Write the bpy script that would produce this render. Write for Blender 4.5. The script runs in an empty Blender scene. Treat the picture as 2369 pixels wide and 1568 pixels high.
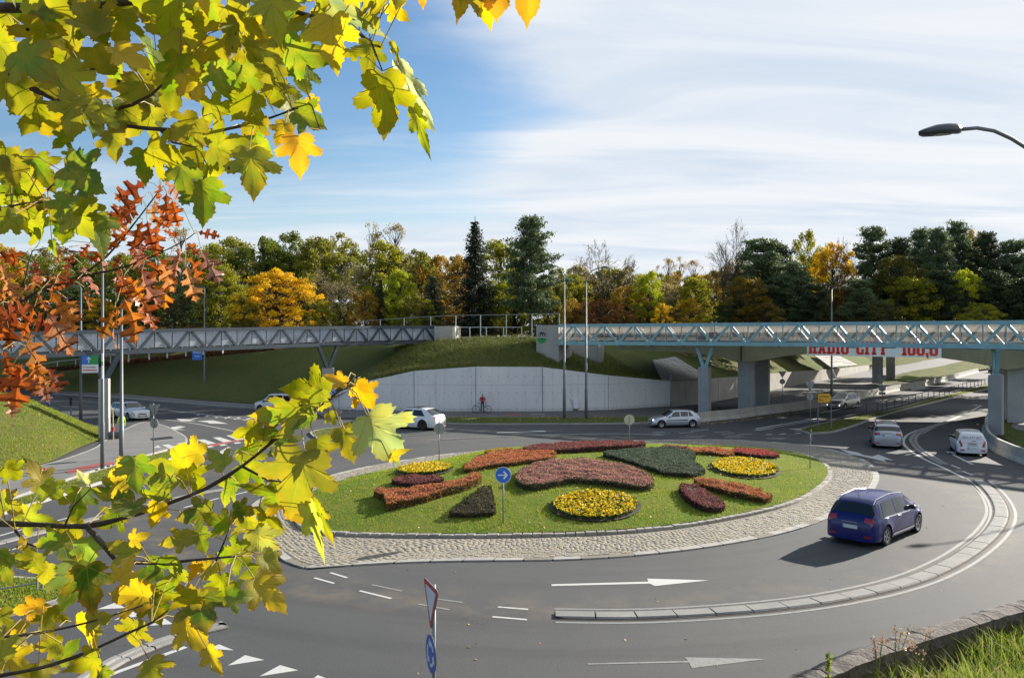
import bpy, bmesh, math, random
import numpy as np
from mathutils import Vector, Matrix, Quaternion, noise as mnoise
PI = math.pi
sc = bpy.context.scene
C = sc.collection
# ------------------------------------------------------------------ camera, sky, sun, exposure
FP, CU, CV, EYE = 1875.0, 1184.5, 784.0, 7.0
cam = bpy.data.objects.new('camera', bpy.data.cameras.new('camera'))
C.objects.link(cam); sc.camera = cam
cam.location = (0, 0, EYE); cam.rotation_euler = (PI/2, 0, 0)
cam.data.sensor_width = 36.0; cam.data.lens = 36.0*FP/2369.0
cam.data.clip_end = 6000; cam.data.clip_start = 0.05
SUN_AZ = math.atan2(0.757, 0.653); SUN_EL = math.radians(21)
sd = Vector((math.sin(SUN_AZ)*math.cos(SUN_EL), math.cos(SUN_AZ)*math.cos(SUN_EL), math.sin(SUN_EL)))
sl = bpy.data.lights.new('sun', 'SUN'); sl.energy = 5.0; sl.angle = math.radians(0.5); sl.color = (1.0, 0.93, 0.82)
sun = bpy.data.objects.new('sun', sl); C.objects.link(sun)
sun.rotation_euler = sd.to_track_quat('Z', 'Y').to_euler()
vs = sc.view_settings
vs.view_transform = 'Standard'; vs.look = 'None'; vs.gamma = 1.0; vs.use_curve_mapping = False; vs.exposure = 1.22
W = bpy.data.worlds.new("World"); sc.world = W; W.use_nodes = True
def sky():
    nt = W.node_tree; N = nt.nodes; L = nt.links; N.clear()
    out = N.new('ShaderNodeOutputWorld'); bg = N.new('ShaderNodeBackground')
    st = N.new('ShaderNodeTexSky'); st.sky_type = 'NISHITA'; st.sun_disc = False
    st.sun_elevation = SUN_EL; st.sun_rotation = SUN_AZ; st.air_density = 1.0; st.dust_density = 0.6; st.ozone_density = 1.0
    bg.inputs['Strength'].default_value = 0.075
    tc = N.new('ShaderNodeTexCoord'); sep = N.new('ShaderNodeSeparateXYZ'); L.new(tc.outputs['Generated'], sep.inputs[0])
    def mth(op, a, b=None, c=None):
        m = N.new('ShaderNodeMath'); m.operation = op
        for i, x in enumerate((a, b, c)):
            if x is None: continue
            if isinstance(x, (int, float)): m.inputs[i].default_value = x
            else: L.new(x, m.inputs[i])
        return m.outputs[0]
    def mr(x, a, b, c=0., d=1.):
        m = N.new('ShaderNodeMapRange'); m.interpolation_type = 'SMOOTHSTEP'
        L.new(x, m.inputs[0])
        for i, q in zip((1, 2, 3, 4), (a, b, c, d)): m.inputs[i].default_value = q
        return m.outputs[0]
    zz = mth('ADD', mth('MAXIMUM', sep.outputs[2], 0.0), 0.10)
    px = mth('DIVIDE', sep.outputs[0], zz); py = mth('DIVIDE', sep.outputs[1], zz)
    cb = N.new('ShaderNodeCombineXYZ'); L.new(px, cb.inputs[0]); L.new(py, cb.inputs[1])
    mp = N.new('ShaderNodeMapping'); L.new(cb.outputs[0], mp.inputs[0])
    mp.inputs['Rotation'].default_value = (0, 0, math.radians(-24)); mp.inputs['Scale'].default_value = (0.30, 1.0, 1); mp.inputs['Location'].default_value = (1.3, 0.4, 0)
    n1 = N.new('ShaderNodeTexNoise'); n1.inputs['Scale'].default_value = 0.85; n1.inputs['Detail'].default_value = 7; n1.inputs['Roughness'].default_value = 0.56; n1.inputs['Distortion'].default_value = 0.5
    L.new(mp.outputs[0], n1.inputs[0])
    n2 = N.new('ShaderNodeTexNoise'); n2.inputs['Scale'].default_value = 1.9; n2.inputs['Detail'].default_value = 7; n2.inputs['Roughness'].default_value = 0.55; n2.inputs['Distortion'].default_value = 0.9
    L.new(mp.outputs[0], n2.inputs[0])
    # broad cloud sheet: thick to the right and low, a clearer stretch of blue high on the left
    s = mth('ADD', mth('MULTIPLY', n1.outputs[0], 0.9), mth('MULTIPLY', n2.outputs[0], 0.42))
    # u = azimuth tangent x/y, w = elevation
    sx = sep.outputs[0]; sz = sep.outputs[2]
    bias = mth('ADD', mth('MULTIPLY', mr(mth('ADD', sx, mth('MULTIPLY', sz, 0.35)), -0.02, 0.30), 0.62), mth('MULTIPLY', mr(mth('ADD', sz, mth('MULTIPLY', sx, -0.10)), 0.255, 0.10), 0.52))
    dens = mr(mth('ADD', s, bias), 0.64, 1.06)
    haze = mr(sz, 0.20, 0.02, 0.0, 0.85)
    dens = mth('MAXIMUM', mth('MULTIPLY', dens, 0.97), haze)
    shade = N.new('ShaderNodeMix'); shade.data_type = 'RGBA'
    L.new(mr(n2.outputs[0], 0.30, 0.68), shade.inputs[0])
    shade.inputs[6].default_value = (3.75, 4.3, 5.0, 1); shade.inputs[7].default_value = (5.15, 5.3, 5.5, 1)
    hs = N.new('ShaderNodeHueSaturation'); hs.inputs['Saturation'].default_value = 1.30; hs.inputs['Value'].default_value = 0.86; hs.inputs['Hue'].default_value = 0.503
    L.new(st.outputs[0], hs.inputs['Color'])
    mx = N.new('ShaderNodeMix'); mx.data_type = 'RGBA'
    L.new(dens, mx.inputs[0]); L.new(hs.outputs[0], mx.inputs[6]); L.new(shade.outputs[2], mx.inputs[7])
    L.new(mx.outputs[2], bg.inputs['Color']); L.new(bg.outputs[0], out.inputs[0])
sky()

# ------------------------------------------------------------------ helpers
R = random.Random(7)
def g(u, v, z=0.0):
    Y = FP*(EYE-z)/(v-CV)
    return Vector(((u-CU)/FP*Y, Y, z))
def at(u, v, Y):
    return Vector(((u-CU)/FP*Y, Y, EYE-(v-CV)/FP*Y))
def tag(o, label=None, cat=None, group=None, kind=None):
    if label: o['label'] = label
    if cat: o['category'] = cat
    if group: o['group'] = group
    if kind: o['kind'] = kind
    return o
ORG = {}
def thing(name, label, cat, loc=(0, 0, 0), rz=0.0, group=None):
    o = bpy.data.objects.new(name, None); C.objects.link(o)
    o.location = loc; o.rotation_euler = (0, 0, rz); o.empty_display_size = .3
    ORG[o.name] = Vector(loc)
    return tag(o, label, cat, group)
def link(name, me, parent=None, loc=None):
    o = bpy.data.objects.new(name, me); C.objects.link(o)
    if parent: o.parent = parent
    if loc is not None: o.location = loc
    return o
def kids(o): return [c for c in bpy.data.objects if c.parent == o]
def dup(root, loc, rz=0.0, label=None, sc_=None, color=None, tree=None):
    tree = tree or tree_of(root)
    def cp(n, par):
        o, ch = n
        c = o.copy(); C.objects.link(c)
        if par: c.parent = par
        if color is not None: c.color = color
        for q in ch: cp(q, c)
        return c
    r = cp(tree, None); r.location = loc; r.rotation_euler = (0, 0, rz)
    if sc_ is not None: r.scale = sc_
    if label: r['label'] = label
    ORG[r.name] = Vector(loc)
    return r
def tree_of(o): return (o, [tree_of(c) for c in o.children])
class MB:
    def __init__(s): s.v = []; s.f = []; s.m = []; s.cm = 0
    def add(s, vs, fs, m=None):
        n = len(s.v); s.v.extend([tuple(p) for p in vs]); s.f.extend([tuple(i+n for i in f) for f in fs])
        s.m.extend([s.cm if m is None else m]*len(fs)); return s
    def box(s, c, d, rz=0.0, rx=0.0, ry=0.0, m=None, bev=0.0):
        x, y, z = d[0]/2, d[1]/2, d[2]/2
        M_ = Matrix.Rotation(rz, 3, 'Z') @ Matrix.Rotation(ry, 3, 'Y') @ Matrix.Rotation(rx, 3, 'X'); c = Vector(c)
        if bev <= 0:
            vs = [c+M_@Vector((a*x, b*y, e*z)) for e in (-1, 1) for b in (-1, 1) for a in (-1, 1)]
            return s.add(vs, [(0, 2, 3, 1), (4, 5, 7, 6), (0, 1, 5, 4), (2, 6, 7, 3), (0, 4, 6, 2), (1, 3, 7, 5)], m)
        b = bev
        vs = [c+M_@Vector((a*x, q*y, -z)) for q in (-1, 1) for a in (-1, 1)]+[c+M_@Vector((a*x, q*y, z-b)) for q in (-1, 1) for a in (-1, 1)]+[c+M_@Vector((a*(x-b), q*(y-b), z)) for q in (-1, 1) for a in (-1, 1)]
        fs = [(8, 9, 11, 10)]
        for o in (0, 4):
            fs += [(o, o+1, o+5, o+4), (o+1, o+3, o+7, o+5), (o+3, o+2, o+6, o+7), (o+2, o, o+4, o+6)]
        return s.add(vs, fs, m)
    def beam(s, a, b, w, h, m=None, up=(0, 0, 1)):
        a, b = Vector(a), Vector(b); d = (b-a).normalized(); up = Vector(up)
        sdv = d.cross(up)
        if sdv.length < 1e-4: sdv = Vector((1, 0, 0))
        sdv.normalize(); u2 = sdv.cross(d)
        vs = [p+sdv*(i*w/2)+u2*(j*h/2) for p in (a, b) for i, j in ((-1, -1), (1, -1), (1, 1), (-1, 1))]
        return s.add(vs, [(0, 3, 2, 1), (4, 5, 6, 7), (0, 1, 5, 4), (1, 2, 6, 5), (2, 3, 7, 6), (3, 0, 4, 7)], m)
    def tube(s, pts, r, seg=8, m=None, cap=True):
        pts = [Vector(p) for p in pts]; n = len(pts)
        rs = r if isinstance(r, (list, tuple)) else [r]*n
        t0 = (pts[1]-pts[0]).normalized()
        ax = t0.orthogonal().normalized(); vs = []
        for i, p in enumerate(pts):
            t = (pts[min(i+1, n-1)]-pts[max(i-1, 0)]).normalized()
            ax = (ax-t*ax.dot(t));  ax = ax.normalized() if ax.length > 1e-5 else t.orthogonal().normalized()
            bx = t.cross(ax)
            for k in range(seg):
                a = 2*PI*k/seg; vs.append(p+(ax*math.cos(a)+bx*math.sin(a))*rs[i])
        fs = [(i*seg+k, i*seg+(k+1) % seg, (i+1)*seg+(k+1) % seg, (i+1)*seg+k) for i in range(n-1) for k in range(seg)]
        if cap: fs += [tuple(range(seg))[::-1], tuple((n-1)*seg+k for k in range(seg))]
        return s.add(vs, fs, m)
    def prism(s, poly, z0, z1, m=None, bottom=False):
        n = len(poly)
        zz0 = z0 if isinstance(z0, (list, tuple)) else [z0]*n; zz1 = z1 if isinstance(z1, (list, tuple)) else [z1]*n
        ar = sum(poly[i][0]*poly[(i+1) % n][1]-poly[(i+1) % n][0]*poly[i][1] for i in range(n))
        idx = list(range(n)) if ar > 0 else list(range(n))[::-1]
        vs = [(poly[i][0], poly[i][1], zz0[i]) for i in idx]+[(poly[i][0], poly[i][1], zz1[i]) for i in idx]
        fs = [tuple(range(n, 2*n))]+[(i, (i+1) % n, n+(i+1) % n, n+i) for i in range(n)]
        if bottom: fs.append(tuple(range(n))[::-1])
        return s.add(vs, fs, m)
    def disc(s, c, nrm, r, t=.02, seg=24, m=None, mr=None):
        c = Vector(c); nrm = Vector(nrm).normalized(); a = nrm.orthogonal().normalized()
        if abs(nrm.z) < .9: a = Vector((0, 0, 1)).cross(nrm).normalized()
        b = nrm.cross(a)
        vs = [c+nrm*q*t/2+(a*math.cos(2*PI*k/seg)+b*math.sin(2*PI*k/seg))*r for q in (-1, 1) for k in range(seg)]
        return s.add(vs, [tuple(range(seg))[::-1], tuple(range(seg, 2*seg))]+[(k, (k+1) % seg, seg+(k+1) % seg, seg+k) for k in range(seg)], m)
    def build(s, name, mats, parent=None, smooth=False, local=False):
        me = bpy.data.meshes.new(name)
        vs = s.v
        if parent is not None and not local:
            p = parent
            while p.parent: p = p.parent
            o = ORG.get(p.name, Vector((0, 0, 0))); vs = [(a-o.x, b-o.y, c-o.z) for a, b, c in vs]
        me.from_pydata(vs, [], s.f)
        if not isinstance(mats, (list, tuple)): mats = [mats]
        for m in mats: me.materials.append(m)
        if len(mats) > 1: me.polygons.foreach_set('material_index', s.m)
        if smooth: me.polygons.foreach_set('use_smooth', [True]*len(me.polygons))
        me.update()
        return link(name, me, parent)
def npmesh(name, V, F, mat, nper=4, attrs=None, smooth=False):
    me = bpy.data.meshes.new(name); V = np.asarray(V, dtype=np.float32).reshape(-1, 3); F = np.asarray(F, dtype=np.int32).reshape(-1, nper)
    me.vertices.add(len(V)); me.vertices.foreach_set('co', V.ravel())
    me.loops.add(F.size); me.loops.foreach_set('vertex_index', F.ravel())
    me.polygons.add(len(F)); me.polygons.foreach_set('loop_start', np.arange(0, F.size, nper, dtype=np.int32))
    try: me.polygons.foreach_set('loop_total', np.full(len(F), nper, dtype=np.int32))
    except Exception: pass
    if smooth: me.polygons.foreach_set('use_smooth', np.ones(len(F), dtype=bool))
    for m in (mat if isinstance(mat, (list, tuple)) else [mat]): me.materials.append(m)
    me.update(calc_edges=True); me.validate()
    for k, a in (attrs or {}).items():
        at_ = me.attributes.new(k, 'FLOAT', 'POINT'); at_.data.foreach_set('value', np.asarray(a, dtype=np.float32))
    return me
def cards(P, size, rng, up=0.0, aspect=1.0, nrm=None, nj=.6):
    """quads at P with random orientation; up>0 pushes the normals upward; returns V,F"""
    n = len(P); Nn = rng.normal(size=(n, 3))
    if nrm is not None: Nn = Nn*nj+nrm
    Nn[:, 2] += up; Nn /= np.linalg.norm(Nn, axis=1)[:, None]
    A = rng.normal(size=(n, 3)); A -= Nn*(A*Nn).sum(1)[:, None]; A /= np.linalg.norm(A, axis=1)[:, None]
    B = np.cross(Nn, A); s = (np.asarray(size)*np.ones(n)*rng.uniform(.7, 1.3, n))[:, None]/2
    A = A*s*aspect; B = B*s
    V = np.stack([P-A, P-B*.9, P+A, P+B*.9], 1).reshape(-1, 3)
    return V, np.arange(4*n).reshape(-1, 4)

# ------------------------------------------------------------------ materials
def newmat(name):
    m = bpy.data.materials.new(name); m.use_nodes = True; return m, m.node_tree.nodes, m.node_tree.links, m.node_tree.nodes['Principled BSDF']
def tex(N, L, kind, src, scale, detail=4, rough=.55, dist=0.0):
    t = N.new(kind); L.new(src, t.inputs['Vector']); t.inputs['Scale'].default_value = scale
    if 'Detail' in t.inputs: t.inputs['Detail'].default_value = detail
    if kind == 'ShaderNodeTexNoise': t.inputs['Roughness'].default_value = rough; t.inputs['Distortion'].default_value = dist
    return t
def mixc(N, L, fac, a, b, bt='MIX'):
    m = N.new('ShaderNodeMix'); m.data_type = 'RGBA'; m.blend_type = bt
    for i, x in ((0, fac), (6, a), (7, b)):
        if isinstance(x, (int, float)): m.inputs[i].default_value = x
        elif isinstance(x, (tuple, list)): m.inputs[i].default_value = (*x[:3], 1)
        else: L.new(x, m.inputs[i])
    return m.outputs[2]
def rng_(N, L, x, a, b, c=0., d=1.):
    m = N.new('ShaderNodeMapRange'); L.new(x, m.inputs[0])
    for i, q in zip((1, 2, 3, 4), (a, b, c, d)): m.inputs[i].default_value = q
    return m.outputs[0]
def mat(name, col, rough=.7, metal=0., col2=None, vs=.8, v=(.35, .65), bump=0., bs=30., spec=.5, coat=0., coords='Object', fine=0., fs=90., emit=None):
    m, N, L, P = newmat(name)
    tc = N.new('ShaderNodeTexCoord'); src = tc.outputs[coords]
    if coords == 'World': src = None
    c = None
    if col2 is not None:
        t = tex(N, L, 'ShaderNodeTexNoise', src, vs, 6, .62); c = mixc(N, L, rng_(N, L, t.outputs[0], *v), col, col2)
    if fine > 0:
        t = tex(N, L, 'ShaderNodeTexNoise', src, fs, 2, .7); f = rng_(N, L, t.outputs[0], .3, .7, 1-fine, 1+fine)
        cb = N.new('ShaderNodeCombineXYZ'); [L.new(f, cb.inputs[i]) for i in range(3)]
        c = mixc(N, L, 1.0, c if c is not None else col, cb.outputs[0], 'MULTIPLY')
    if c is not None: L.new(c, P.inputs['Base Color'])
    else: P.inputs['Base Color'].default_value = (*col, 1)
    P.inputs['Roughness'].default_value = rough; P.inputs['Metallic'].default_value = metal
    P.inputs['Specular IOR Level'].default_value = spec; P.inputs['Coat Weight'].default_value = coat; P.inputs['Coat Roughness'].default_value = .03
    if bump > 0:
        t = tex(N, L, 'ShaderNodeTexNoise', src, bs, 4, .6); b = N.new('ShaderNodeBump'); b.inputs['Strength'].default_value = bump
        b.inputs['Distance'].default_value = .02; L.new(t.outputs[0], b.inputs['Height']); L.new(b.outputs[0], P.inputs['Normal'])
    if emit: P.inputs['Emission Color'].default_value = (*emit[0], 1); P.inputs['Emission Strength'].default_value = emit[1]
    return m
def asphalt():
    m, N, L, P = newmat('asphalt'); tc = N.new('ShaderNodeTexCoord'); src = tc.outputs['Object']
    a = tex(N, L, 'ShaderNodeTexNoise', src, .07, 5, .6, .6); b = tex(N, L, 'ShaderNodeTexNoise', src, .8, 6, .65); c = tex(N, L, 'ShaderNodeTexNoise', src, 34., 3, .75)
    col = mixc(N, L, rng_(N, L, a.outputs[0], .38, .64), (.049, .052, .054), (.069, .070, .070))
    col = mixc(N, L, rng_(N, L, b.outputs[0], .62, .85, 0, .5), col, (.125, .110, .088))
    f = rng_(N, L, c.outputs[0], .3, .7, 0.5, 1.55); cb = N.new('ShaderNodeCombineXYZ'); [L.new(f, cb.inputs[i]) for i in range(3)]
    col = mixc(N, L, 1.0, col, cb.outputs[0], 'MULTIPLY')
    def mt(op, a, b=0.):
        q = N.new('ShaderNodeMath'); q.operation = op
        for i, x in enumerate((a, b)):
            if isinstance(x, (int, float)): q.inputs[i].default_value = x
            else: L.new(x, q.inputs[i])
        return q.outputs[0]
    # tyre polished tracks round the island and dirt swept against the divider
    sp = N.new('ShaderNodeSeparateXYZ'); L.new(src, sp.inputs[0]); dx = mt('SUBTRACT', sp.outputs[0], 2.2); dy = mt('SUBTRACT', sp.outputs[1], 39.5); rad = mt('SQRT', mt('ADD', mt('MULTIPLY', dx, dx), mt('MULTIPLY', dy, dy)))
    cr_ = N.new('ShaderNodeCombineXYZ'); L.new(rad, cr_.inputs[0]); L.new(mt('MULTIPLY', mt('ARCTAN2', dy, dx), 1.2), cr_.inputs[1])
    tr = tex(N, L, 'ShaderNodeTexNoise', cr_.outputs[0], .9, 4, .6); near = rng_(N, L, rad, 24., 30., 1., 0.); col = mixc(N, L, mt('MULTIPLY', rng_(N, L, tr.outputs[0], .48, .70), mt('MULTIPLY', near, .55)), col, (.035, .035, .036))
    dirt = mt('MULTIPLY', mt('MULTIPLY', rng_(N, L, rad, 16.8, 18.3), rng_(N, L, rad, 19.6, 18.9)), rng_(N, L, b.outputs[0], .42, .62, 0., .7)); col = mixc(N, L, dirt, col, (.120, .102, .078))
    oil = tex(N, L, 'ShaderNodeTexNoise', src, .33, 3, .5); col = mixc(N, L, rng_(N, L, oil.outputs[0], .66, .74, 0., .35), col, (.035, .035, .035))
    # dark sealed cracks
    vr = N.new('ShaderNodeTexVoronoi'); vr.feature = 'DISTANCE_TO_EDGE'; vr.inputs['Scale'].default_value = .11
    wn = tex(N, L, 'ShaderNodeTexNoise', src, .5, 4, .6); ad = N.new('ShaderNodeVectorMath'); ad.operation = 'ADD'
    L.new(src, ad.inputs[0]); sc1 = N.new('ShaderNodeVectorMath'); sc1.operation = 'SCALE'; L.new(wn.outputs['Color'], sc1.inputs[0]); sc1.inputs['Scale'].default_value = 3.5
    L.new(sc1.outputs[0], ad.inputs[1]); L.new(ad.outputs[0], vr.inputs['Vector'])
    mk = rng_(N, L, b.outputs[0], .45, .6); cr = rng_(N, L, vr.outputs['Distance'], .0018, .0042, .5, 0.)
    mm = N.new('ShaderNodeMath'); mm.operation = 'MULTIPLY'; L.new(mk, mm.inputs[0]); L.new(cr, mm.inputs[1])
    col = mixc(N, L, mm.outputs[0], col, (.03, .03, .03))
    L.new(col, P.inputs['Base Color']); P.inputs['Roughness'].default_value = .82; P.inputs['Specular IOR Level'].default_value = .35
    bp = N.new('ShaderNodeBump'); bp.inputs['Strength'].default_value = .5; bp.inputs['Distance'].default_value = .01; L.new(c.outputs[0], bp.inputs['Height']); L.new(bp.outputs[0], P.inputs['Normal'])
    return m
def paintmat(name, col, wear=.5, ws=6.):
    """road paint worn away in patches, showing grey asphalt"""
    m, N, L, P = newmat(name); tc = N.new('ShaderNodeTexCoord'); src = tc.outputs['Object']
    a = tex(N, L, 'ShaderNodeTexNoise', src, ws, 7, .75); c = tex(N, L, 'ShaderNodeTexNoise', src, 60., 2, .6)
    col_ = mixc(N, L, rng_(N, L, a.outputs[0], wear, wear+.12), col, (.12, .12, .115))
    col_ = mixc(N, L, rng_(N, L, c.outputs[0], .55, .7, 0, .35), col_, (.2, .2, .19))
    L.new(col_, P.inputs['Base Color']); P.inputs['Roughness'].default_value = .7
    return m
def grassmat(name, a, b, c, s=.35, bump=.9):
    m, N, L, P = newmat(name); tc = N.new('ShaderNodeTexCoord'); src = tc.outputs['Object']
    t1 = tex(N, L, 'ShaderNodeTexNoise', src, s, 6, .6, .4); t2 = tex(N, L, 'ShaderNodeTexNoise', src, 3.1, 6, .7); t3 = tex(N, L, 'ShaderNodeTexNoise', src, 26., 3, .8)
    col = mixc(N, L, rng_(N, L, t1.outputs[0], .38, .62), a, b); col = mixc(N, L, rng_(N, L, t2.outputs[0], .5, .68, 0, .85), col, c)
    f = rng_(N, L, t3.outputs[0], .3, .7, .55, 1.5); cb = N.new('ShaderNodeCombineXYZ'); [L.new(f, cb.inputs[i]) for i in range(3)]
    col = mixc(N, L, 1.0, col, cb.outputs[0], 'MULTIPLY'); L.new(col, P.inputs['Base Color'])
    P.inputs['Roughness'].default_value = .95; P.inputs['Specular IOR Level'].default_value = .1
    bp = N.new('ShaderNodeBump'); bp.inputs['Strength'].default_value = bump; bp.inputs['Distance'].default_value = .12; L.new(t3.outputs[0], bp.inputs['Height']); L.new(bp.outputs[0], P.inputs['Normal'])
    return m
def leafmat(name, cols, trans=.45, objcol=False, attr=None, rough=.6):
    """small-leaf foliage: colour picked per leaf from a ramp, partly translucent"""
    m, N, L, P = newmat(name); gi = N.new('ShaderNodeNewGeometry'); ri = gi.outputs['Random Per Island']
    cr = N.new('ShaderNodeValToRGB'); e = cr.color_ramp.elements
    for i, c in enumerate(cols):
        p = i/max(1, len(cols)-1)
        if i < 2: e[i].position = p; e[i].color = (*c, 1)
        else: x = e.new(p); x.color = (*c, 1)
    if attr:
        an = N.new('ShaderNodeAttribute'); an.attribute_name = attr; mm = N.new('ShaderNodeMath'); mm.operation = 'MULTIPLY_ADD'; mm.use_clamp = True
        L.new(ri, mm.inputs[0]); mm.inputs[1].default_value = .45; sb = rng_(N, L, an.outputs['Fac'], 0, 1, 0, .55); L.new(sb, mm.inputs[2]); L.new(mm.outputs[0], cr.inputs[0])
    else: L.new(ri, cr.inputs[0])
    col = cr.outputs[0]
    if objcol:
        oi = N.new('ShaderNodeObjectInfo'); col = mixc(N, L, 1.0, col, oi.outputs['Color'], 'MULTIPLY')
    out = N['Material Output']; tr = N.new('ShaderNodeBsdfTranslucent'); mx = N.new('ShaderNodeMixShader'); mx.inputs[0].default_value = trans
    L.new(col, P.inputs['Base Color']); L.new(col, tr.inputs[0]); P.inputs['Roughness'].default_value = rough; P.inputs['Specular IOR Level'].default_value = .25
    L.new(P.outputs[0], mx.inputs[1]); L.new(tr.outputs[0], mx.inputs[2]); L.new(mx.outputs[0], out.inputs[0])
    return m
def concrete(name, a, b, s=.5, streak=True, dots=False, rough=.85):
    m, N, L, P = newmat(name); tc = N.new('ShaderNodeTexCoord'); src = tc.outputs['Object']
    t1 = tex(N, L, 'ShaderNodeTexNoise', src, s, 7, .65)
    col = mixc(N, L, rng_(N, L, t1.outputs[0], .35, .68), a, b)
    if streak:
        mp = N.new('ShaderNodeMapping'); L.new(src, mp.inputs[0]); mp.inputs['Scale'].default_value = (3.5, 3.5, .25)
        t2 = tex(N, L, 'ShaderNodeTexNoise', mp.outputs[0], 1., 5, .7); col = mixc(N, L, rng_(N, L, t2.outputs[0], .54, .76, 0, .55), col, tuple(x*.55 for x in a))
    t3 = tex(N, L, 'ShaderNodeTexNoise', src, 22, 4, .7); f = rng_(N, L, t3.outputs[0], .3, .7, .88, 1.12); cb = N.new('ShaderNodeCombineXYZ'); [L.new(f, cb.inputs[i]) for i in range(3)]
    col = mixc(N, L, 1.0, col, cb.outputs[0], 'MULTIPLY')
    L.new(col, P.inputs['Base Color']); P.inputs['Roughness'].default_value = rough; P.inputs['Specular IOR Level'].default_value = .3
    bp = N.new('ShaderNodeBump'); bp.inputs['Strength'].default_value = .35; bp.inputs['Distance'].default_value = .02; L.new(t3.outputs[0], bp.inputs['Height']); L.new(bp.outputs[0], P.inputs['Normal'])
    return m
M = {}
M['asphalt'] = asphalt()
M['pave'] = mat('pavement_asphalt', (.13, .13, .128), .85, col2=(.17, .168, .16), vs=.5, fine=.2, fs=40, bump=.2, bs=60)
M['path'] = mat('path_asphalt', (.09, .09, .088), .9, col2=(.125, .12, .11), vs=.4, fine=.25, fs=30)
M['kerb'] = concrete('kerb_stone', (.28, .27, .25), (.38, .36, .32), 1.5, False)
M['granite'] = mat('granite_sett', (.20, .185, .155), .85, col2=(.36, .34, .295), vs=1.3, v=(.3, .7), fine=.3, fs=35, bump=.4, bs=25)
M['sett'] = None
M['white'] = paintmat('road_paint_white', (.46, .46, .44), .60, 5.)
M['worn'] = paintmat('road_paint_worn', (.20, .20, .19), .50, 7.)
M['redpaint'] = paintmat('road_paint_red', (.30, .07, .06), .62, 3.)
M['grass'] = grassmat('lawn_grass', (.095, .165, .018), (.165, .195, .026), (.22, .195, .05))
M['bank'] = grassmat('bank_grass', (.085, .118, .030), (.118, .128, .040), (.155, .12, .058), .12)
M['bankl'] = grassmat('sunny_bank_grass', (.075, .105, .022), (.12, .125, .035), (.17, .13, .06), .25)
M['blade'] = leafmat('grass_blade', [(.12, .23, .014), (.20, .31, .02), (.29, .33, .03), (.40, .33, .07)], .5)
M['soil'] = mat('soil', (.05, .035, .024), .95, col2=(.09, .065, .045), vs=3, fine=.4, fs=30, bump=.8, bs=18)
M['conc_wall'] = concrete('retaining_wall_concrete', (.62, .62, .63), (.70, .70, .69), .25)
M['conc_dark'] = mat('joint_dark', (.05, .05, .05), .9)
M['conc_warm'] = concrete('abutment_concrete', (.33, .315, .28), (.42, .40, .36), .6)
M['conc_pier'] = concrete('pier_concrete', (.27, .28, .28), (.34, .34, .33), .6)
M['girder'] = concrete('girder_concrete', (.22, .205, .14), (.29, .265, .18), .5)
M['jersey'] = concrete('barrier_concrete', (.30, .29, .255), (.42, .40, .35), .7)
M['slab'] = concrete('slab_concrete', (.185, .185, .175), (.25, .245, .23), 1.2, False)
M['blue_steel'] = mat('turquoise_steel', (.17, .36, .40), .42, .0, col2=(.26, .45, .48), vs=2.2)
M['grey_steel'] = mat('dark_grey_steel', (.045, .062, .08), .42, .2, col2=(.06, .078, .095), vs=1.)
M['galv'] = mat('galvanised_steel', (.26, .27, .28), .5, .4, col2=(.22, .23, .24), vs=2.5)
M['pole'] = mat('lamp_pole_steel', (.17, .185, .20), .55, .25, col2=(.13, .14, .15), vs=1.5)
M['railw'] = mat('pale_rail_paint', (.55, .56, .55), .5, .2)
M['raild'] = mat('dark_rail_paint', (.07, .075, .08), .5, .4)
M['lampdark'] = mat('lamp_housing_dark', (.045, .055, .065), .35, .3)
M['lens'] = mat('lamp_lens', (.35, .36, .36), .15)
M['signback'] = mat('sign_back', (.33, .34, .34), .5, .5, col2=(.27, .28, .28), vs=4)
M['signwhite'] = mat('sign_white', (.72, .73, .74), .4)
M['signred'] = mat('sign_red', (.50, .035, .03), .4)
M['signblue'] = mat('sign_blue', (.02, .09, .42), .35)
M['signblue2'] = mat('sign_bright_blue', (.03, .16, .60), .35)
M['signgreen'] = mat('sign_green', (.02, .28, .07), .4)
M['signyellow'] = mat('sign_yellow', (.72, .40, .02), .4)
M['black'] = mat('black_print', (.012, .012, .014), .5)
M['bark'] = mat('bark', (.055, .042, .03), .9, col2=(.11, .09, .07), vs=9, bump=.6, bs=40)
M['barkf'] = mat('young_branch_bark', (.045, .028, .016), .75, col2=(.12, .10, .085), vs=14, v=(.5, .75), bump=.5, bs=60)
M['tyre'] = mat('tyre_rubber', (.018, .018, .019), .8)
M['rim'] = mat('alloy_rim', (.55, .56, .57), .28, .85)
M['glass'] = mat('car_glass', (.012, .016, .018), .04, spec=.8)
M['trim'] = mat('black_plastic_trim', (.02, .021, .023), .55)
M['chrome'] = mat('chrome_trim', (.7, .7, .7), .12, 1.)
M['taillight'] = mat('tail_light_red', (.33, .012, .016), .15, coat=1.)
M['headlight'] = mat('head_lamp_glass', (.50, .52, .54), .08, .4, coat=1.)
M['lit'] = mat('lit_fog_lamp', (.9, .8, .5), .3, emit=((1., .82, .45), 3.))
M['plate'] = mat('number_plate', (.62, .64, .63), .4)
M['plateblue'] = mat('number_plate_blue', (.02, .10, .42), .4)
M['skin'] = mat('skin', (.42, .25, .18), .6)
M['hair'] = mat('hair', (.05, .035, .025), .7)
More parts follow.
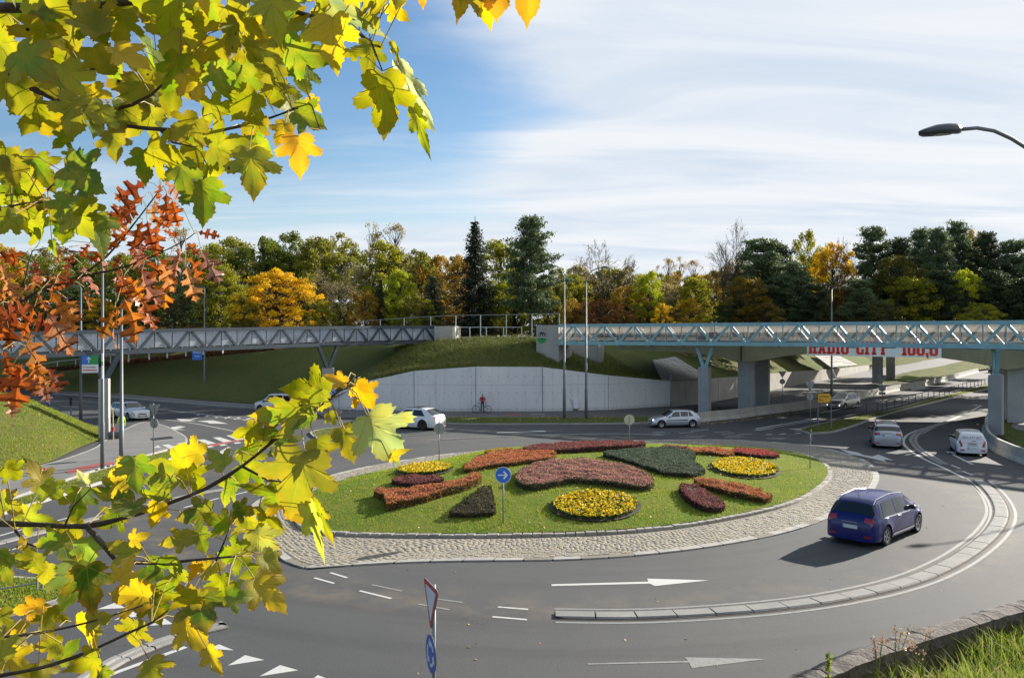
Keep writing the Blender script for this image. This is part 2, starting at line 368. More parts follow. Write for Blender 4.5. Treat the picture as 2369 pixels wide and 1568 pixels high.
# ------------------------------------------------------------------ ground and roads
def crs(pts, step=1.0, closed=False):
    P = [Vector(p) if len(p) == 3 else Vector((p[0], p[1], 0)) for p in pts]; n = len(P); out = []
    rng = range(n) if closed else range(n-1)
    for i in rng:
        a, b = P[i], P[(i+1) % n]
        p0 = P[(i-1) % n] if closed or i > 0 else a*2-b
        p3 = P[(i+2) % n] if closed or i+2 < n else b*2-a
        k = max(1, int((b-a).length/step))
        for j in range(k):
            t = j/k; out.append(.5*((2*a)+(b-p0)*t+(2*p0-5*a+4*b-p3)*t*t+(-p0+3*a-3*b+p3)*t**3))
    if not closed: out.append(P[-1].copy())
    return out
def even(pts, step):
    """resample a polyline at even arc length"""
    L = [0.]
    for a, b in zip(pts, pts[1:]): L.append(L[-1]+(b-a).length)
    n = max(1, round(L[-1]/step)); out = []; j = 0
    for i in range(n+1):
        s = L[-1]*i/n
        while j < len(L)-2 and L[j+1] < s: j += 1
        t = (s-L[j])/max(1e-9, L[j+1]-L[j]); out.append(pts[j].lerp(pts[j+1], t))
    return out
def offs(pts, d, closed=False):
    n = len(pts); o = []
    for i, p in enumerate(pts):
        a = pts[(i-1) % n] if closed else pts[max(i-1, 0)]; b = pts[(i+1) % n] if closed else pts[min(i+1, n-1)]
        t = (b-a); t.z = 0; t.normalize(); o.append(p+Vector((-t.y, t.x, 0))*d)
    return o
def gp(px, z=0.): return [g(u, v, z) for u, v in px]
def struct(o, label=None): o['kind'] = 'structure'; return o
GR = MB(); GR.add([(-3000, -60, -.02), (3000, -60, -.02), (3000, 5000, -.02), (-3000, 5000, -.02)], [(0, 1, 2, 3)])
struct(GR.build('ground', M['bank']))
RD = MB(); xs = [-220+20*i for i in range(26)]; ys = [-20+15*i for i in range(19)]
vs = [(x, y, 0) for y in ys for x in xs]; RD.add(vs, [(j*26+i, j*26+i+1, (j+1)*26+i+1, (j+1)*26+i) for j in range(18) for i in range(25)])
struct(RD.build('road', M['asphalt']))
def line(px, w, name='lane_line', m='white', z=.006, world=None, step=.8, dash=None, taper=False):
    P = even(crs(world or gp(px), step), step)
    mb = MB()
    def strip(q):
        a = offs(q, w/2); b = offs(q, -w/2); n = len(q)
        mb.add([(p.x, p.y, z) for p in a]+[(p.x, p.y, z) for p in b], [(n+i, n+i+1, i+1, i) for i in range(n-1)])
    if dash:
        Q = even(P, .25); d, gap = int(dash[0]/.25), int(dash[1]/.25)
        for i in range(0, len(Q)-d, d+gap): strip(Q[i:i+d+1])
    else: strip(P)
    return struct(mb.build(name, M[m]))
def patch_px(px, name='road_marking', m='white', z=.006, world=False):
    P = px if world else [(p.x, p.y) for p in gp(px)]
    n = len(P); mb = MB(); ar = sum(P[i][0]*P[(i+1) % n][1]-P[(i+1) % n][0]*P[i][1] for i in range(n))
    if ar < 0: P = P[::-1]
    mb.add([(x, y, z) for x, y in P], [tuple(range(n))]); return struct(mb.build(name, M[m]))
# --- island outlines
IN_PX = [(680, 1209), (700, 1228), (760, 1239), (860, 1244), (1000, 1246), (1150, 1246), (1300, 1243), (1450, 1236), (1600, 1220), (1750, 1192), (1850, 1163), (1905, 1128), (1924, 1098), (1905, 1073), (1860, 1055), (1790, 1043), (1700, 1036), (1600, 1033), (1400, 1031), (1250, 1036), (1150, 1043), (1083, 1054), (1016, 1068), (859, 1098), (780, 1118), (725, 1138), (690, 1165), (674, 1190)]
OUT_PX = [(572, 1190), (582, 1222), (620, 1268), (665, 1303), (718, 1317), (780, 1312), (850, 1306), (1000, 1300), (1150, 1298), (1300, 1296), (1450, 1288), (1600, 1272), (1750, 1248), (1850, 1224), (1940, 1190), (2000, 1155), (2030, 1120), (2032, 1095), (2010, 1070), (1960, 1050), (1900, 1036), (1800, 1024), (1700, 1018), (1600, 1017), (1500, 1019), (1400, 1021), (1280, 1026), (1195, 1036), (1016, 1053), (859, 1078), (739, 1107), (650, 1135), (590, 1162)]
IC = Vector((2.2, 39.5, 0))
def polar(px):
    P = crs(gp(px), .4, True); th = np.array([math.atan2(p.y-IC.y, p.x-IC.x) for p in P]); rr = np.array([math.hypot(p.x-IC.x, p.y-IC.y) for p in P])
    o = np.argsort(th); return th[o], rr[o]
TI, RI = polar(IN_PX); TO, RO = polar(OUT_PX)
rin = lambda t: np.interp(t, TI, RI, period=2*PI); rout = lambda t: np.interp(t, TO, RO, period=2*PI)
HM = .85
def zm(x, y):
    t = math.atan2(y-IC.y, x-IC.x); s = min(1., math.hypot(x-IC.x, y-IC.y)/float(rin(t))); return .15+HM*(1-s**2.0)
def gm(u, v, h=0.):
    z = .5
    for _ in range(14): p = g(u, v, z+h); z = zm(p.x, p.y)
    return Vector((p.x, p.y, z))
# apron: bed, kerb slabs, setts
AP = MB(); NA = 160; ths = [2*PI*i/NA for i in range(NA)]
AP.add([(IC.x+math.cos(t)*float(rin(t)), IC.y+math.sin(t)*float(rin(t)), .043) for t in ths]+[(IC.x+math.cos(t)*float(rout(t)-.02), IC.y+math.sin(t)*float(rout(t)-.02), .043) for t in ths], [(i, NA+i, NA+(i+1) % NA, (i+1) % NA) for i in range(NA)])
apron = struct(AP.build('pavement', mat('sett_bed', (.17, .15, .115), .95, fine=.3, fs=20))); ORG[apron.name] = Vector((0, 0, 0))
def settmat():
    m, N, L, P = newmat('stone_sett'); gi = N.new('ShaderNodeNewGeometry'); oi = N.new('ShaderNodeObjectInfo')
    a = N.new('ShaderNodeMath'); a.operation = 'ADD'; L.new(gi.outputs['Random Per Island'], a.inputs[0]); L.new(oi.outputs['Random'], a.inputs[1])
    f = N.new('ShaderNodeMath'); f.operation = 'FRACT'; L.new(a.outputs[0], f.inputs[0]); cr = N.new('ShaderNodeValToRGB'); e = cr.color_ramp.elements
    e[0].color = (.24, .205, .145, 1); e[1].color = (.30, .26, .185, 1); x = e.new(.5); x.color = (.27, .24, .18, 1); x = e.new(.25); x.color = (.22, .21, .185, 1); x = e.new(.8); x.color = (.26, .225, .165, 1)
    L.new(f.outputs[0], cr.inputs[0]); gp_ = N.new('ShaderNodeNewGeometry'); t = tex(N, L, 'ShaderNodeTexNoise', gp_.outputs['Position'], 25, 3, .7); t2 = tex(N, L, 'ShaderNodeTexNoise', gp_.outputs['Position'], .35, 5, .6)
    q = rng_(N, L, t.outputs[0], .3, .7, .75, 1.25); cb = N.new('ShaderNodeCombineXYZ'); [L.new(q, cb.inputs[i]) for i in range(3)]
    c = mixc(N, L, 1., cr.outputs[0], cb.outputs[0], 'MULTIPLY'); c = mixc(N, L, rng_(N, L, t2.outputs[0], .5, .7, 0, .5), c, (.19, .175, .14))
    L.new(c, P.inputs['Base Color']); P.inputs['Roughness'].default_value = .85; return m
M['sett'] = settmat()
setts = []; rg = random.Random(3)
k = 0
while True:
    r0 = .40+.155*k; any_ = False; t = rg.random()*.02
    while t < 2*PI:
        r = float(rout(t))-r0
        if r < float(rin(t))+.20: t += .03; continue
        any_ = True; ln = rg.uniform(.14, .21); dt = ln/r; tm = t+dt/2
        setts.append((IC.x+math.cos(tm)*r, IC.y+math.sin(tm)*r, tm+PI/2, ln-.016, .140, .05+rg.uniform(-.008, .01))); t += dt
    k += 1
    if not any_ or k > 50: break
def vis_key(s): return math.hypot(s[0], s[1])-(100 if abs(s[0]/s[1]-.09) < .30 else 0)
setts.sort(key=vis_key)
ub = MB(); ub.add([(-.5, -.5, -1), (.5, -.5, -1), (.5, .5, -1), (-.5, .5, -1), (-.5, -.5, -.12), (.5, -.5, -.12), (.5, .5, -.12), (-.5, .5, -.12), (-.45, -.43, 0), (.45, -.43, 0), (.45, .43, 0), (-.45, .43, 0)], [(8, 9, 10, 11)]+[(a, b, b+4, a+4) for a, b in ((0, 1), (1, 2), (2, 3), (3, 0), (4, 5), (5, 6), (6, 7), (7, 4))])
so = ub.build('sett', M['sett'], apron); sm_ = so.data
for i, s in enumerate(setts[:300]):
    o = so if i == 0 else link('sett', sm_, apron)
    o.location = (s[0], s[1], s[5]); o.rotation_euler = (rg.uniform(-.02, .02), rg.uniform(-.02, .02), s[2]); o.scale = (s[3], s[4], .06)
S = np.array(setts[300:]); U = np.array([v for v in ub.v]); U = U*np.array([1, 1, 1])
ca, sa = np.cos(S[:, 2]), np.sin(S[:, 2]); lx = U[None, :, 0]*S[:, 3, None]; ly = U[None, :, 1]*S[:, 4, None]
V = np.stack([S[:, 0, None]+lx*ca[:, None]-ly*sa[:, None], S[:, 1, None]+lx*sa[:, None]+ly*ca[:, None], S[:, 5, None]+U[None, :, 2]*.06+0*lx], 2)
F = (np.array([f for f in ub.f])[None]+12*np.arange(len(S))[:, None, None])
o = link('setts', npmesh('setts', V, F, M['sett']), apron); o['kind'] = 'stuff'
for i in range(96):
    t0, t1 = 2*PI*i/96, 2*PI*(i+1)/96; pad = .004; mb = MB(); q = [(t0+pad/2, 0), (t1-pad/2, 0), (t1-pad/2, .33), (t0+pad/2, .33)]
    mb.prism([(IC.x+math.cos(t)*(float(rout(t))-d), IC.y+math.sin(t)*(float(rout(t))-d)) for t, d in q], 0, .045+rg.uniform(-.004, .004)); mb.build('kerb_stone', M['kerb'], apron)
t = 0; 
while t < 2*PI-.01:
    ln = rg.uniform(.30, .46); r = float(rin(t)); dt = min(ln/r, 2*PI-t); a, b = t+.0012, t+dt-.0012; mb = MB(); h = rg.uniform(-.012, .012); q = [(a, -.02), (b, -.02), (b, .21), (a, .21)]
    P = [(IC.x+math.cos(x)*(float(rin(x))-d+rg.uniform(-.008, .008)), IC.y+math.sin(x)*(float(rin(x))-d)) for x, d in q]
    mb.prism(P, 0, .15+h); top = mb.v[4:8]; cx = sum(p[0] for p in top)/4; cy = sum(p[1] for p in top)/4
    mb.v = mb.v[:4]+[(p[0], p[1], p[2]-.025) for p in top]+[(cx+(p[0]-cx)*.93, cy+(p[1]-cy)*.88, p[2]+.005) for p in top]
    mb.f = [(8, 9, 10, 11)]+[(i+j, (i+1) % 4+j, 4+(i+1) % 4+j, 4+i+j) for j in (0, 4) for i in range(4)]; mb.m = [0]*9
    mb.build('kerb_block', M['granite'], apron); t += dt
# lawn mound
LW = MB(); NR = 26; vv = []; ff = []
for j in range(NR+1):
    s = j/NR
    for i in range(NA):
        t = ths[i]; r = s*(float(rin(t))-.20); x, y = IC.x+math.cos(t)*r, IC.y+math.sin(t)*r
        vv.append((x, y, zm(x, y)-.015+.03*mnoise.noise(Vector((x*.7, y*.7, 0)))*(1 if s < .97 else 0)))
for j in range(NR): ff += [(j*NA+i, (j+1)*NA+i, (j+1)*NA+(i+1) % NA, j*NA+(i+1) % NA) for i in range(NA)]
LW.add(vv, ff); struct(LW.build('lawn', M['grass'], smooth=True))
def blades(P, h, w, rng, lean=.5):
    n = len(P); a = rng.uniform(0, 2*PI, n); h = h*rng.uniform(.5, 1.4, n); d = np.stack([np.cos(a), np.sin(a), 0*a], 1); b = rng.uniform(0, 2*PI, n)
    l = np.stack([np.cos(b), np.sin(b), 0*b], 1)*(rng.uniform(0, lean, n)*h)[:, None]; w = w*rng.uniform(.6, 1.3, n)
    V = np.stack([P-d*w[:, None]/2, P+d*w[:, None]/2, P+l+np.array([0, 0, 1])*h[:, None]], 1).reshape(-1, 3); return V, np.arange(3*n).reshape(-1, 3)
nr = np.random.default_rng(11)
tt = nr.uniform(-PI, PI, 95000); rr = np.sqrt(nr.uniform(0, 1, 95000))*(rin(tt)-.2); X = IC.x+np.cos(tt)*rr; Yv = IC.y+np.sin(tt)*rr
ss = rr/rin(tt); Z = .15+HM*(1-ss**2)-.03
V, F = blades(np.stack([X, Yv, Z], 1), .075, .022, nr, .8)
tag(link('grass', npmesh('grass', V, F, M['blade'], 3)), 'short mown grass over the roundabout mound', kind='stuff')
# --- splitter kerbs of pale slabs
def slabrow(px, w, ln, h=.06, name='splitter_kerb', split=None, taper0=False, cross=1):
    P = crs(gp(px), .5); root = thing(name, None, None, (0, 0, 0)); root['kind'] = 'structure'
    Q = even(P, ln); fine = even(P, ln/4); hw = w/2; n = len(Q)-1
    bed = MB(); A = offs(fine, hw+.05); B = offs(fine, -hw-.05); m_ = len(fine); bed.add([(p.x, p.y, .010) for p in A]+[(p.x, p.y, .010) for p in B], [(m_+i, m_+i+1, i+1, i) for i in range(m_-1)]); bed.build('mortar_bed', M['soil'], root)
    for i in range(n):
        f = [fine[min(len(fine)-1, 4*i+j)] for j in range(5)] if 4*i+4 < len(fine)+1 else [Q[i], Q[i+1]]
        for c in range(cross):
            a0 = -hw+w*c/cross+.012; a1 = -hw+w*(c+1)/cross-.012
            t = (Q[i+1]-Q[i]).normalized()*.018; g_ = [f[0]+t]+f[1:-1]+[f[-1]-t]
            lo = offs(g_, a0); hi = offs(g_, a1)
            if i == 0 and taper0: lo[0] = lo[0].lerp(hi[0], .35); hi[0] = hi[0].lerp(lo[0], .35)
            poly = [(p.x, p.y) for p in lo]+[(p.x, p.y) for p in hi[::-1]]
            mb = MB(); ins = [(p.x, p.y) for p in offs(g_, a0+.045)]+[(p.x, p.y) for p in offs(g_, a1-.045)[::-1]]; m2 = len(poly)
            hh = h+R.uniform(-.006, .006); vs = [(x, y, 0) for x, y in poly]+[(x, y, hh-.035) for x, y in poly]+[(x, y, hh) for x, y in ins]
            idx = list(range(m2)); mb.add(vs, [tuple(2*m2+k for k in idx)[::1]]+[(k+a, (k+1) % m2+a, m2+(k+1) % m2+a, m2+k+a) for a in (0, m2) for k in idx])
            me = mb.build('kerb_slab', M['slab'], root); me.data.flip_normals() if me.data.polygons[0].normal.z < 0 else None
    return root
MAIN = [(1284, 1423), (1450, 1425), (1600, 1419), (1750, 1408), (1900, 1390), (2020, 1367), (2120, 1339), (2200, 1303), (2262, 1262), (2300, 1225), (2316, 1190), (2308, 1160), (2285, 1130), (2258, 1108)]
slabrow(MAIN, .52, 1.02, taper0=True, cross=1)
UPPER = [(2186, 1076), (2146, 1054), (2121, 1035), (2112, 1015), (2130, 998), (2160, 986), (2200, 974)]
slabrow(UPPER, .55, .55, cross=2, h=.07)
slabrow([(-60, 1272), (120, 1226), (300, 1180), (470, 1141), (640, 1117)], .45, 1., cross=1)
slabrow([(180, 1585), (270, 1530), (360, 1492), (450, 1462), (520, 1446)], .5, .7, cross=2)
slabrow([(1020, 1017), (1200, 1009), (1400, 1004), (1530, 1005)], .25, 1.5, h=.05)
# white edge lines
mp = gp(MAIN); 
for d, n_ in ((.50, 'worn'), (-.50, 'worn')):
    line(None, .11, m=n_, world=offs(crs(mp, 1.), d))
line([(2253, 948), (2189, 974), (2120, 996), (2095, 1010), (2092, 1028), (2122, 1053), (2189, 1085), (2240, 1110)], .17); line([(2240, 1110), (2273, 1141), (2290, 1165), (2293, 1195), (2272, 1232), (2225, 1272)], .15, m='worn')
line([(2270, 938), (2215, 966), (2150, 994), (2123, 1010), (2120, 1020), (2131, 1037), (2181, 1068)], .16)
for a, b in (((2200, 1075), (2222, 1084)), ((2228, 1090), (2250, 1099))): line([a, b], .14, 'lane_dash')
line([(2195, 1047), (2222, 1060), (2250, 1074)], .16)
patch_px([(2187, 1044), (2207, 1045), (2222, 1053), (2200, 1051)])
for a, b in (((727, 1336), (773, 1349)), ((764, 1324), (803, 1336)), ((832, 1366), (905, 1384)), ((1152, 1403.5), (1222, 1409)), ((1139, 1426), (1219, 1433))): line([a, b], .095, 'lane_dash')
for a, b in (((860, 1352), (930, 1367)), ((1003, 1384), (1070, 1393)), ((968, 1397), (1040, 1410))): line([a, b], .09, 'lane_dash', 'worn')
patch_px([(1276, 1351), (1500, 1345), (1497, 1338), (1640, 1342), (1515, 1355), (1503, 1349.5), (1276, 1355)], 'lane_arrow')
patch_px([(1360, 1534), (1592, 1528), (1583, 1520), (1775, 1524), (1600, 1545), (1594, 1532), (1360, 1537)], 'lane_arrow', 'worn')
patch_px([(1941, 1038), (1985, 1046.5), (1998, 1052.5), (2018, 1055.5), (2032, 1051), (2067, 1065), (2045, 1062), (2050, 1068), (1992, 1054.5), (1968, 1050.5)], 'lane_arrow')
patch_px([(1310, 996), (1262, 996.5), (1262, 998), (1150, 1001), (1150, 999.5), (1238, 997.5), (1225, 996)], 'lane_arrow')
# give-way teeth, near
for a in ([(225, 1409), (290, 1406), (268, 1393)], [(263, 1434), (322, 1425), (308, 1414)], [(480, 1500), (541, 1504), (507, 1490)], [(527, 1539), (611, 1526), (567, 1515)], [(600, 1564), (690, 1550), (648, 1538)], [(700, 1590), (775, 1576), (735, 1561)], [(345, 1447), (400, 1443), (380, 1430)]): patch_px(a, 'give_way_tooth')
line([(200, 1582), (300, 1543), (430, 1496)], .14)
line([(-40, 1250), (60, 1222), (160, 1197)], .12); line([(426, 1174), (506, 1152)], .12); line([(520, 1150), (640, 1120)], .12); line([(-30, 1285), (40, 1268), (110, 1250)], .12)
# far left junction
line([(100, 925), (240, 932), (400, 950), (560, 970), (700, 985)], .15); line([(330, 965), (440, 978), (560, 1001)], .13); line([(250, 947), (290, 950)], .12); line([(140, 939), (190, 943)], .12)
line([(390, 950), (520, 962), (680, 975)], .12, dash=(2.5, 0.01))
for i in range(9):
    u = 452+22*i; v = 961+2.2*i; patch_px([(u, v), (u+14, v-5.0), (u+19, v-4.6), (u+5, v+.5)], 'hatching')
patch_px([(407, 968), (440, 970), (465, 964), (440, 972.5), (455, 974), (418, 974), (409, 969.5)], 'lane_arrow'); patch_px([(455, 974), (492, 972), (528, 980), (484, 979.5), (480, 977)], 'lane_arrow')
patch_px([(395, 988), (415, 985), (430, 987), (408, 992), (432, 994), (400, 994)], 'lane_arrow')
for i, (u, v) in enumerate(((455, 1017), (492, 1012), (523, 1007), (560, 1001), (600, 996))): patch_px([(u, v), (u+17, v-1), (u+45, v+8), (u+25, v+11)], 'crossing_stripe')
patch_px([(468, 1032), (560, 1014), (562, 1018), (474, 1036)], 'cycle_stripe', 'redpaint', .005)
for u, v in ((476, 1033), (507, 1029), (540, 1024)): patch_px([(u, v), (u+12, v-2), (u+20, v), (u+5, v+2.5)], 'crossing_stripe')
patch_px([(505, 1046), (528, 1033), (534, 1035), (515, 1050)], 'road_marking')
for u, v in ((517, 1059), (545, 1052), (500, 1070), (428, 1080), (620, 1040)): patch_px([(u, v), (u+26, v-.5), (u+13, v+3)], 'give_way_tooth')
# right junction: dashes in front of the hatchback
for u0, v0, u1, v1 in ((1508, 1000, 1540, 998.5), (1508, 1007, 1536, 1006), (1510, 1003.4, 1550, 1002.5), (1569, 1002, 1605, 1000), (1572, 1010, 1624, 1012), (1586, 1007, 1634, 1008.6), (1598, 997, 1640, 993), (1675, 1010.5, 1712, 1012.5), (1683, 1008, 1722, 1010), (1651, 1000, 1690, 998), (1668, 1004.5, 1700, 1002), (1773, 1014, 1812, 1016), (1784, 1012, 1820, 1014), (1704, 1005.5, 1740, 1003), (1745, 996, 1790, 991)): line([(u0, v0), (u1, v1)], .13, 'lane_dash')
for u, v in ((1834, 1003.5), (1800, 1005), (1768, 1006)): patch_px([(u, v), (u+22, v-1.5), (u+12, v-2.4)], 'give_way_tooth')
patch_px([(1822, 992), (1880, 990), (1888, 993), (1860, 998.5), (1836, 996.5), (1864, 995.5)], 'lane_arrow')
line([(1748, 992), (1800, 983), (1880, 970), (1900, 966)], .25); line([(1748, 995.5), (1810, 985), (1900, 970)], .12)
line([(1590, 975), (1700, 968), (1900, 945)], .01); line([(1900, 955), (1990, 938), (2110, 915)], .13); line([(1880, 976), (1960, 962), (2040, 945), (2180, 912), (2290, 889)], .13)
patch_px([(2105, 897), (2150, 891), (2140, 896), (2155, 897), (2110, 903)], 'lane_arrow')
line([(2285, 930), (2330, 915), (2400, 893)], .15)
# --- pavements with kerbs and verges
def pad(px, name, m, z=.12, kerb=True, kname='kerb_stone', world=None, kmat='kerb', blades_n=0, step=1.2, kw=.14, bh=.07):
    P = crs(world or gp(px), step, True); poly = [(p.x, p.y) for p in P]
    ar = sum(poly[i][0]*poly[(i+1) % len(P)][1]-poly[(i+1) % len(P)][0]*poly[i][1] for i in range(len(P)))
    if ar < 0: P = P[::-1]
    mb = MB(); mb.prism([(p.x, p.y) for p in offs(P, kw if kerb else 0, True)], 0, z-.006)
    o = struct(mb.build(name, M[m])); ORG[o.name] = Vector((0, 0, 0))
    if kerb:
        Q = even(P+[P[0]], 1.0); A = Q; B = offs(Q, kw); nq = len(Q)-1; keep = []
        for i in range(nq):
            c = Q[i]
            mb = MB(); t = (A[i+1]-A[i]).normalized()*.008
            mb.prism([(q.x, q.y) for q in (A[i]+t, A[i+1]-t, B[i+1]-t, B[i]+t)], 0, z+R.uniform(-.004, .004)); keep.append((c.length, mb))
        keep.sort(key=lambda q: q[0])
        for d, mb in keep[:120]: mb.build('kerb_stone', M[kmat], o)
        if len(keep) > 120:
            mb = MB()
            for d, q in keep[120:]: mb.add(q.v, q.f)
            x = mb.build('kerb_stones', M[kmat], o); x['kind'] = 'stuff'
    if blades_n:
        xs = [p.x for p in P]; ys = [p.y for p in P]; pts = []; import itertools
        P2 = [(p.x, p.y) for p in offs(P, kw+.05, True)]
        def inside(x, y):
            c = False; j = len(P2)-1
            for i in range(len(P2)):
                xi, yi = P2[i]; xj, yj = P2[j]
                if (yi > y) != (yj > y) and x < (xj-xi)*(y-yi)/(yj-yi)+xi: c = not c
                j = i
            return c
        k = 0
        while len(pts) < blades_n and k < blades_n*12:
            k += 1; x = R.uniform(min(xs), max(xs)); y = R.uniform(min(ys), max(ys))
            if inside(x, y): pts.append((x, y, z-.02))
        if pts:
            V, F = blades(np.array(pts), bh, .04, nr, .8); q = link('grass', npmesh('grass', V, F, M['blade'], 3)); tag(q, 'short grass on the '+name.replace('_', ' ')+' beside the road', kind='stuff')
    return o
pad([(256, 1012), (330, 978), (376, 985), (410, 1000), (433, 1016), (425, 1032), (385, 1043), (240, 1084), (140, 1118), (0, 1165), (-120, 1200), (-160, 1130), (0, 1098), (120, 1073), (215, 1040)], 'pavement', 'pave', .10)
pad([(240, 1088), (380, 1048), (424, 1040), (430, 1048), (350, 1084), (296, 1099), (170, 1140), (60, 1175), (-60, 1210), (-90, 1196), (60, 1150), (140, 1122)], 'verge', 'bankl', .12, blades_n=5000)
patch_px([(150, 1095), (178, 1085), (250, 1072), (225, 1084), (160, 1100)], 'cycle_mark', 'redpaint', .106)
patch_px([(222, 1076), (262, 1072), (270, 1077), (235, 1082)], 'cycle_mark', 'redpaint', .108)
for q in ([(348, 1017), (396, 1012), (402, 1017), (352, 1022)], [(309, 1058), (336, 1056), (330, 1061), (306, 1061)]): patch_px(q, 'drain_cover', 'trim', .108)
for q in ([(355, 1040), (365, 1033), (372, 1039)], [(374, 1033), (390, 1031), (412, 1040), (394, 1042)], [(406, 1030), (424, 1027), (437, 1034)]): patch_px(q, 'crossing_stripe', 'white', .108)
# verge and path before the retaining wall
pad([(1031, 968), (1200, 967), (1400, 967.5), (1560, 964), (1606, 962), (1610, 976), (1500, 980), (1300, 982), (1031, 981)], 'verge', 'bank', .12, blades_n=4000)
pad([(760, 967), (900, 967), (1025, 968), (1300, 966), (1590, 963), (1610, 958), (1552, 942), (1250, 953), (950, 953), (790, 949), (740, 952)], 'path', 'path', .10, kerb=False)
patch_px([(1170, 960.5), (1215, 959.5), (1216, 962), (1172, 963)], 'cycle_mark', 'redpaint', .103); patch_px([(1225, 959), (1260, 959), (1262, 962), (1228, 962)], 'cycle_mark', 'worn', .103)
pad([(98, 900), (300, 915), (500, 931), (640, 941), (780, 950), (770, 960), (640, 949), (500, 940), (300, 923), (95, 909)], 'pavement', 'pave', .12)
# pavement island behind the leaves, centre left
pad([(720, 1000), (800, 990), (870, 1000), (820, 1016), (745, 1020)], 'traffic_island', 'bankl', .12, blades_n=600)
# median with grass
pad([(1846, 997), (1880, 987), (1945, 973), (2029, 957), (2084, 945), (2180, 918), (2300, 888), (2320, 885), (2310, 893), (2180, 927), (2099, 947), (2036, 965), (1961, 992), (1915, 1003), (1870, 1005)], 'median', 'bankl', .13, blades_n=7000, bh=.12)
# near-left grass with railing
pad([(-200, 1345), (0, 1340), (90, 1342), (170, 1372), (175, 1388), (120, 1402), (0, 1432), (-220, 1480)], 'verge', 'bankl', .12, blades_n=7000)
# right corner behind the curved barrier
pad([(2290, 992), (2330, 1022), (2420, 1062), (2600, 1090), (2700, 1010), (2500, 975), (2340, 952), (2300, 960)], 'verge', 'bank', .14, kerb=False, blades_n=4000)
pad([(2340, 990), (2420, 1010), (2600, 1030), (2600, 975), (2400, 960)], 'concrete_pad', 'pave', .17, kerb=False)
# --- banks
def loft(rows, name, m, nu=10, nv=8, amp=.18, fr=.35, seed=0):
    cur = [crs(r, 1e9) for r in rows]
    rs = []
    for r in rows:
        P = [Vector(p) for p in r]; o = []
        for i in range(len(P)-1):
            p0 = P[i-1] if i else P[0]*2-P[1]; p3 = P[i+2] if i+2 < len(P) else P[-1]*2-P[-2]; a, b = P[i], P[i+1]
            for j in range(nu):
                t = j/nu; o.append(.5*((2*a)+(b-p0)*t+(2*p0-5*a+4*b-p3)*t*t+(-p0+3*a-3*b+p3)*t**3) if r is not rows[-1] or True else a.lerp(b, t))
        o.append(P[-1]); rs.append(o)
    G = []
    for k in range(len(rs)-1):
        for j in range(nv+(1 if k == len(rs)-2 else 0)):
            t = j/nv; tz = t*t*(3-2*t)*.5+t*.5
            row = []
            for a, b in zip(rs[k], rs[k+1]):
                p = a.lerp(b, t); e = 0 if (k == 0 and j == 0) else 1
                p.z += amp*e*(mnoise.noise(Vector((p.x*fr, p.y*fr, seed)))+.5*mnoise.noise(Vector((p.x*fr*3, p.y*fr*3, seed))))*.6; row.append(p)
            G.append(row)
    w = len(G[0]); mb = MB(); mb.add([p for r in G for p in r], [(j*w+i, j*w+i+1, (j+1)*w+i+1, (j+1)*w+i) for j in range(len(G)-1) for i in range(w-1)])
    ms = m if isinstance(m, list) else [m]
    o = struct(mb.build(name, [M[x] for x in ms], smooth=True)); return o, G
B0 = [(-95, 132, .1), (-63.8, 110, .1), (-47, 100.3, .1), (-32.8, 90.3, .1), (-24.4, 84.6, .1), (-19.5, 79.9, .5), (-13.7, 79.0, 2.95), (-9.4, 78.2, 3.88), (-3.5, 77.7, 4.30), (2.9, 77.7, 4.26), (9.4, 79.4, 3.42), (16.0, 83.9, 2.62), (20.0, 87.6, 2.55), (26.4, 96.8, 2.45), (43.5, 124.2, 2.0), (51.6, 136.2, 1.75), (79.4, 181.2, 1.1), (110, 230, .4)]
B1 = [(-98, 142, .9), (-67, 117, 1.2), (-49, 105, 2.0), (-34.5, 95.5, 2.6), (-25, 90, 3.0), (-19, 87, 3.1), (-13.5, 85.5, 4.3), (-8.9, 83.2, 5.5), (-3.3, 81.8, 6.15), (2.6, 81.6, 6.1), (8.6, 83.2, 4.3), (13, 88, 4.0), (16.5, 92.5, 4.4), (22, 100, 4.6), (39, 127, 4.5), (47, 139, 4.3), (75, 184, 4.0), (105, 235, 3)]
B2 = [(-102, 152, 2.2), (-70, 124, 2.4), (-51, 110, 4.0), (-36.5, 101, 5.0), (-25, 96, 5.7), (-19, 94, 5.9), (-13, 91, 6.1), (-7.6, 88.0, 6.9), (-3.0, 86.5, 7.15), (2.4, 86.3, 7.1), (7.4, 88.5, 5.4), (10, 94, 6.0), (13, 98, 6.5), (17.5, 104, 6.7), (34.7, 130, 6.8), (43, 142, 6.8), (70, 187, 6.8), (98, 240, 6)]
B3 = [(-120, 165, 5), (-75, 135, 5.5), (-55, 122, 6.0), (-38, 112, 6.3), (-26, 104, 6.5), (-19, 101, 6.6), (-12, 98, 6.8), (-7, 96, 7.0), (-2.6, 95, 7.1), (2.2, 95, 7.1), (6.5, 97, 6.9), (9, 101, 6.8), (12, 105, 6.8), (16, 112, 6.9), (32, 138, 7.0), (41, 150, 7.0), (66, 195, 7.0), (92, 250, 7)]
loft([B0, B1, B2, B3], 'embankment', 'bank', 6, 6, .25)
B4 = [(x*3.2-10, 420+i*6, 7.5) for i, (x, y, z) in enumerate(B3)]
loft([[(x, y, z-.0) for x, y, z in B3], B4], 'plateau', 'bank', 4, 10, .5, .05)
M['bladed'] = leafmat('rough_grass_blade', [(.07, .115, .016), (.12, .155, .026), (.19, .19, .045), (.24, .22, .08)], .3)
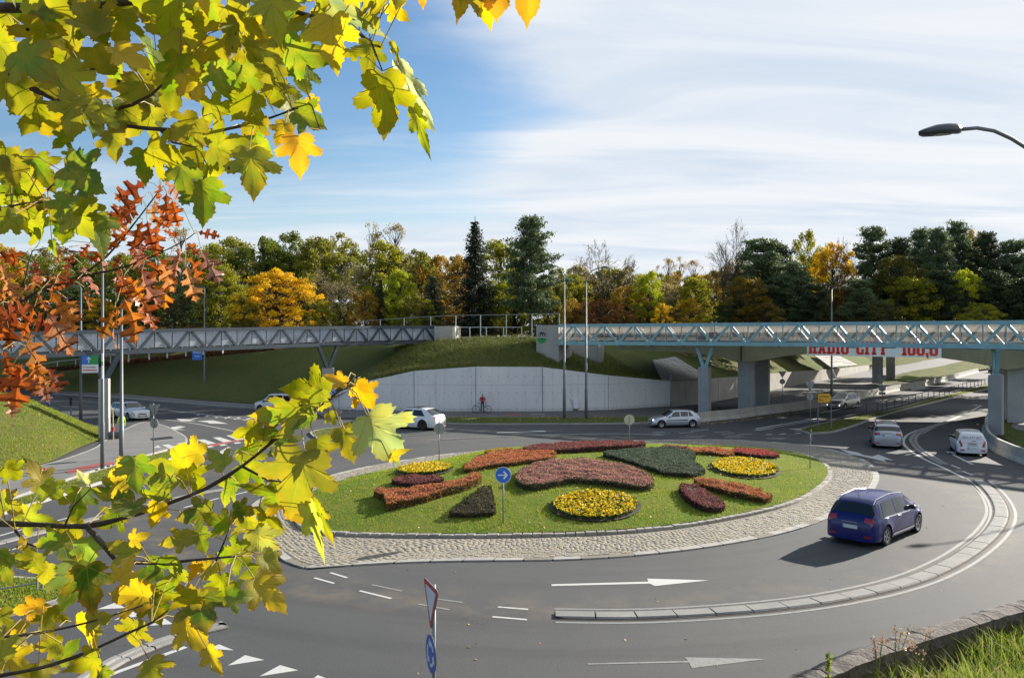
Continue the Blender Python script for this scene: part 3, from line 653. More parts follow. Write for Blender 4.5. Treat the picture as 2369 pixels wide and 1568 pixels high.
def scatter_on(G, n, name, h, w, m='blade', label=None, i0=0, i1=None, lean=.8):
    i1 = i1 or len(G[0])-2; pts = []
    for _ in range(n):
        j = R.randrange(len(G)-1); i = R.randrange(i0, i1); a = G[j][i]; b = G[j][i+1]; c = G[j+1][i]; s, t = R.random(), R.random()
        pts.append(tuple(a+(b-a)*s+(c-a)*t))
    V, F = blades(np.array(pts), h, w, nr, lean); o = link(name, npmesh(name, V, F, M[m], 3)); return tag(o, label, kind='stuff')
_, GB = loft([B0[6:12], B1[6:12], B2[6:12]], 'mound', 'bank', 8, 10, .2, .5, 3)
for row in GB:
    for p in row: p.z += .0
bpy.data.objects.remove(_)
scatter_on(GB, 26000, 'grass', .30, .05, label='rough grass growing over the mound above the retaining wall', lean=1.4, m='bladed')
# tufty mounds and dry grass strip over the wall top
# left sunlit bank
G0 = [(-28.9, 59.2, .1), (-27.6, 52, .12), (-25.9, 45, .12), (-26.2, 41.3, .12), (-28.2, 36, .12), (-33, 28, .12), (-42, 20, .12)]
G1 = [(-29.8, 58.8, .45), (-29.6, 54, 1.2), (-28.6, 48, 1.45), (-29, 43, 1.5), (-31, 38, 1.5), (-36, 30, 1.5), (-45, 22, 1.5)]
G2 = [(-31.8, 57.2, 1.75), (-33.2, 55, 3.1), (-34.0, 52, 3.7), (-35.5, 47, 4.2), (-37, 41, 4.4), (-41, 33, 4.4), (-50, 25, 4.4)]
G3 = [(-44, 62, 1.6), (-46, 58, 3.2), (-48, 55, 4.2), (-50, 50, 5.2), (-52, 44, 5.4), (-56, 36, 5.4), (-62, 28, 5.4)]
G4 = [(-75, 84, .1), (-80, 75, .1), (-85, 66, .1), (-88, 58, .1), (-90, 50, .1), (-92, 40, .1), (-92, 30, .1)]
_, GL = loft([G0, G1, G2, G3, G4], 'grass_bank', 'bankl', 8, 6, .2, .4, 5)
scatter_on(GL[:13], 32000, 'grass', .10, .03, label='short sunlit grass on the bank left of the pavement')
# dark slope patch under bridge: paved slopes of concrete slabs (each slab its own piece)
def slope_slabs(a, b, c, d, nu_, nv_):
    root = thing('slope_paving', None, None); root['kind'] = 'structure'; a, b, c, d = map(Vector, (a, b, c, d)); n = (b-a).cross(d-a).normalized(); n = n if n.z > 0 else -n
    for i in range(nu_):
        for j in range(nv_):
            f = lambda s, t: a*(1-s)*(1-t)+b*s*(1-t)+c*s*t+d*(1-s)*t
            e = .03; q = [f((i+e)/nu_, (j+e)/nv_), f((i+1-e)/nu_, (j+e)/nv_), f((i+1-e)/nu_, (j+1-e)/nv_), f((i+e)/nu_, (j+1-e)/nv_)]; hh = R.uniform(0, .05)
            mb = MB(); mb.add([p-n*.1 for p in q]+[p+n*(.05+hh) for p in q], [(0, 3, 2, 1), (4, 5, 6, 7), (0, 1, 5, 4), (1, 2, 6, 5), (2, 3, 7, 6), (3, 0, 4, 7)]); mb.build('paving_slab', M['conc_warm'], root)
slope_slabs(at(1532, 879, 83.6), at(1640, 874, 89.5), at(1562, 826, 97), at(1510, 834, 92), 9, 7)
slope_slabs(at(1922, 850, 140), at(1985, 845, 150), at(1925, 815, 158), at(1880, 820, 150), 6, 6)
# rising path and sunlit wedge at right, beyond the wall end
loft([[at(1640, 958, 75.5), at(1720, 946, 81.5), at(1850, 925, 93.5), at(1960, 908, 106), at(2040, 893, 121)], [at(1565, 941.5, 83.2), at(1700, 921, 95.8), at(1848, 890.5, 123.2), at(1901, 881, 135), at(2008, 856.5, 178)]], 'path', 'path', 6, 6, .02)
loft([[at(1760, 942, 83.5), at(1870, 925, 93.8), at(1960, 909, 105.5), at(2035, 893, 121)], [at(1770, 938, 86), at(1870, 916, 100.5), at(1970, 897, 117), at(2030, 886, 129)]], 'verge', 'bankl', 6, 3, .08)
loft([[at(2030, 893, 121.5), at(2110, 882, 133), at(2190, 868, 152), at(2262, 856, 174), at(2300, 850, 186)], [at(2040, 876, 138), at(2100, 860, 160), at(2170, 848, 178), at(2225, 836, 196), at(2290, 832, 205)]], 'grass_slope', 'bankl', 6, 5, .15)
loft([[at(2018, 862, 171), at(2060, 874, 142), at(2100, 861.5, 159.5), at(2170, 849, 177.5), at(2225, 837, 195.5), at(2320, 832, 204)], [at(2008, 856, 180), at(2040, 851, 187), at(2100, 842, 197), at(2150, 832, 210), at(2200, 826, 222), at(2320, 820, 235)]], 'path', 'path', 6, 4, .03)
loft([[at(2005, 857, 182), at(2040, 852, 188), at(2100, 843, 198), at(2150, 833, 211), at(2200, 827, 223), at(2420, 820, 236)], [at(1985, 815, 205), at(2040, 812, 212), at(2100, 810, 222), at(2180, 808, 235), at(2260, 805, 245), at(2450, 800, 255)], [at(1985, 770, 230), at(2040, 770, 235), at(2100, 770, 245), at(2180, 770, 255), at(2260, 770, 265), at(2500, 770, 275)]], 'grass_slope', 'bankl', 6, 5, .3)
# ------------------------------------------------------------------ retaining walls
def wall_run(name, label, base, tops, th, m, cuts, cat='retaining wall'):
    """base: world xy polyline, tops: heights; cuts: list of (i0,t0)->(i1,t1) panel bounds by parameter"""
    root = thing(name, label, cat)
    n = len(base)
    def P(s):
        i = min(int(s), n-2); t = s-i; a = Vector((*base[i], tops[i])); b = Vector((*base[i+1], tops[i+1])); return a.lerp(b, t)
    for s0, s1 in zip(cuts, cuts[1:]):
        ss = sorted({s0, s1, *[k for k in range(n) if s0 < k < s1]}); Q = [P(s) for s in ss]
        d = (Q[-1]-Q[0]); d.z = 0; L_ = d.length; d.normalize(); nr_ = Vector((-d.y, d.x, 0)); g_ = d*.03
        Q[0] = Q[0]+g_; Q[-1] = Q[-1]-g_
        mb = MB(); k = len(Q)
        vs = [(p.x, p.y, -.05) for p in Q]+[(p.x, p.y, p.z) for p in Q]+[(p.x+nr_.x*th, p.y+nr_.y*th, p.z) for p in Q]+[(p.x+nr_.x*th, p.y+nr_.y*th, -.05) for p in Q]
        fs = [(a*k+i, a*k+i+1, (a+1)*k+i+1, (a+1)*k+i) for a in range(3) for i in range(k-1)]+[(0, k, 2*k, 3*k), (k-1, 4*k-1, 3*k-1, 2*k-1)]
        mb.add(vs, fs); mb.build('wall_panel', M[m], root)
    bk = MB(); Q = [Vector((*b, t-.06)) for b, t in zip(base, tops)]
    bk.add([(q.x, q.y+.06, 0) for q in Q]+[tuple(q+Vector((0, .06, 0))) for q in Q], [(i, i+1, n+i+1, n+i) for i in range(n-1)]); bk.build('joint_backing', M['conc_dark'], root)
    return root
def holes_wall():
    m = M['conc_wall']; N = m.node_tree.nodes; L = m.node_tree.links; P = N['Principled BSDF']; src = P.inputs['Base Color'].links[0].from_socket
    tc = N.new('ShaderNodeTexCoord'); sp = N.new('ShaderNodeSeparateXYZ'); L.new(tc.outputs['Object'], sp.inputs[0])
    def mt(op, a, b=0., c=0.):
        q = N.new('ShaderNodeMath'); q.operation = op
        for i, x in enumerate((a, b, c)):
            if isinstance(x, (int, float)): q.inputs[i].default_value = x
            else: L.new(x, q.inputs[i])
        return q.outputs[0]
    fx = mt('SUBTRACT', mt('FRACT', mt('DIVIDE', sp.outputs[0], .86)), .5); fz = mt('SUBTRACT', mt('FRACT', mt('DIVIDE', mt('ADD', sp.outputs[2], .45), 1.55)), .5)
    d = mt('SQRT', mt('ADD', mt('POWER', mt('MULTIPLY', fx, .86), 2.), mt('POWER', mt('MULTIPLY', fz, 1.55), 2.)))
    hol = rng_(N, L, d, .04, .07, .5, 0.)
    ln = rng_(N, L, mt('ABSOLUTE', mt('SUBTRACT', sp.outputs[2], 2.62)), .012, .03, .45, 0.)
    vln = rng_(N, L, mt('ABSOLUTE', mt('SUBTRACT', mt('FRACT', mt('DIVIDE', sp.outputs[0], 2.58)), .5)), .003, .008, .28, 0.)
    low = rng_(N, L, sp.outputs[2], .05, .5, .35, 0.)
    c = mixc(N, L, hol, src, (.10, .10, .11)); c = mixc(N, L, ln, c, (.17, .17, .18)); c = mixc(N, L, vln, c, (.2, .2, .2)); c = mixc(N, L, low, c, (.16, .17, .13)); L.new(c, P.inputs['Base Color'])
holes_wall()
wb = [(-21, 80.6), (-13.7, 78.6), (-9.4, 77.8), (-3.45, 77.3), (2.9, 77.3), (9.4, 79), (16.35, 83.5)]
wt = [.35, 3.0, 3.93, 4.36, 4.32, 3.46, 2.66]
wall_run('retaining_wall', 'long pale concrete retaining wall below the grassy mound, behind the cyclist', wb, wt, .3, 'conc_wall', [0, .55, 1.0, 2.0, 3.0, 4.0, 5.0, 6.0])
w2 = [(16.4, 83.6), (20.2, 87.2), (26.6, 96.5), (34, 108.5), (43.8, 124), (52, 136), (64, 155.5), (79.8, 181)]; t2 = [2.66, 2.6, 2.5, 2.25, 2.05, 1.8, 1.45, 1.14]
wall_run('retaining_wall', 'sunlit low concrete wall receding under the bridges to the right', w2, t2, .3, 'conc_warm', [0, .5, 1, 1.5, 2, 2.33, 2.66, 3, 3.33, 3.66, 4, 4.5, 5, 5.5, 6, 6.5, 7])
# small cabinet and cable on the wall, yellow mark
cb = thing('cable_box', 'small white cable box with a wire at the foot of the retaining wall', 'cable box', tuple(g(1330, 950)))
b = g(1330, 950); b.y = 78.1; mb = MB(); mb.box((b.x, 78.0, .75), (.42, .2, .85)); mb.build('box', M['signwhite'], cb)
mb = MB(); mb.box((b.x, 78.0, .16), (.46, .24, .32)); mb.build('plinth', mat('mossy_plinth', (.14, .13, .05), .9), cb)
mb = MB(); mb.tube([at(1316, 905-6, 78.1), at(1318, 920, 78.0), at(1324, 936, 77.98), at(1331, 950-20, 77.98)], .015, 5); mb.build('cable', M['black'], cb)
# ------------------------------------------------------------------ foot bridges
def perfmat(name, col, dots=(.25, .25, .25), tp=.25):
    m, N, L, P = newmat(name); out = N['Material Output']; tr = N.new('ShaderNodeBsdfTransparent'); mx = N.new('ShaderNodeMixShader'); mx.inputs[0].default_value = tp
    tc = N.new('ShaderNodeTexCoord'); t = tex(N, L, 'ShaderNodeTexNoise', tc.outputs['Object'], 1.1, 5, .7); v = N.new('ShaderNodeTexVoronoi'); v.inputs['Scale'].default_value = 4.2; v.inputs['Randomness'].default_value = .25; L.new(tc.outputs['Object'], v.inputs['Vector'])
    c = mixc(N, L, rng_(N, L, t.outputs[0], .35, .7), col, tuple(x*.72 for x in col)); c = mixc(N, L, rng_(N, L, v.outputs['Distance'], .18, .42, .40, 0.), c, dots)
    L.new(c, P.inputs['Base Color']); P.inputs['Roughness'].default_value = .5; td = N.new('ShaderNodeBsdfTranslucent'); L.new(c, td.inputs[0]); m2 = N.new('ShaderNodeMixShader'); m2.inputs[0].default_value = .60
    L.new(P.outputs[0], m2.inputs[1]); L.new(td.outputs[0], m2.inputs[2]); L.new(m2.outputs[0], mx.inputs[1]); L.new(tr.outputs[0], mx.inputs[2]); L.new(mx.outputs[0], out.inputs[0]); return m
M['perf_w'] = perfmat('perforated_panel_pale', (.80, .83, .86), (.30, .34, .38), .16); M['perf_b'] = perfmat('perforated_panel_beige', (.27, .25, .225), (.17, .155, .14), .66)
def footbridge(name, label, F, Bk, ztop, h, steel, panel, bay=3.0):
    """F, Bk: front and back truss lines (world xy lists); ztop callable by fraction"""
    root = thing(name, label, 'foot bridge')
    for side, line_ in (('f', F), ('b', Bk)):
        Q = even(crs([(x, y, 0) for x, y in line_], 1.), bay); n = len(Q)-1
        zt = lambda i: ztop(i/n)
        T = [Vector((q.x, q.y, zt(i)-.12)) for i, q in enumerate(Q)]; Bm = [Vector((q.x, q.y, zt(i)-h+.12)) for i, q in enumerate(Q)]
        for nm, ch in (('top_chord', T), ('bottom_chord', Bm)):
            mb = MB()
            for a, b in zip(ch, ch[1:]): d = (b-a).normalized()*.02; mb.beam(a-d, b+d, .26, .34 if nm == 'bottom_chord' else .30)
            mb.build(nm, steel, root)
        inn = Vector((0, .0, 0))
        for i in range(n):
            mid = (T[i]+T[i+1])/2; dv = (T[i+1]-T[i]).normalized(); dz = Vector((0, 0, .12))
            for a, b in ((Bm[i]+dv*.12+dz, mid-dv*.12-dz), (Bm[i+1]-dv*.12+dz, mid+dv*.12-dz)):
                mb = MB(); mb.beam(a, b, .17, .19); mb.build('diagonal', steel, root)
        sgn = 1 if side == 'f' else -1
        t = (Q[-1]-Q[0]).normalized(); nn = Vector((-t.y, t.x, 0))*(1 if -t.y*(Bk[3][0]-F[3][0])+t.x*(Bk[3][1]-F[3][1]) > 0 else -1)*sgn*.20
        for i in range(n):
            for k in (0, .5):
                a = T[i].lerp(T[i+1], k)+nn; a2 = Bm[i].lerp(Bm[i+1], k)+nn; c = T[i].lerp(T[i+1], k+.5)+nn; c2 = Bm[i].lerp(Bm[i+1], k+.5)+nn
                mb = MB(); mb.beam(a, a2, .06, .06); mb.build('post', steel if side == 'f' else M['galv'], root)
                up = Vector((0, 0, .34)); dn = Vector((0, 0, -.0)); e = (c-a).normalized()*.05; o_ = nn.normalized()*.05
                q = [a2+up+e+o_, c2+up-e+o_, c+dn-e+o_, a+dn+e+o_]; w = nn.normalized()*.02
                mb = MB(); mb.add([p-w for p in q]+[p+w for p in q], [(0, 3, 2, 1), (4, 5, 6, 7), (0, 1, 5, 4), (1, 2, 6, 5), (2, 3, 7, 6), (3, 0, 4, 7)]); mb.build('side_panel', panel, root)
        mb = MB()
        for i in range(n): mb.beam(Bm[i]+nn+Vector((0, 0, .30)), Bm[i+1]+nn+Vector((0, 0, .30)), .05, .05)
        mb.build('lower_rail', M['railw'], root)
    A = even(crs([(x, y, 0) for x, y in F], 1.), 3.); n = len(A)-1; B_ = even(crs([(x, y, 0) for x, y in Bk], 1.), 3.); k = min(len(A), len(B_)); mb = MB()
    vs = []
    for i in range(k):
        z = ztop(i/(k-1))-h; vs += [(A[i].x, A[i].y+.12, z+.06), (B_[i].x, B_[i].y-.12, z+.06), (A[i].x, A[i].y+.12, z+.24), (B_[i].x, B_[i].y-.12, z+.24)]
    fs = []
    for i in range(k-1):
        o = 4*i; fs += [(o, o+1, o+5, o+4), (o+2, o+6, o+7, o+3), (o, o+4, o+6, o+2), (o+1, o+3, o+7, o+5)]
    mb.add(vs, fs); mb.build('deck', M['conc_pier'], root)
    for i in range(0, k-1):
        z = ztop(i/(k-1))-h+.10; mb = MB(); mb.beam((A[i].x, A[i].y+.15, z-.12), (B_[i].x, B_[i].y-.15, z-.12), .16, .22); mb.build('cross_beam', steel, root)
    return root
blueF = [(4.6, 79.2), (10.5, 76.3), (16.6, 72.9), (23.5, 68.2), (29.5, 62.9), (34.2, 58.0), (39, 52.2), (43, 46.4)]
blueB = [(5.6, 81.5), (11.7, 78.5), (17.9, 75.0), (25.0, 70.2), (31.3, 64.7), (36.1, 59.6), (41, 53.6), (45, 47.8)]
footbridge('foot_bridge', 'turquoise steel truss footbridge on the right, crossing in front of the concrete road bridge', blueF, blueB, lambda f: 8.42-.25*f*f, 1.95, M['blue_steel'], M['perf_b'])
greyF = [(-8.6, 91.2), (-13.5, 86.3), (-18.4, 80.6), (-24, 73.9), (-30, 66.8), (-35.4, 60.6), (-42, 53.5), (-49, 46)]
greyB = [(-9.8, 93.2), (-15.2, 87.9), (-20.2, 82.2), (-25.8, 75.5), (-31.8, 68.4), (-37.2, 62.2), (-43.8, 55.1), (-50.8, 47.6)]
footbridge('foot_bridge', 'dark grey steel truss footbridge with pale panels on the left, over the junction', greyF, greyB, lambda f: 8.46-1.55*f**1.35, 1.92, M['grey_steel'], M['perf_w'])
# bridge piers: column with steel V arms
def vpier(label, base, w, hcol, ztop, spread, steel, dirv, rz=0., w2=None):
    root = thing('bridge_pier', label, 'bridge pier', (base[0], base[1], 0)); mb = MB(); mb.box((base[0], base[1], hcol/2), (w, w2 or w, hcol), rz=rz, bev=.03); mb.build('column', M['conc_pier'], root)
    d = Vector((dirv[0], dirv[1], 0)).normalized(); b = Vector((base[0], base[1], hcol))
    mb = MB(); mb.box((base[0], base[1], hcol+.02), (w*.7, w*.7, .05), rz=rz); mb.build('bearing_plate', steel, root)
    for s in (-1, 1):
        mb = MB(); mb.beam(b+d*s*.12+Vector((0, 0, .03)), Vector((base[0], base[1], ztop))+d*s*spread, .26, .30); mb.build('arm', steel, root)
    mb = MB(); mb.beam(Vector((base[0], base[1], ztop+.08))-d*(spread+.2), Vector((base[0], base[1], ztop+.08))+d*(spread+.2), .3, .18); mb.build('crosshead', steel, root)
    return root
pL = Vector((17.4, 73.3, 0)); vpier('slim grey pier with turquoise V arms near the left end of the blue footbridge', (17.5, 73.6), .95, 4.45, 6.42, .75, M['blue_steel'], (1, -.55), -.5)
vpier('grey pier with turquoise V arms at the right under the blue footbridge', (35.0, 58.6), .85, 4.4, 6.1, .75, M['blue_steel'], (.35, .93), -.75, .8)
vpier('tall concrete pier with dark steel V arms at the left under the grey footbridge', (g(238, 1018).x, 56.3), .62, 4.25, 6.0, 1.0, M['grey_steel'], (1, .9), .3, .85)
vpier('concrete pier with dark steel V arms behind the leaf tips', (-18.3, 80.6), 1.15, 4.1, 6.35, 1.1, M['grey_steel'], (1, 1.0), .2, .9)
# extra outer columns to hold the out-of-frame ends
# abutments
mb = MB(); A1 = thing('bridge_abutment', 'pale concrete abutment block at the right end of the grey footbridge', 'abutment', (-7.5, 90.5, 0))
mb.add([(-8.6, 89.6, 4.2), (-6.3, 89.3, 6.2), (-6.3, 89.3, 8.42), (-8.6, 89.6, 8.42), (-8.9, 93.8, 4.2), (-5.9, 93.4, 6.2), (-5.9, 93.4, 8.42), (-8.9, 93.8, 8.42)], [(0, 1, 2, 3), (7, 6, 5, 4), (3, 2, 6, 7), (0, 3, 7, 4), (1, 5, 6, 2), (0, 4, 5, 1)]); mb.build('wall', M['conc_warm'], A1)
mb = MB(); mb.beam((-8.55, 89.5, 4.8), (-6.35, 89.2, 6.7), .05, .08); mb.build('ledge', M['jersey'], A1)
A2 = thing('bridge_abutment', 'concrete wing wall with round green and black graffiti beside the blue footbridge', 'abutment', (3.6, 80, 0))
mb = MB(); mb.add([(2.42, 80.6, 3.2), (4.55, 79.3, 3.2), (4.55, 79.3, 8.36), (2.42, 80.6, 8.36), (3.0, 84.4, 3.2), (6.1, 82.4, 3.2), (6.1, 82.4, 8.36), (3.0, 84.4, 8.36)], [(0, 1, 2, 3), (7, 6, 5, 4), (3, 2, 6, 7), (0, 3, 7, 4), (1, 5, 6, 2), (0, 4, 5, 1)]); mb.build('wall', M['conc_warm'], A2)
# graffiti: dark round tag above a green half disc, painted on the wall
fx = Vector((2.13, -1.3, 0)).normalized(); fn = Vector((-fx.y, fx.x, 0))*-1
if fn.y > 0: fn = -fn
gc = Vector((2.42, 80.6, 0)) + fx*.62 + Vector((0, 0, 7.25)); 
def gra(poly, m, d, nm='graffiti'):
    mb = MB(); mb.add([gc+fx*a+Vector((0, 0, b))+fn*d for a, b in poly], [tuple(range(len(poly)))]); mb.build(nm, m, A2)
mgreen = mat('graffiti_green', (.02, .30, .05), .7); gw = mat('graffiti_white', (.5, .52, .55), .7)
gra([(-.52*math.cos(PI*i/12), -.18-.52*math.sin(PI*i/12)*.95) for i in range(13)], mgreen, .006)
gra([(-.30, .02), (.46, .02), (.5, .2), (.42, .34), (.34, .3), (.25, .46), (.08, .36), (0, .5), (-.1, .38), (-.22, .42), (-.36, .2), (-.46, .05)], M['black'], .008)
for q in ([(-.40, -.02), (-.22, .34), (-.17, .33), (-.33, -.02)], [(-.1, .02), (.02, .22), (.08, .2), (-.02, .02)], [(.12, .0), (.25, .3), (.3, .28), (.2, 0)], [(.34, .02), (.42, .24), (.46, .2), (.4, .02)], [(-.45, -.12), (.45, -.12), (.45, -.07), (-.45, -.07)], [(-.2, .05), (-.05, .16), (.05, .1), (-.1, .04)]): gra(q, gw, .011)
gra([(-.18, -.2), (.0, -.33), (.18, -.2), (.12, -.17), (-.12, -.17)], M['black'], .009)
# abutment stubs deeper in the dark under the deck, right of the wing wall
mb = MB(); A3 = thing('bridge_abutment', 'shaded concrete abutment tucked under the left end of the blue footbridge', 'abutment', (8, 88, 0)); mb.box((7.4, 86.4, 5.4), (4.5, 1.6, 2.1), rz=-.5); mb.build('wall', M['conc_pier'], A3)
# railings on the mound
def railing(name, label, pts, h, m, r=.03, mid=0, pr=.03, cat='railing', rails=None):
    root = thing(name, label, cat, tuple(pts[0]))
    for p in pts: mb = MB(); mb.beam(p, p+Vector((0, 0, h)), pr*2, pr*2); mb.build('post', m, root)
    for f in (rails or [1.0]):
        mb = MB()
        for a, b in zip(pts, pts[1:]): mb.beam(a+Vector((0, 0, h*f)), b+Vector((0, 0, h*f)), r*2, r*2)
        mb.build('rail', m, root)
    return root
def posts(px, Y, z=None): return [at(u, v, Y) for u, v in px]
tall = [(996.5, 776, 90), (1054.6, 775, 90.5), (1111.6, 775, 91), (1171.5, 775, 91), (1231, 775, 91), (1294, 775, 90)]
root = thing('railing', 'tall thin steel railing along the path between the two footbridges', 'railing', tuple(at(*tall[0])))
tops = [(840, 742), (880, 739.5), (935, 736), (996.5, 732), (1054.6, 729.6), (1111.6, 728.8), (1171.5, 727.9), (1231, 726.4), (1294, 725)]
P = [at(u, v, 91) for u, v in tops]; mb = MB(); [mb.beam(a, b, .06, .06) for a, b in zip(P, P[1:])]; mb.build('rail', M['galv'], root)
for p in P: mb = MB(); mb.beam(p, Vector((p.x, p.y, 6.6)), .09, .09); mb.build('post', M['railw'], root)
railing('railing', 'low white post railing at the top of the grassy mound', [at(u, 785, 88.0) for u in (1048, 1087, 1125, 1165, 1207)], 1.32, M['railw'], .03, pr=.045)
mb = MB(); cu = thing('kerb_wall', 'low concrete edge wall behind the railings on the mound', 'edge wall', (0, 92.5, 0)); mb.box((-.8, 92.6, 6.95), (13, .25, .62)); mb.build('wall', M['conc_pier'], cu)
# fence along the top of the left slope + brown hedge
fp = [(20, 866), (55, 860), (95, 856), (133, 850), (175, 846), (215, 842), (256, 838), (298, 834), (345, 829), (387, 825), (430, 821), (470, 817.5), (515, 814)]
fy = [124-3.0*i for i in range(len(fp))]; fP = [at(u, v+3, y) for (u, v), y in zip(fp, fy)]
railing('fence', 'low white post and rail fence along the top of the dark left embankment', fP, 1.05, M['railw'], .04, pr=.06, cat='fence')
# ------------------------------------------------------------------ concrete road bridge
rb = thing('road_bridge', 'concrete road bridge with arched girder behind the blue footbridge', 'road bridge', (28, 72, 0))
ex = Vector((1, -.53, 0)).normalized(); ey = Vector((.53, 1, 0)).normalized(); O = Vector((22.4, 75.5, 0))
def us(u):
    k = (u-CU)/FP; return ((k*O.y-O.x))/(ex.x-k*ex.y)
bot = [(1425, 808), (1470, 810), (1540, 813), (1600, 816.5), (1660, 825), (1702, 835), (1738, 837), (1775, 831), (1820, 823), (1880, 818), (1960, 818.5), (2040, 820), (2120, 823), (2178, 828), (2241, 837), (2300, 849), (2328, 855), (2350, 853), (2400, 846), (2480, 840), (2560, 838), (2650, 850)]
def girder(root, O, bot, shift, depth, ztop, m):
    F_ = []
    for u, v in bot:
        k = (u-CU)/FP; s = (k*O.y-O.x)/(ex.x-k*ex.y); p = O+ex*s; p.z = EYE-(v-CV)/FP*p.y; F_.append(p+ey*shift)
    k = len(F_); mb = MB(); vs = []
    for p in F_:
        q = p+ey*depth; ov = ey*-.5
        vs += [(p.x, p.y, p.z), (p.x, p.y, ztop-.25), (p.x+ov.x, p.y+ov.y, ztop-.2), (p.x+ov.x, p.y+ov.y, ztop), (q.x, q.y, ztop), (q.x, q.y, p.z)]
    fs = [(i*6+j, (i+1)*6+j, (i+1)*6+(j+1) % 6, i*6+(j+1) % 6) for i in range(k-1) for j in range(6)]+[tuple(range(6))[::-1], tuple((k-1)*6+j for j in range(6))]
    mb.add(vs, fs); mb.build('girder', m, root); return F_
M['girderl'] = concrete('board_marked_concrete', (.23, .21, .135), (.30, .275, .18), .5)
def boards(m):
    N = m.node_tree.nodes; L = m.node_tree.links; P = N['Principled BSDF']; src = P.inputs['Base Color'].links[0].from_socket
    tc = N.new('ShaderNodeTexCoord'); sp = N.new('ShaderNodeSeparateXYZ'); L.new(tc.outputs['Object'], sp.inputs[0]); q = N.new('ShaderNodeMath'); q.operation = 'FRACT'; d = N.new('ShaderNodeMath'); d.operation = 'DIVIDE'; L.new(sp.outputs[2], d.inputs[0]); d.inputs[1].default_value = .24; L.new(d.outputs[0], q.inputs[0])
    L.new(mixc(N, L, rng_(N, L, q.outputs[0], .0, .14, .45, 0.), src, (.10, .095, .07)), P.inputs['Base Color'])
boards(M['girderl'])
FG = girder(rb, O, bot, 0, 3.4, 7.15, M['girderl'])
girder(rb, O, bot, 7.8, 3.4, 7.10, M['girderl'])
mb = MB(); a, b = FG[0], FG[-1]; mb.add([(*(a+ey*3.4).xy, 6.7), (*(b+ey*3.4).xy, 6.7), (*(b+ey*7.8).xy, 6.7), (*(a+ey*7.8).xy, 6.7), (*(a+ey*3.4).xy, 7.0), (*(b+ey*3.4).xy, 7.0), (*(b+ey*7.8).xy, 7.0), (*(a+ey*7.8).xy, 7.0)], [(0, 3, 2, 1), (4, 5, 6, 7), (0, 1, 5, 4), (2, 3, 7, 6)]); mb.build('deck', M['conc_pier'], rb)
mb = MB(); mb.beam(Vector((*a.xy, 7.66))+ey*-.35, Vector((*b.xy, 7.66))+ey*-.35, .3, 1.22); mb.build('parapet', M['conc_warm'], rb)
mb = MB(); mb.beam(Vector((*a.xy, 7.5))+ey*11.3, Vector((*b.xy, 7.5))+ey*11.3, .3, .8); mb.build('parapet', M['conc_warm'], rb)
s = us(1716); p = O+ex*s-ey*.06; mb = MB(); mb.beam(Vector((p.x, p.y, 5.0)), Vector((p.x, p.y, 6.85)), .5, .08, up=(ex.x, ex.y, 0)); mb.build('drain_stain', mat('damp_stain', (.05, .05, .045), .9), rb)
ang = math.atan2(ex.y, ex.x)
for u, sh in ((1721, 1.2), (1721, 8.6), (2352, 1.2), (2352, 4.4), (2352, 8.6), (2352, 11.0)):
    p = O+ex*us(u)+ey*sh; big = 1.45; mb = MB(); mb.box((p.x, p.y, 2.45), (1.45 if u < 2000 else 1.2, .9, 4.95), rz=ang, bev=.04); mb.build('pier', M['conc_pier'], rb)
# banner
u0, u1 = 1867, 2178; pa, pb = O+ex*us(u0)-ey*.10, O+ex*us(u1)-ey*.10; zb0, zb1 = EYE-(821.5-CV)/FP*pa.y, EYE-(828-CV)/FP*pb.y
ban = thing('banner', 'long white banner with red RADIO CITY 100,6 lettering hung on the road bridge', 'banner', (pa.x, pa.y, zb0))
zb = (zb0+zb1)/2; bh = 1.5; mb = MB(); w = ey*.03
q = [Vector((pa.x, pa.y, zb0)), Vector((pb.x, pb.y, zb1)), Vector((pb.x, pb.y, zb1+bh)), Vector((pa.x, pa.y, zb0+bh))]; mb.add([x-w for x in q]+[x+w for x in q], [(0, 1, 2, 3), (7, 6, 5, 4), (0, 4, 5, 1), (1, 5, 6, 2), (2, 6, 7, 3), (3, 7, 4, 0)]); mb.build('cloth', mat('banner_cloth', (.78, .82, .82), .6, col2=(.86, .88, .88), vs=.5), ban)
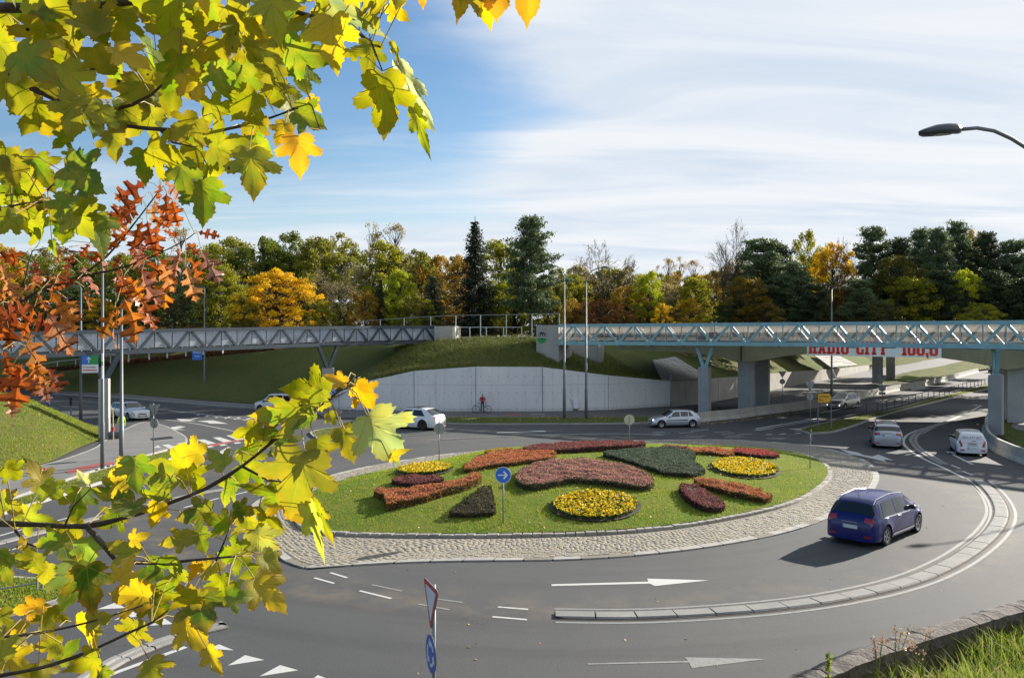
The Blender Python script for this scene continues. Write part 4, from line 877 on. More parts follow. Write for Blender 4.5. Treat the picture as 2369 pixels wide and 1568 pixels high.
# heavy slab-serif letters built from blocks: (x0,z0,x1,z1) in a 1.0 high cell
SL = {'R': [(0, 0, .28, .14), (.05, 0, .24, 1), (0, .86, .3, 1), (.24, .86, .55, 1), (.45, .5, .64, .95), (.24, .42, .55, .56), (.42, 0, .60, .45), (.38, 0, .68, .14)],
      'A': [(0, 0, .28, .14), (.42, 0, .70, .14), 'A'], 'D': [(0, 0, .3, .14), (.05, 0, .25, 1), (0, .86, .3, 1), (.25, .86, .52, 1), (.25, 0, .52, .14), (.44, .08, .63, .92)],
      'I': [(0, 0, .33, .14), (.07, 0, .26, 1), (0, .86, .33, 1)], 'O': [(.0, .1, .2, .9), (.42, .1, .62, .9), (.08, .86, .54, 1), (.08, 0, .54, .14)],
      'C': [(.0, .1, .2, .9), (.08, .86, .54, 1), (.08, 0, .54, .14), (.42, .62, .58, .95), (.42, .06, .58, .36)], 'T': [(.14, 0, .46, .14), (.2, 0, .40, 1), (0, .84, .6, 1), (0, .66, .12, 1), (.48, .66, .6, 1)],
      'Y': [(.16, 0, .46, .14), (.21, 0, .41, .5), 'Y'], '1': [(0, 0, .34, .14), (.08, 0, .27, 1), (0, .78, .2, .92)], '0': [(.0, .1, .2, .9), (.40, .1, .60, .9), (.08, .86, .52, 1), (.08, 0, .52, .14)],
      ',': [(.0, .0, .16, .18), (.06, -.16, .16, .04)], '6': [(.0, .1, .2, .9), (.08, .86, .54, 1), (.08, 0, .54, .14), (.42, .1, .62, .5), (.15, .46, .54, .6), (.42, .7, .58, .92)]}
WD = {'R': .72, 'A': .74, 'D': .68, 'I': .38, 'O': .66, 'C': .64, 'T': .64, 'Y': .66, '1': .38, '0': .65, ',': .22, '6': .66, ' ': .5}
txt = 'RADIO CITY  100,6'; Lb = (pb-pa).length; tot = sum(WD[c] for c in txt)+.06*len(txt); sx_ = (Lb-.35)/tot; x = .18; H_ = 1.34
for c in txt:
    if c != ' ':
        mb = MB()
        def q4(pts):
            n = len(pts); f = [pa+ex*(x+a*sx_)+Vector((0, 0, (zb0-pa.z*0)+(zb1-zb0)*(x+a*sx_)/Lb+.16+b*H_))-ey*(.045) for a, b in pts]; f = [Vector((p.x, p.y, p.z)) for p in f]; mb.add(f+[p-ey*.01 for p in f], [tuple(range(n)), tuple(range(n, 2*n))[::-1]])
        for e in SL[c]:
            if e == 'A': q4([(.06, 0), (.24, 0), (.44, .92), (.26, .92)]); q4([(.46, 0), (.66, 0), (.46, .92), (.26, .92)]); q4([(.2, .2), (.5, .2), (.48, .34), (.22, .34)])
            elif e == 'Y': q4([(.21, .4), (.41, .4), (.2, 1), (0, 1)]); q4([(.21, .4), (.41, .4), (.64, 1), (.44, 1)])
            else: q4([(e[0]-.02, e[1]), (e[2]+.02, e[1]), (e[2]+.02, e[3]), (e[0]-.02, e[3])])
        mb.build('letter', mat('banner_red', (.80, .03, .015), .5) if 'banner_red' not in bpy.data.materials else bpy.data.materials['banner_red'], ban)
    x += (WD[c]+.06)*sx_
# second carriageway further back: deck and two pairs of piers
rb2 = thing('road_bridge', 'second concrete road bridge further back, its twin piers showing below the banner', 'road bridge', (57, 127, 0))
for u0_, v0_, u1_, Y_, w_ in ((2018.5, 887, 2042, 126, 1.5), (2050, 878, 2071, 139, 1.4)):
    c = at((u0_+u1_)/2, v0_, Y_); mb = MB(); mb.box((c.x, c.y, 3.2), (w_, .9, 6.2), rz=ang, bev=.04); mb.build('pier', M['conc_pier'], rb2)
c = Vector((57, 127, 0)); mb = MB(); mb.beam(Vector((*(c-ex*38).xy, 6.5))+ey*5, Vector((*(c+ex*70).xy, 6.5))+ey*5, 12, 1.1); mb.build('deck', M['girderl'], rb2)
# ------------------------------------------------------------------ barriers, rails, near wall
def jersey(name, label, P, seg=3.0, h=.82, flip=1):
    root = thing(name, label, 'concrete barrier', (P[0].x, P[0].y, 0)); Q = even(crs(P, 1.), seg)
    prof = [(-.30, 0), (-.30, .08), (-.14, .33), (-.08, h), (.08, h), (.14, .33), (.30, .08), (.30, 0)]
    for a, b in zip(Q, Q[1:]):
        d = (b-a).normalized(); n = Vector((-d.y, d.x, 0)); a_ = a+d*.02; b_ = b-d*.02; mb = MB()
        vs = [p+n*x+Vector((0, 0, z+R.uniform(-.0, .0))) for p in (a_, b_) for x, z in prof]
        mb.add(vs, [(i, i+1, 9+i, 8+i) for i in range(7)]+[tuple(range(8))[::-1], tuple(range(8, 16))]); mb.build('barrier_block', M['jersey'], root)
    return root
jersey('concrete_barrier', 'long row of concrete barrier blocks running from the silver hatchback up the right road', [g(1604, 978), g(1620, 975), g(1665, 971), g(1704, 967.5), g(1741, 961.5), g(1800, 954), g(1908, 939), g(2010, 918), g(2091, 901), g(2180, 883), g(2262, 861)], 3.2)
jersey('concrete_barrier', 'curved grey concrete barrier behind the small white car at the right edge', [g(2302, 962), g(2284, 985), g(2281, 1005), g(2288, 1028), g(2312, 1047), g(2341, 1061), g(2400, 1083), g(2500, 1110), g(2620, 1130)], 3.0, .84)
P = even(crs([g(1891, 985), g(1960, 970), g(2040, 954), g(2110, 936), g(2180, 918), g(2300, 886)], 1.), 2.9); P = [Vector((p.x, p.y, .13)) for p in P]
railing('railing', 'dark metal railing along the grassy median of the right road', P, .92, M['raild'], .03, pr=.03, rails=[1., .22])
# near-left pedestrian railing with mesh
a, b = g(-130, 1412), g(86, 1375); r1 = thing('railing', 'grey tubular railing with wire mesh at the lower left edge', 'railing', tuple(a)); hh = 1.05
d = (b-a).normalized(); n = int((b-a).length/1.9); pts = [b-d*1.9*i for i in range(n+1)]
mb = MB(); T = [Vector((p.x, p.y, hh)) for p in pts]; T2 = [T[0]+Vector((0, 0, 0))]; mb.tube([Vector((b.x, b.y, .1)), Vector((b.x, b.y, hh-.1)), Vector((b.x, b.y, hh))-d*.1]+T[1:], .028, 8); mb.build('top_rail', M['galv'], r1)
for p in pts[1:]: mb = MB(); mb.tube([p, p+Vector((0, 0, hh))], .025, 8); mb.build('post', M['galv'], r1)
mb = MB(); mb.tube([b+Vector((0, 0, .32)), pts[-1]+Vector((0, 0, .32))], .022, 8); mb.build('lower_rail', M['galv'], r1)
mb = MB(); L_ = (pts[-1]-b).length
for i in range(int(L_/.15)): q = b-d*.15*(i+1); mb.beam(q+Vector((0, 0, .32)), q+Vector((0, 0, hh)), .006, .006)
for k in range(5): z = .32+.14*(k+.5); mb.beam(b+Vector((0, 0, z)), pts[-1]+Vector((0, 0, z)), .006, .006)
mb.build('mesh_panel', M['galv'], r1)
mb = MB(); mb.tube([g(98, 1372), g(98, 1372)+Vector((0, 0, 1.0))], .03, 8); tag(mb.build('bollard', M['galv']), 'thin grey steel post beside the end of the mesh railing', 'post')
# near stone wall and grassy bank, lower right
sw = thing('stone_wall', 'low stone wall with rough coping at the lower right corner', 'stone wall', (5, 9.7, 0))
WP = [(-4.5, 4.3), (-1.2, 6.0), (1.2, 7.2), (2.9, 8.35), (4.2, 9.25), (5.6, 10.1), (7.0, 10.85), (9.0, 11.6), (12.5, 12.6), (17, 13.6)]; wz = 3.48
Q = even(crs([(x, y, wz) for x, y in WP], .4), .1); cs = []; i = 0
M['coping'] = mat('coping_stone', (.06, .05, .044), .9, col2=(.135, .115, .10), vs=6, v=(.3, .7), fine=.35, fs=45, bump=1., bs=22)
M['rubble'] = mat('wall_rubble', (.06, .055, .03), .95, col2=(.13, .12, .06), vs=4, fine=.4, fs=30, bump=1., bs=12)
rgw = random.Random(5)
while i < len(Q)-4:
    k = rgw.choice([3, 7, 9, 12, 14, 10]); j = min(len(Q)-1, i+k); seg_ = Q[i:j+1]; A = offs(seg_, .13); B_ = offs(seg_, -.14); mb = MB(); m_ = len(seg_); vs = []
    for a, b in zip(A, B_):
        o1 = .02*mnoise.noise(a*6); o2 = .025*mnoise.noise(b*7)
        vs += [(a.x, a.y, wz-.16), (a.x+o1, a.y+o1, wz-.01+o2), (a.x*.5+b.x*.5, a.y*.5+b.y*.5, wz+.015+o1), (b.x+o2, b.y+o2, wz-.015+o1), (b.x-.01+o1, b.y+o2, wz-.10), (b.x+.01, b.y+.02, wz-.16)]
    dd = (seg_[-1]-seg_[0]).normalized()*.012
    for q in range(6): vs[q] = (vs[q][0]+dd.x, vs[q][1]+dd.y, vs[q][2]); vs[-1-q] = (vs[-1-q][0]-dd.x, vs[-1-q][1]-dd.y, vs[-1-q][2])
    mb.add(vs, [(a*6+c, a*6+(c+1) % 6, (a+1)*6+(c+1) % 6, (a+1)*6+c) for a in range(m_-1) for c in range(6)]+[tuple(range(6))[::-1], tuple((m_-1)*6+c for c in range(6))])
    o = mb.build('coping_stone', M['coping'], sw, smooth=False); o.data.flip_normals(); i = j
Qw = even(crs([(x, y, 0) for x, y in WP], .4), .5); A = offs(Qw, .10); B_ = offs(Qw, -.11); k = len(Qw); mb = MB()
mb.add([(p.x, p.y, 0) for p in A]+[(p.x, p.y, wz-.15) for p in A]+[(p.x, p.y, wz-.15) for p in B_]+[(p.x, p.y, 0) for p in B_], [(a*k+i, a*k+i+1, (a+1)*k+i+1, (a+1)*k+i) for a in range(3) for i in range(k-1)]); mb.build('wall', M['rubble'], sw)
def zb(x, y, d): return 3.02+.22*d+.05*math.sin(x*2.1+y*1.3)
rows = []
for d in (.12, .5, 1., 1.8, 3., 5., 8., 12.): rows.append([(p.x, p.y, (zb(p.x, p.y, d) if d < 6 else 4.6+.12*(d-6))) for p in offs(even(crs([(x, y, 0) for x, y in WP], .5), 1.), -d)])
k = len(rows[0]); mb = MB(); mb.add([p for r in rows for p in r], [(j*k+i, (j+1)*k+i, (j+1)*k+i+1, j*k+i+1) for j in range(len(rows)-1) for i in range(k-1)])
ob = struct(mb.build('near_bank', M['bankl'], smooth=True))
base = even(crs([(x, y, 0) for x, y in WP], .4), .05); pts = []; nv = []
for _ in range(42000):
    q = R.uniform(0, 1)**1.1*4.2+.10; i = R.randrange(len(base)-1); p = base[i]; t = (base[i+1]-base[i]).normalized(); n_ = Vector((t.y, -t.x, 0)); x, y = p.x+n_.x*q, p.y+n_.y*q
    if y < 3.2 or not (0.16 < x/y < .82): continue
    pts.append((x, y, zb(x, y, q)-.02))
pts = np.array(pts); n = len(pts); h = nr.uniform(.12, .42, n)*(1+.5*np.sin(pts[:, 0]*3)*np.cos(pts[:, 1]*2.3)); a = nr.uniform(0, 2*PI, n); w = nr.uniform(.004, .010, n); d = np.stack([np.cos(a), np.sin(a), 0*a], 1); b = nr.uniform(0, 2*PI, n); l = np.stack([np.cos(b)-.3, np.sin(b), 0*b], 1)*(nr.uniform(.1, .8, n)*h)[:, None]; up = np.array([0, 0, 1.])
V = []
for s, ww in ((0, 1.), (.45, .8), (.8, .45)):
    c = pts+l*(s**1.8)+up*(h*s*(1-.25*s))[:, None]; V += [c-d*(w*ww)[:, None], c+d*(w*ww)[:, None]]
c = pts+l+up*(h*.8)[:, None]; V.append(c-d*.0006); V.append(c+d*.0006); V = np.stack(V, 1).reshape(-1, 3)
F = np.array([[0, 1, 3, 2], [2, 3, 5, 4], [4, 5, 7, 6]])[None]+8*np.arange(n)[:, None, None]
M['tallblade'] = leafmat('tall_grass_blade', [(.09, .15, .015), (.15, .22, .025), (.20, .26, .03), (.30, .27, .09), (.13, .20, .02)], .5)
tag(link('grass', npmesh('grass', V, F, M['tallblade'])), 'long yellow green grass on the bank behind the stone wall', kind='stuff')
# dry fallen leaves among the grass
m_dry = leafmat('dry_leaf', [(.42, .08, .015), (.30, .10, .03), (.5, .42, .33), (.45, .16, .03)], .3)
sel = pts[nr.choice(len(pts), 260)]+np.array([0, 0, .12]); V, F = cards(sel, .07, nr, up=.8); tag(link('fallen_leaves', npmesh('fallen_leaves', V, F, m_dry)), 'brown fallen leaves caught in the long grass behind the stone wall', kind='stuff')
# weeds: seed heads, small yellow flowers and a leafy stalk
def weed(label, p, kind):
    p = Vector(p); root = thing('weed', label, 'weed', tuple(p))
    if kind == 'stalk':
        mb = MB(); mb.tube([p, p+Vector((.01, 0, .36))], [.004, .002], 5); mb.build('stem', M['tallblade'], root); P_ = np.array([[p.x+R.uniform(-.025, .025), p.y+R.uniform(-.025, .025), p.z+.03+.33*R.random()] for _ in range(60)]); V, F = cards(P_, .032, nr, up=.4, aspect=1.8)
        o = link('leaves', npmesh('leaves', V-np.array(p), F, M['tallblade']), root)
    else:
        for _ in range(6):
            e = p+Vector((R.uniform(-.15, .15), R.uniform(-.1, .1), R.uniform(.3, .5))); mb = MB(); mb.tube([p, p.lerp(e, .5)+Vector((0, 0, .05)), e], .003, 4); mb.build('stem', M['tallblade'], root)
            P_ = np.array([[e.x+R.gauss(0, .02), e.y+R.gauss(0, .02), e.z+R.gauss(0, .03)] for _ in range(16 if kind == 'seed' else 10)]); V, F = cards(P_, .022, nr); link('seed_head' if kind == 'seed' else 'flower', npmesh('h', V-np.array(p), F, M['seed'] if kind == 'seed' else M['signyellow']), root)
M['seed'] = leafmat('seed_head', [(.30, .17, .12), (.42, .28, .2)], .4)
weed('thin leafy green weed stalk rising in front of the wall coping', at(1917, 1590, 8.0), 'stalk'); weed('pinkish seed heads beside the stone wall', at(2030, 1590, 8.2), 'seed'); weed('small yellow flowers by the shaded wall foot', at(2072, 1560, 8.3), 'flower'); weed('brown seed heads leaning over the wall right of the yellow flowers', at(2130, 1570, 8.4), 'seed')
# ------------------------------------------------------------------ hedges and flower beds on the mound
def inpoly(P2, x, y):
    c = False; j = len(P2)-1
    for i in range(len(P2)):
        xi, yi = P2[i]; xj, yj = P2[j]
        if (yi > y) != (yj > y) and x < (xj-xi)*(y-yi)/(yj-yi)+xi: c = not c
        j = i
    return c
core = mat('hedge_core', (.022, .020, .010), .95, col2=(.035, .03, .015), vs=6)
def hedge(px, h, cols, label, side=None, den=420, smooth=True, lump=.10):
    W_ = []; h *= .72
    for u, v in px:
        p = gm(u, v, h); W_.append(p)
    P = crs([(p.x, p.y, 0) for p in W_], .25, True) if smooth else even([Vector((p.x, p.y, 0)) for p in W_+W_[:1]], .25)[:-1]
    ar = sum(P[i].x*P[(i+1) % len(P)].y-P[(i+1) % len(P)].x*P[i].y for i in range(len(P)))
    if ar < 0: P = P[::-1]
    cx = sum(p.x for p in P)/len(P); cy = sum(p.y for p in P)/len(P); P2 = [(p.x, p.y) for p in P]
    top = lambda x, y: zm(x, y)+h+lump*mnoise.noise(Vector((x*2.2, y*2.2, h)))
    I = offs(P, .10, True); n = len(P); P = [p+Vector((mnoise.noise(p*3.1), mnoise.noise(p*3.1+Vector((9, 0, 0))), 0))*.09 for p in P]; P2 = [(p.x, p.y) for p in P]; mb = MB()
    mb.add([(p.x, p.y, zm(p.x, p.y)-.02) for p in I]+[(p.x, p.y, top(p.x, p.y)-.09) for p in I], [(i, (i+1) % n, n+(i+1) % n, n+i) for i in range(n)]+[tuple(range(n, 2*n))])
    xs = [p[0] for p in P2]; ys = [p[1] for p in P2]; A_ = (max(xs)-min(xs))*(max(ys)-min(ys)); T = []
    for _ in range(int(A_*den)):
        x = R.uniform(min(xs), max(xs)); y = R.uniform(min(ys), max(ys))
        if inpoly(P2, x, y): T.append((x, y, top(x, y)-abs(R.gauss(0, .035))))
    Sd = []; per = sum((P[(i+1) % n]-P[i]).length for i in range(n))
    for _ in range(int(per*h*den*1.1)):
        i = R.randrange(n); p = P[i].lerp(P[(i+1) % n], R.random()); q = Vector((cx-p.x, cy-p.y, 0)).normalized()*abs(R.gauss(0, .03)); f = R.random(); Sd.append((p.x+q.x, p.y+q.y, zm(p.x, p.y)+f*(top(p.x, p.y)-zm(p.x, p.y))))
    T, Sd = np.array(T).reshape(-1, 3), np.array(Sd)
    root = thing('hedge', label, 'hedge', (cx, cy, zm(cx, cy))); org = np.array([cx, cy, zm(cx, cy)])
    mb.build('twigs', core, root)
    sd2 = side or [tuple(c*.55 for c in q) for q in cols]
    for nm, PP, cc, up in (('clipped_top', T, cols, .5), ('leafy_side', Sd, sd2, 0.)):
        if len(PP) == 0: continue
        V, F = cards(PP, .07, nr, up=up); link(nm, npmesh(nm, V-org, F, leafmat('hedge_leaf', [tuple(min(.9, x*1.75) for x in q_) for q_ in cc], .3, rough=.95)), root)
    return root
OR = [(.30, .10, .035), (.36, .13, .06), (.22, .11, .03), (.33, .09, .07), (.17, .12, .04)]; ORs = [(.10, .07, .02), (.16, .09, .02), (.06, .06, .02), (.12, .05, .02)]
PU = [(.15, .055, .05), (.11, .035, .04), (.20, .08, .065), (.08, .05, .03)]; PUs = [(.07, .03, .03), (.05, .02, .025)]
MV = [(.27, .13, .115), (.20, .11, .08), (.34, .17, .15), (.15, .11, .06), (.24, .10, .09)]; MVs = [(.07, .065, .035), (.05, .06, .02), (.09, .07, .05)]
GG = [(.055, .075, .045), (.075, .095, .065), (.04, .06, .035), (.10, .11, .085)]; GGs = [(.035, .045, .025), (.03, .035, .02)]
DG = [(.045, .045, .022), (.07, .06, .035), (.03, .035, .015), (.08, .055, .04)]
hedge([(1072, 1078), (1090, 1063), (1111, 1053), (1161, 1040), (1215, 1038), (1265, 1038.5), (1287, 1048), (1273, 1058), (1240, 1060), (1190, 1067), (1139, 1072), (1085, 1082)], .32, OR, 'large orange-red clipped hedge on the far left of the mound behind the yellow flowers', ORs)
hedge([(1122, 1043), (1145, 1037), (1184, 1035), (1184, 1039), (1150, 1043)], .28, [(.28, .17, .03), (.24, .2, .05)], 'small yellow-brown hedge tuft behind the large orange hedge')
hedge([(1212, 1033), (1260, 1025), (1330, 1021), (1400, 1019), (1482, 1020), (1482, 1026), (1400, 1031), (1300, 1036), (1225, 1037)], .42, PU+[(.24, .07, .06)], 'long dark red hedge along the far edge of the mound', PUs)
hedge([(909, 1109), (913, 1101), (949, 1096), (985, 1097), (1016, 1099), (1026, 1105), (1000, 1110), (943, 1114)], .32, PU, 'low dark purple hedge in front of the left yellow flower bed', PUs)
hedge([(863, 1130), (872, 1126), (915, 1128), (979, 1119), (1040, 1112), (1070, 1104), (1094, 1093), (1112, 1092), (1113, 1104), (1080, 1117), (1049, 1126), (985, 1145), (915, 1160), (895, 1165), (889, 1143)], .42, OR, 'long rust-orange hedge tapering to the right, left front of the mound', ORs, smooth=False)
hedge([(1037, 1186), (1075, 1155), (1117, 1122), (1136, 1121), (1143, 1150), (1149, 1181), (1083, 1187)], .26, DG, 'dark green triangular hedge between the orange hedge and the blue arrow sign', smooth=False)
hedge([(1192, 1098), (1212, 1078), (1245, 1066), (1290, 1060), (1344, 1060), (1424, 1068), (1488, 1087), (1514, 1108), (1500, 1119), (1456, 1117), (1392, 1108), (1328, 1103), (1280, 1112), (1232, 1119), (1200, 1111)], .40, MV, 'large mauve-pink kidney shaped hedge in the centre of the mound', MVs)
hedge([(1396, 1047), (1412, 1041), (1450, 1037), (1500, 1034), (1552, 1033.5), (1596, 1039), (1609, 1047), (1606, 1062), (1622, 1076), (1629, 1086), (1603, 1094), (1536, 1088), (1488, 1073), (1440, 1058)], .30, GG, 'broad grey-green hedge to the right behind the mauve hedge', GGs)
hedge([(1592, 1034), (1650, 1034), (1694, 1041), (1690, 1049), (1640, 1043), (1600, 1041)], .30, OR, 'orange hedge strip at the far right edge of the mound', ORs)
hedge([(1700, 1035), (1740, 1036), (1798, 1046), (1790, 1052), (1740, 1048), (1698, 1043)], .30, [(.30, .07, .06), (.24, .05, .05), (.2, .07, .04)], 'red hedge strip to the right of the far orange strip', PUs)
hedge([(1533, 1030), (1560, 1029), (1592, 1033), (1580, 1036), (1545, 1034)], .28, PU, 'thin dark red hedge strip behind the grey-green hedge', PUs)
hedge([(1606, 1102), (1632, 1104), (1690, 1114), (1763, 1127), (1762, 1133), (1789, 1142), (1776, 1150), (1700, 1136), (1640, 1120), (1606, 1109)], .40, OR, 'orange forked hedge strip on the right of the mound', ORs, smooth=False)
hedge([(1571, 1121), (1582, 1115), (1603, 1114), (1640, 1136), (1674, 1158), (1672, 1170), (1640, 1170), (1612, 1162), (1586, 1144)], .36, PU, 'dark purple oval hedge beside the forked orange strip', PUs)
M['petal'] = leafmat('yellow_flower', [(.80, .58, .01), (.90, .70, .02), (.80, .42, .01), (.06, .13, .02), (.88, .72, .04)], .3)
dsoil = mat('dark_wet_soil', (.022, .016, .011), .95, col2=(.04, .028, .02), vs=4, fine=.5, fs=25)
def flowerbed(cx, cy, rx, ry, label, tilt=0.):
    pts = [gm(cx+rx*math.cos(a)*1.0, cy+ry*math.sin(a)+tilt*rx*math.cos(a)) for a in [2*PI*i/36 for i in range(36)]]
    c = gm(cx, cy); root = thing('flower_bed', label, 'flower bed', tuple(c)); org = np.array(c)
    soil = [c+(p-c)*1.09 for p in pts]; mb = MB(); n = 36
    rings = []
    for s in (0.001, .35, .7, 1.): rings.append([Vector((c.x+(p.x-c.x)*s, c.y+(p.y-c.y)*s, 0)) for p in soil])
    mb.add([(p.x, p.y, zm(p.x, p.y)+.035) for r in rings for p in r], [(j*n+i, (j+1)*n+i, (j+1)*n+(i+1) % n, j*n+(i+1) % n) for j in range(3) for i in range(n)]); o = mb.build('soil', dsoil, root)
    T = []; G_ = []
    A_ = 3.14*(pts[0]-c).length*(pts[9]-c).length
    for _ in range(int(A_*300)):
        a = R.uniform(0, 36); s = math.sqrt(R.random()); i = int(a) % 36; p = c+(pts[i].lerp(pts[(i+1) % 36], a % 1)-c)*s; z = zm(p.x, p.y); T.append((p.x, p.y, z+.17+.03*mnoise.noise(p*2)+R.gauss(0, .015))); G_.append((p.x+R.gauss(0, .05), p.y+R.gauss(0, .05), z+R.uniform(.05, .15)))
    V, F = cards(np.array(T), .085, nr, up=.9); o = link('flowers', npmesh('flowers', V-org, F, M['petal']), root); o['kind'] = 'stuff'
    V, F = cards(np.array(G_), .10, nr, up=.3); o = link('leaves', npmesh('leaves', V-org, F, leafmat('flower_leaf', [(.03, .07, .015), (.06, .12, .02)], .3)), root); o['kind'] = 'stuff'
flowerbed(1378, 1172, 97, 32, 'round bed of yellow flowers at the front of the mound'); flowerbed(1723, 1085, 76, 20, 'oval bed of yellow flowers at the right of the mound', .09); flowerbed(982, 1088, 62, 12, 'narrow looking bed of yellow flowers at the left of the mound', -.06)
# fallen leaves strewn about
m_fl = leafmat('fallen_leaf', [(.55, .38, .05), (.45, .22, .05), (.6, .5, .2), (.35, .15, .04)], .2)
def strew(n, f, nm, s=.10):
    P = np.array([f() for _ in range(n)]); V, F = cards(P, s, nr, up=3.); tag(link('fallen_leaves', npmesh('fallen_leaves', V, F, m_fl)), nm, kind='stuff')
def fisl():
    t = R.uniform(-PI, PI); r = math.sqrt(R.random())*float(rin(t))*.96; x, y = IC.x+math.cos(t)*r, IC.y+math.sin(t)*r; return (x, y, zm(x, y)+.05)
strew(330, fisl, 'yellow fallen leaves scattered over the lawn of the mound', .10)
strew(160, lambda: (R.uniform(-14, 24), R.uniform(15, 36), .012), 'brown leaves scattered on the near asphalt', .055)
def fbar():
    a = [g(1604, 979), g(1700, 969), g(1800, 956), g(1908, 941)]; i = R.randrange(3); p = a[i].lerp(a[i+1], R.random()); return (p.x+.45+abs(R.gauss(0, .3)), p.y-.55-abs(R.gauss(0, .3)), .015)
strew(500, fbar, 'yellow leaves gathered along the foot of the concrete barrier', .11)
strew(500, lambda: (R.uniform(-6, 16), R.uniform(68.2, 72.8), .14), 'yellow leaves on the verge before the retaining wall', .12)
strew(700, lambda: (lambda r, c: tuple(GL[r][c]+Vector((0, 0, .05))))(R.randrange(2, 12), R.randrange(0, 40)), 'yellow leaves scattered on the sunlit left bank', .11)
# ------------------------------------------------------------------ cars
def smooth_prof(pts, n_sub=6, it=3):
    P = np.array(pts, float); out = []
    for a, b in zip(P[:-1], P[1:]):
        k = max(2, int(np.hypot(*(b-a))/.07)); out += [a+(b-a)*j/k for j in range(k)]
    out.append(P[-1]); o = np.array(out)
    for _ in range(it): o[1:-1] = .25*o[:-2]+.5*o[1:-1]+.25*o[2:]
    return o
class Car:
    """lofted car body; x forward, z up"""
    NT = 12
    def __init__(s, L, Wd, H, wb, wr, prof, belt, nose=.80, tail=.84, gh=.26, z0=.20, fo=None):
        s.L, s.W, s.H, s.wb, s.wr = L, Wd, H, wb, wr
        s.xf = L/2-(fo if fo else (L-wb)*.46); s.xr = s.xf-wb
        pr = smooth_prof([(x*L, z*H) for x, z in prof]); xs, zs = pr[:, 0], pr[:, 1]
        ex_ = []
        for xc in (s.xf, s.xr): ex_ += [xc+(wr+.06)*math.cos(a) for a in np.linspace(0, PI, 15)]
        order = np.argsort(xs, kind='stable'); xs, zs = xs[order], zs[order]; xs = xs+np.arange(len(xs))*1e-6
        ex_ = [x for x in ex_ if xs[0]+.02 < x < xs[-1]-.02]; zz = np.interp(ex_, xs, zs); xs = np.concatenate([xs, ex_]); zs = np.concatenate([zs, zz]); o = np.argsort(xs, kind='stable'); s.x, s.z = xs[o], zs[o]
        s.belt = lambda x: np.interp(x/L, [b[0] for b in belt], [b[1] for b in belt])*H
        s.hw = lambda x: Wd/2*np.interp(x/L, [-.5, -.48, -.44, -.36, 0, .36, .43, .475, .5], [tail*.93, tail+.06, .965, .995, 1., .99, .95, nose+.03, nose*.86])
        s.gh = gh; s.z0 = z0; s.rings = np.array([s.ring(x, z) for x, z in zip(s.x, s.z)])
    def ring(s, x, zt):
        w = float(s.hw(x)); zb = min(float(s.belt(x)), zt-.05); g_ = zt-zb; z0 = s.z0; zm_ = z0+.45*(zb-z0)
        arch = z0
        for xc in (s.xf, s.xr):
            d = abs(x-xc); ra = s.wr+.06
            if d <= ra+1e-4: arch = max(arch, s.wr+math.sqrt(max(0, ra*ra-d*d)))
        ina = arch > z0+.001
        f_ = min(1., max(0., g_/.24)); yr = w*.80*(1-f_)+f_*(w*.94-s.gh*min(g_, .6)*1.15); zr = zb+g_*(.5+.30*f_)
        P = [(0, z0), (w*.72, z0), (w*.76, max(arch, z0)), (w*.965, max(arch, z0+.02)), (w*(.995 if not ina else 1.012), max(arch+.012, z0+.10)), (w*(1.0 if not ina else 1.008), max(zm_, arch+.05)), (w*.985, max(zb-.14, arch+.09) if zb-.14 > arch+.09 else (zb+arch)/2+.03), (w*.955, zb), (yr+(w*.955-yr)*.04, zr), (yr-.045, zt-.012-.023*f_), (yr*.66, zt-.004), (yr*.33, zt+.008), (0, zt+.012)]
        return [(x, y, z) for y, z in P]
    def S(s, x, t, side=1, off=0.):
        i = int(np.clip(np.searchsorted(s.x, x)-1, 0, len(s.x)-2)); f = np.clip((x-s.x[i])/max(1e-6, s.x[i+1]-s.x[i]), 0, 1); j = int(min(max(t, 0), s.NT-1e-4)); h = t-j
        def p(a, b): r = s.rings; return (r[i, a, :]*(1-f)+r[i+1, a, :]*f)
        A = p(j, 0); B = p(min(j+1, s.NT), 0); q = A*(1-h)+B*h
        if off:
            i2 = min(i+1, len(s.x)-1); dx = s.rings[i2, j]-s.rings[i, j] if i2 > i else np.array([1., 0, 0]); dt = B-A; n = np.cross(dx, dt); l = np.linalg.norm(n); n = n/l if l > 1e-9 else np.array([0, 0, 1.]);
            if n[1] < 0 or (abs(n[1]) < .1 and n[2] < 0 and t > 6): n = -n
            q = q+n*off
        return (q[0], q[1]*side, q[2])
    def body(s, root, paint, lower=None):
        mb = MB(); n = len(s.x); K = s.NT
        for side in (1, -1):
            vs = [(p[0], p[1]*side, p[2]) for r in s.rings for p in r]; fs = []; ms = []
            for i in range(n-1):
                for j in range(K):
                    f = (i*(K+1)+j, (i+1)*(K+1)+j, (i+1)*(K+1)+j+1, i*(K+1)+j+1); fs.append(f if side < 0 else f[::-1]); ms.append(1 if j < 3 else (2 if (lower and j == 3) else 0))
            o = len(mb.v); mb.v += vs; mb.f += [tuple(a+o for a in f) for f in fs]; mb.m += ms
            for e in (0, n-1):
                f = tuple(o+e*(K+1)+j for j in range(0, K+1)); mb.f.append(f); mb.m.append(0)
        mb2 = bmesh.new(); 
        o = mb.build('body', [paint, M['trim'], lower or M['trim']], root, smooth=True, local=True); mb2.from_mesh(o.data); bmesh.ops.remove_doubles(mb2, verts=mb2.verts, dist=1e-4); bmesh.ops.recalc_face_normals(mb2, faces=mb2.faces); mb2.to_mesh(o.data); mb2.free()
        try: o.data.set_sharp_from_angle(angle=math.radians(38))
        except Exception: pass
        return o
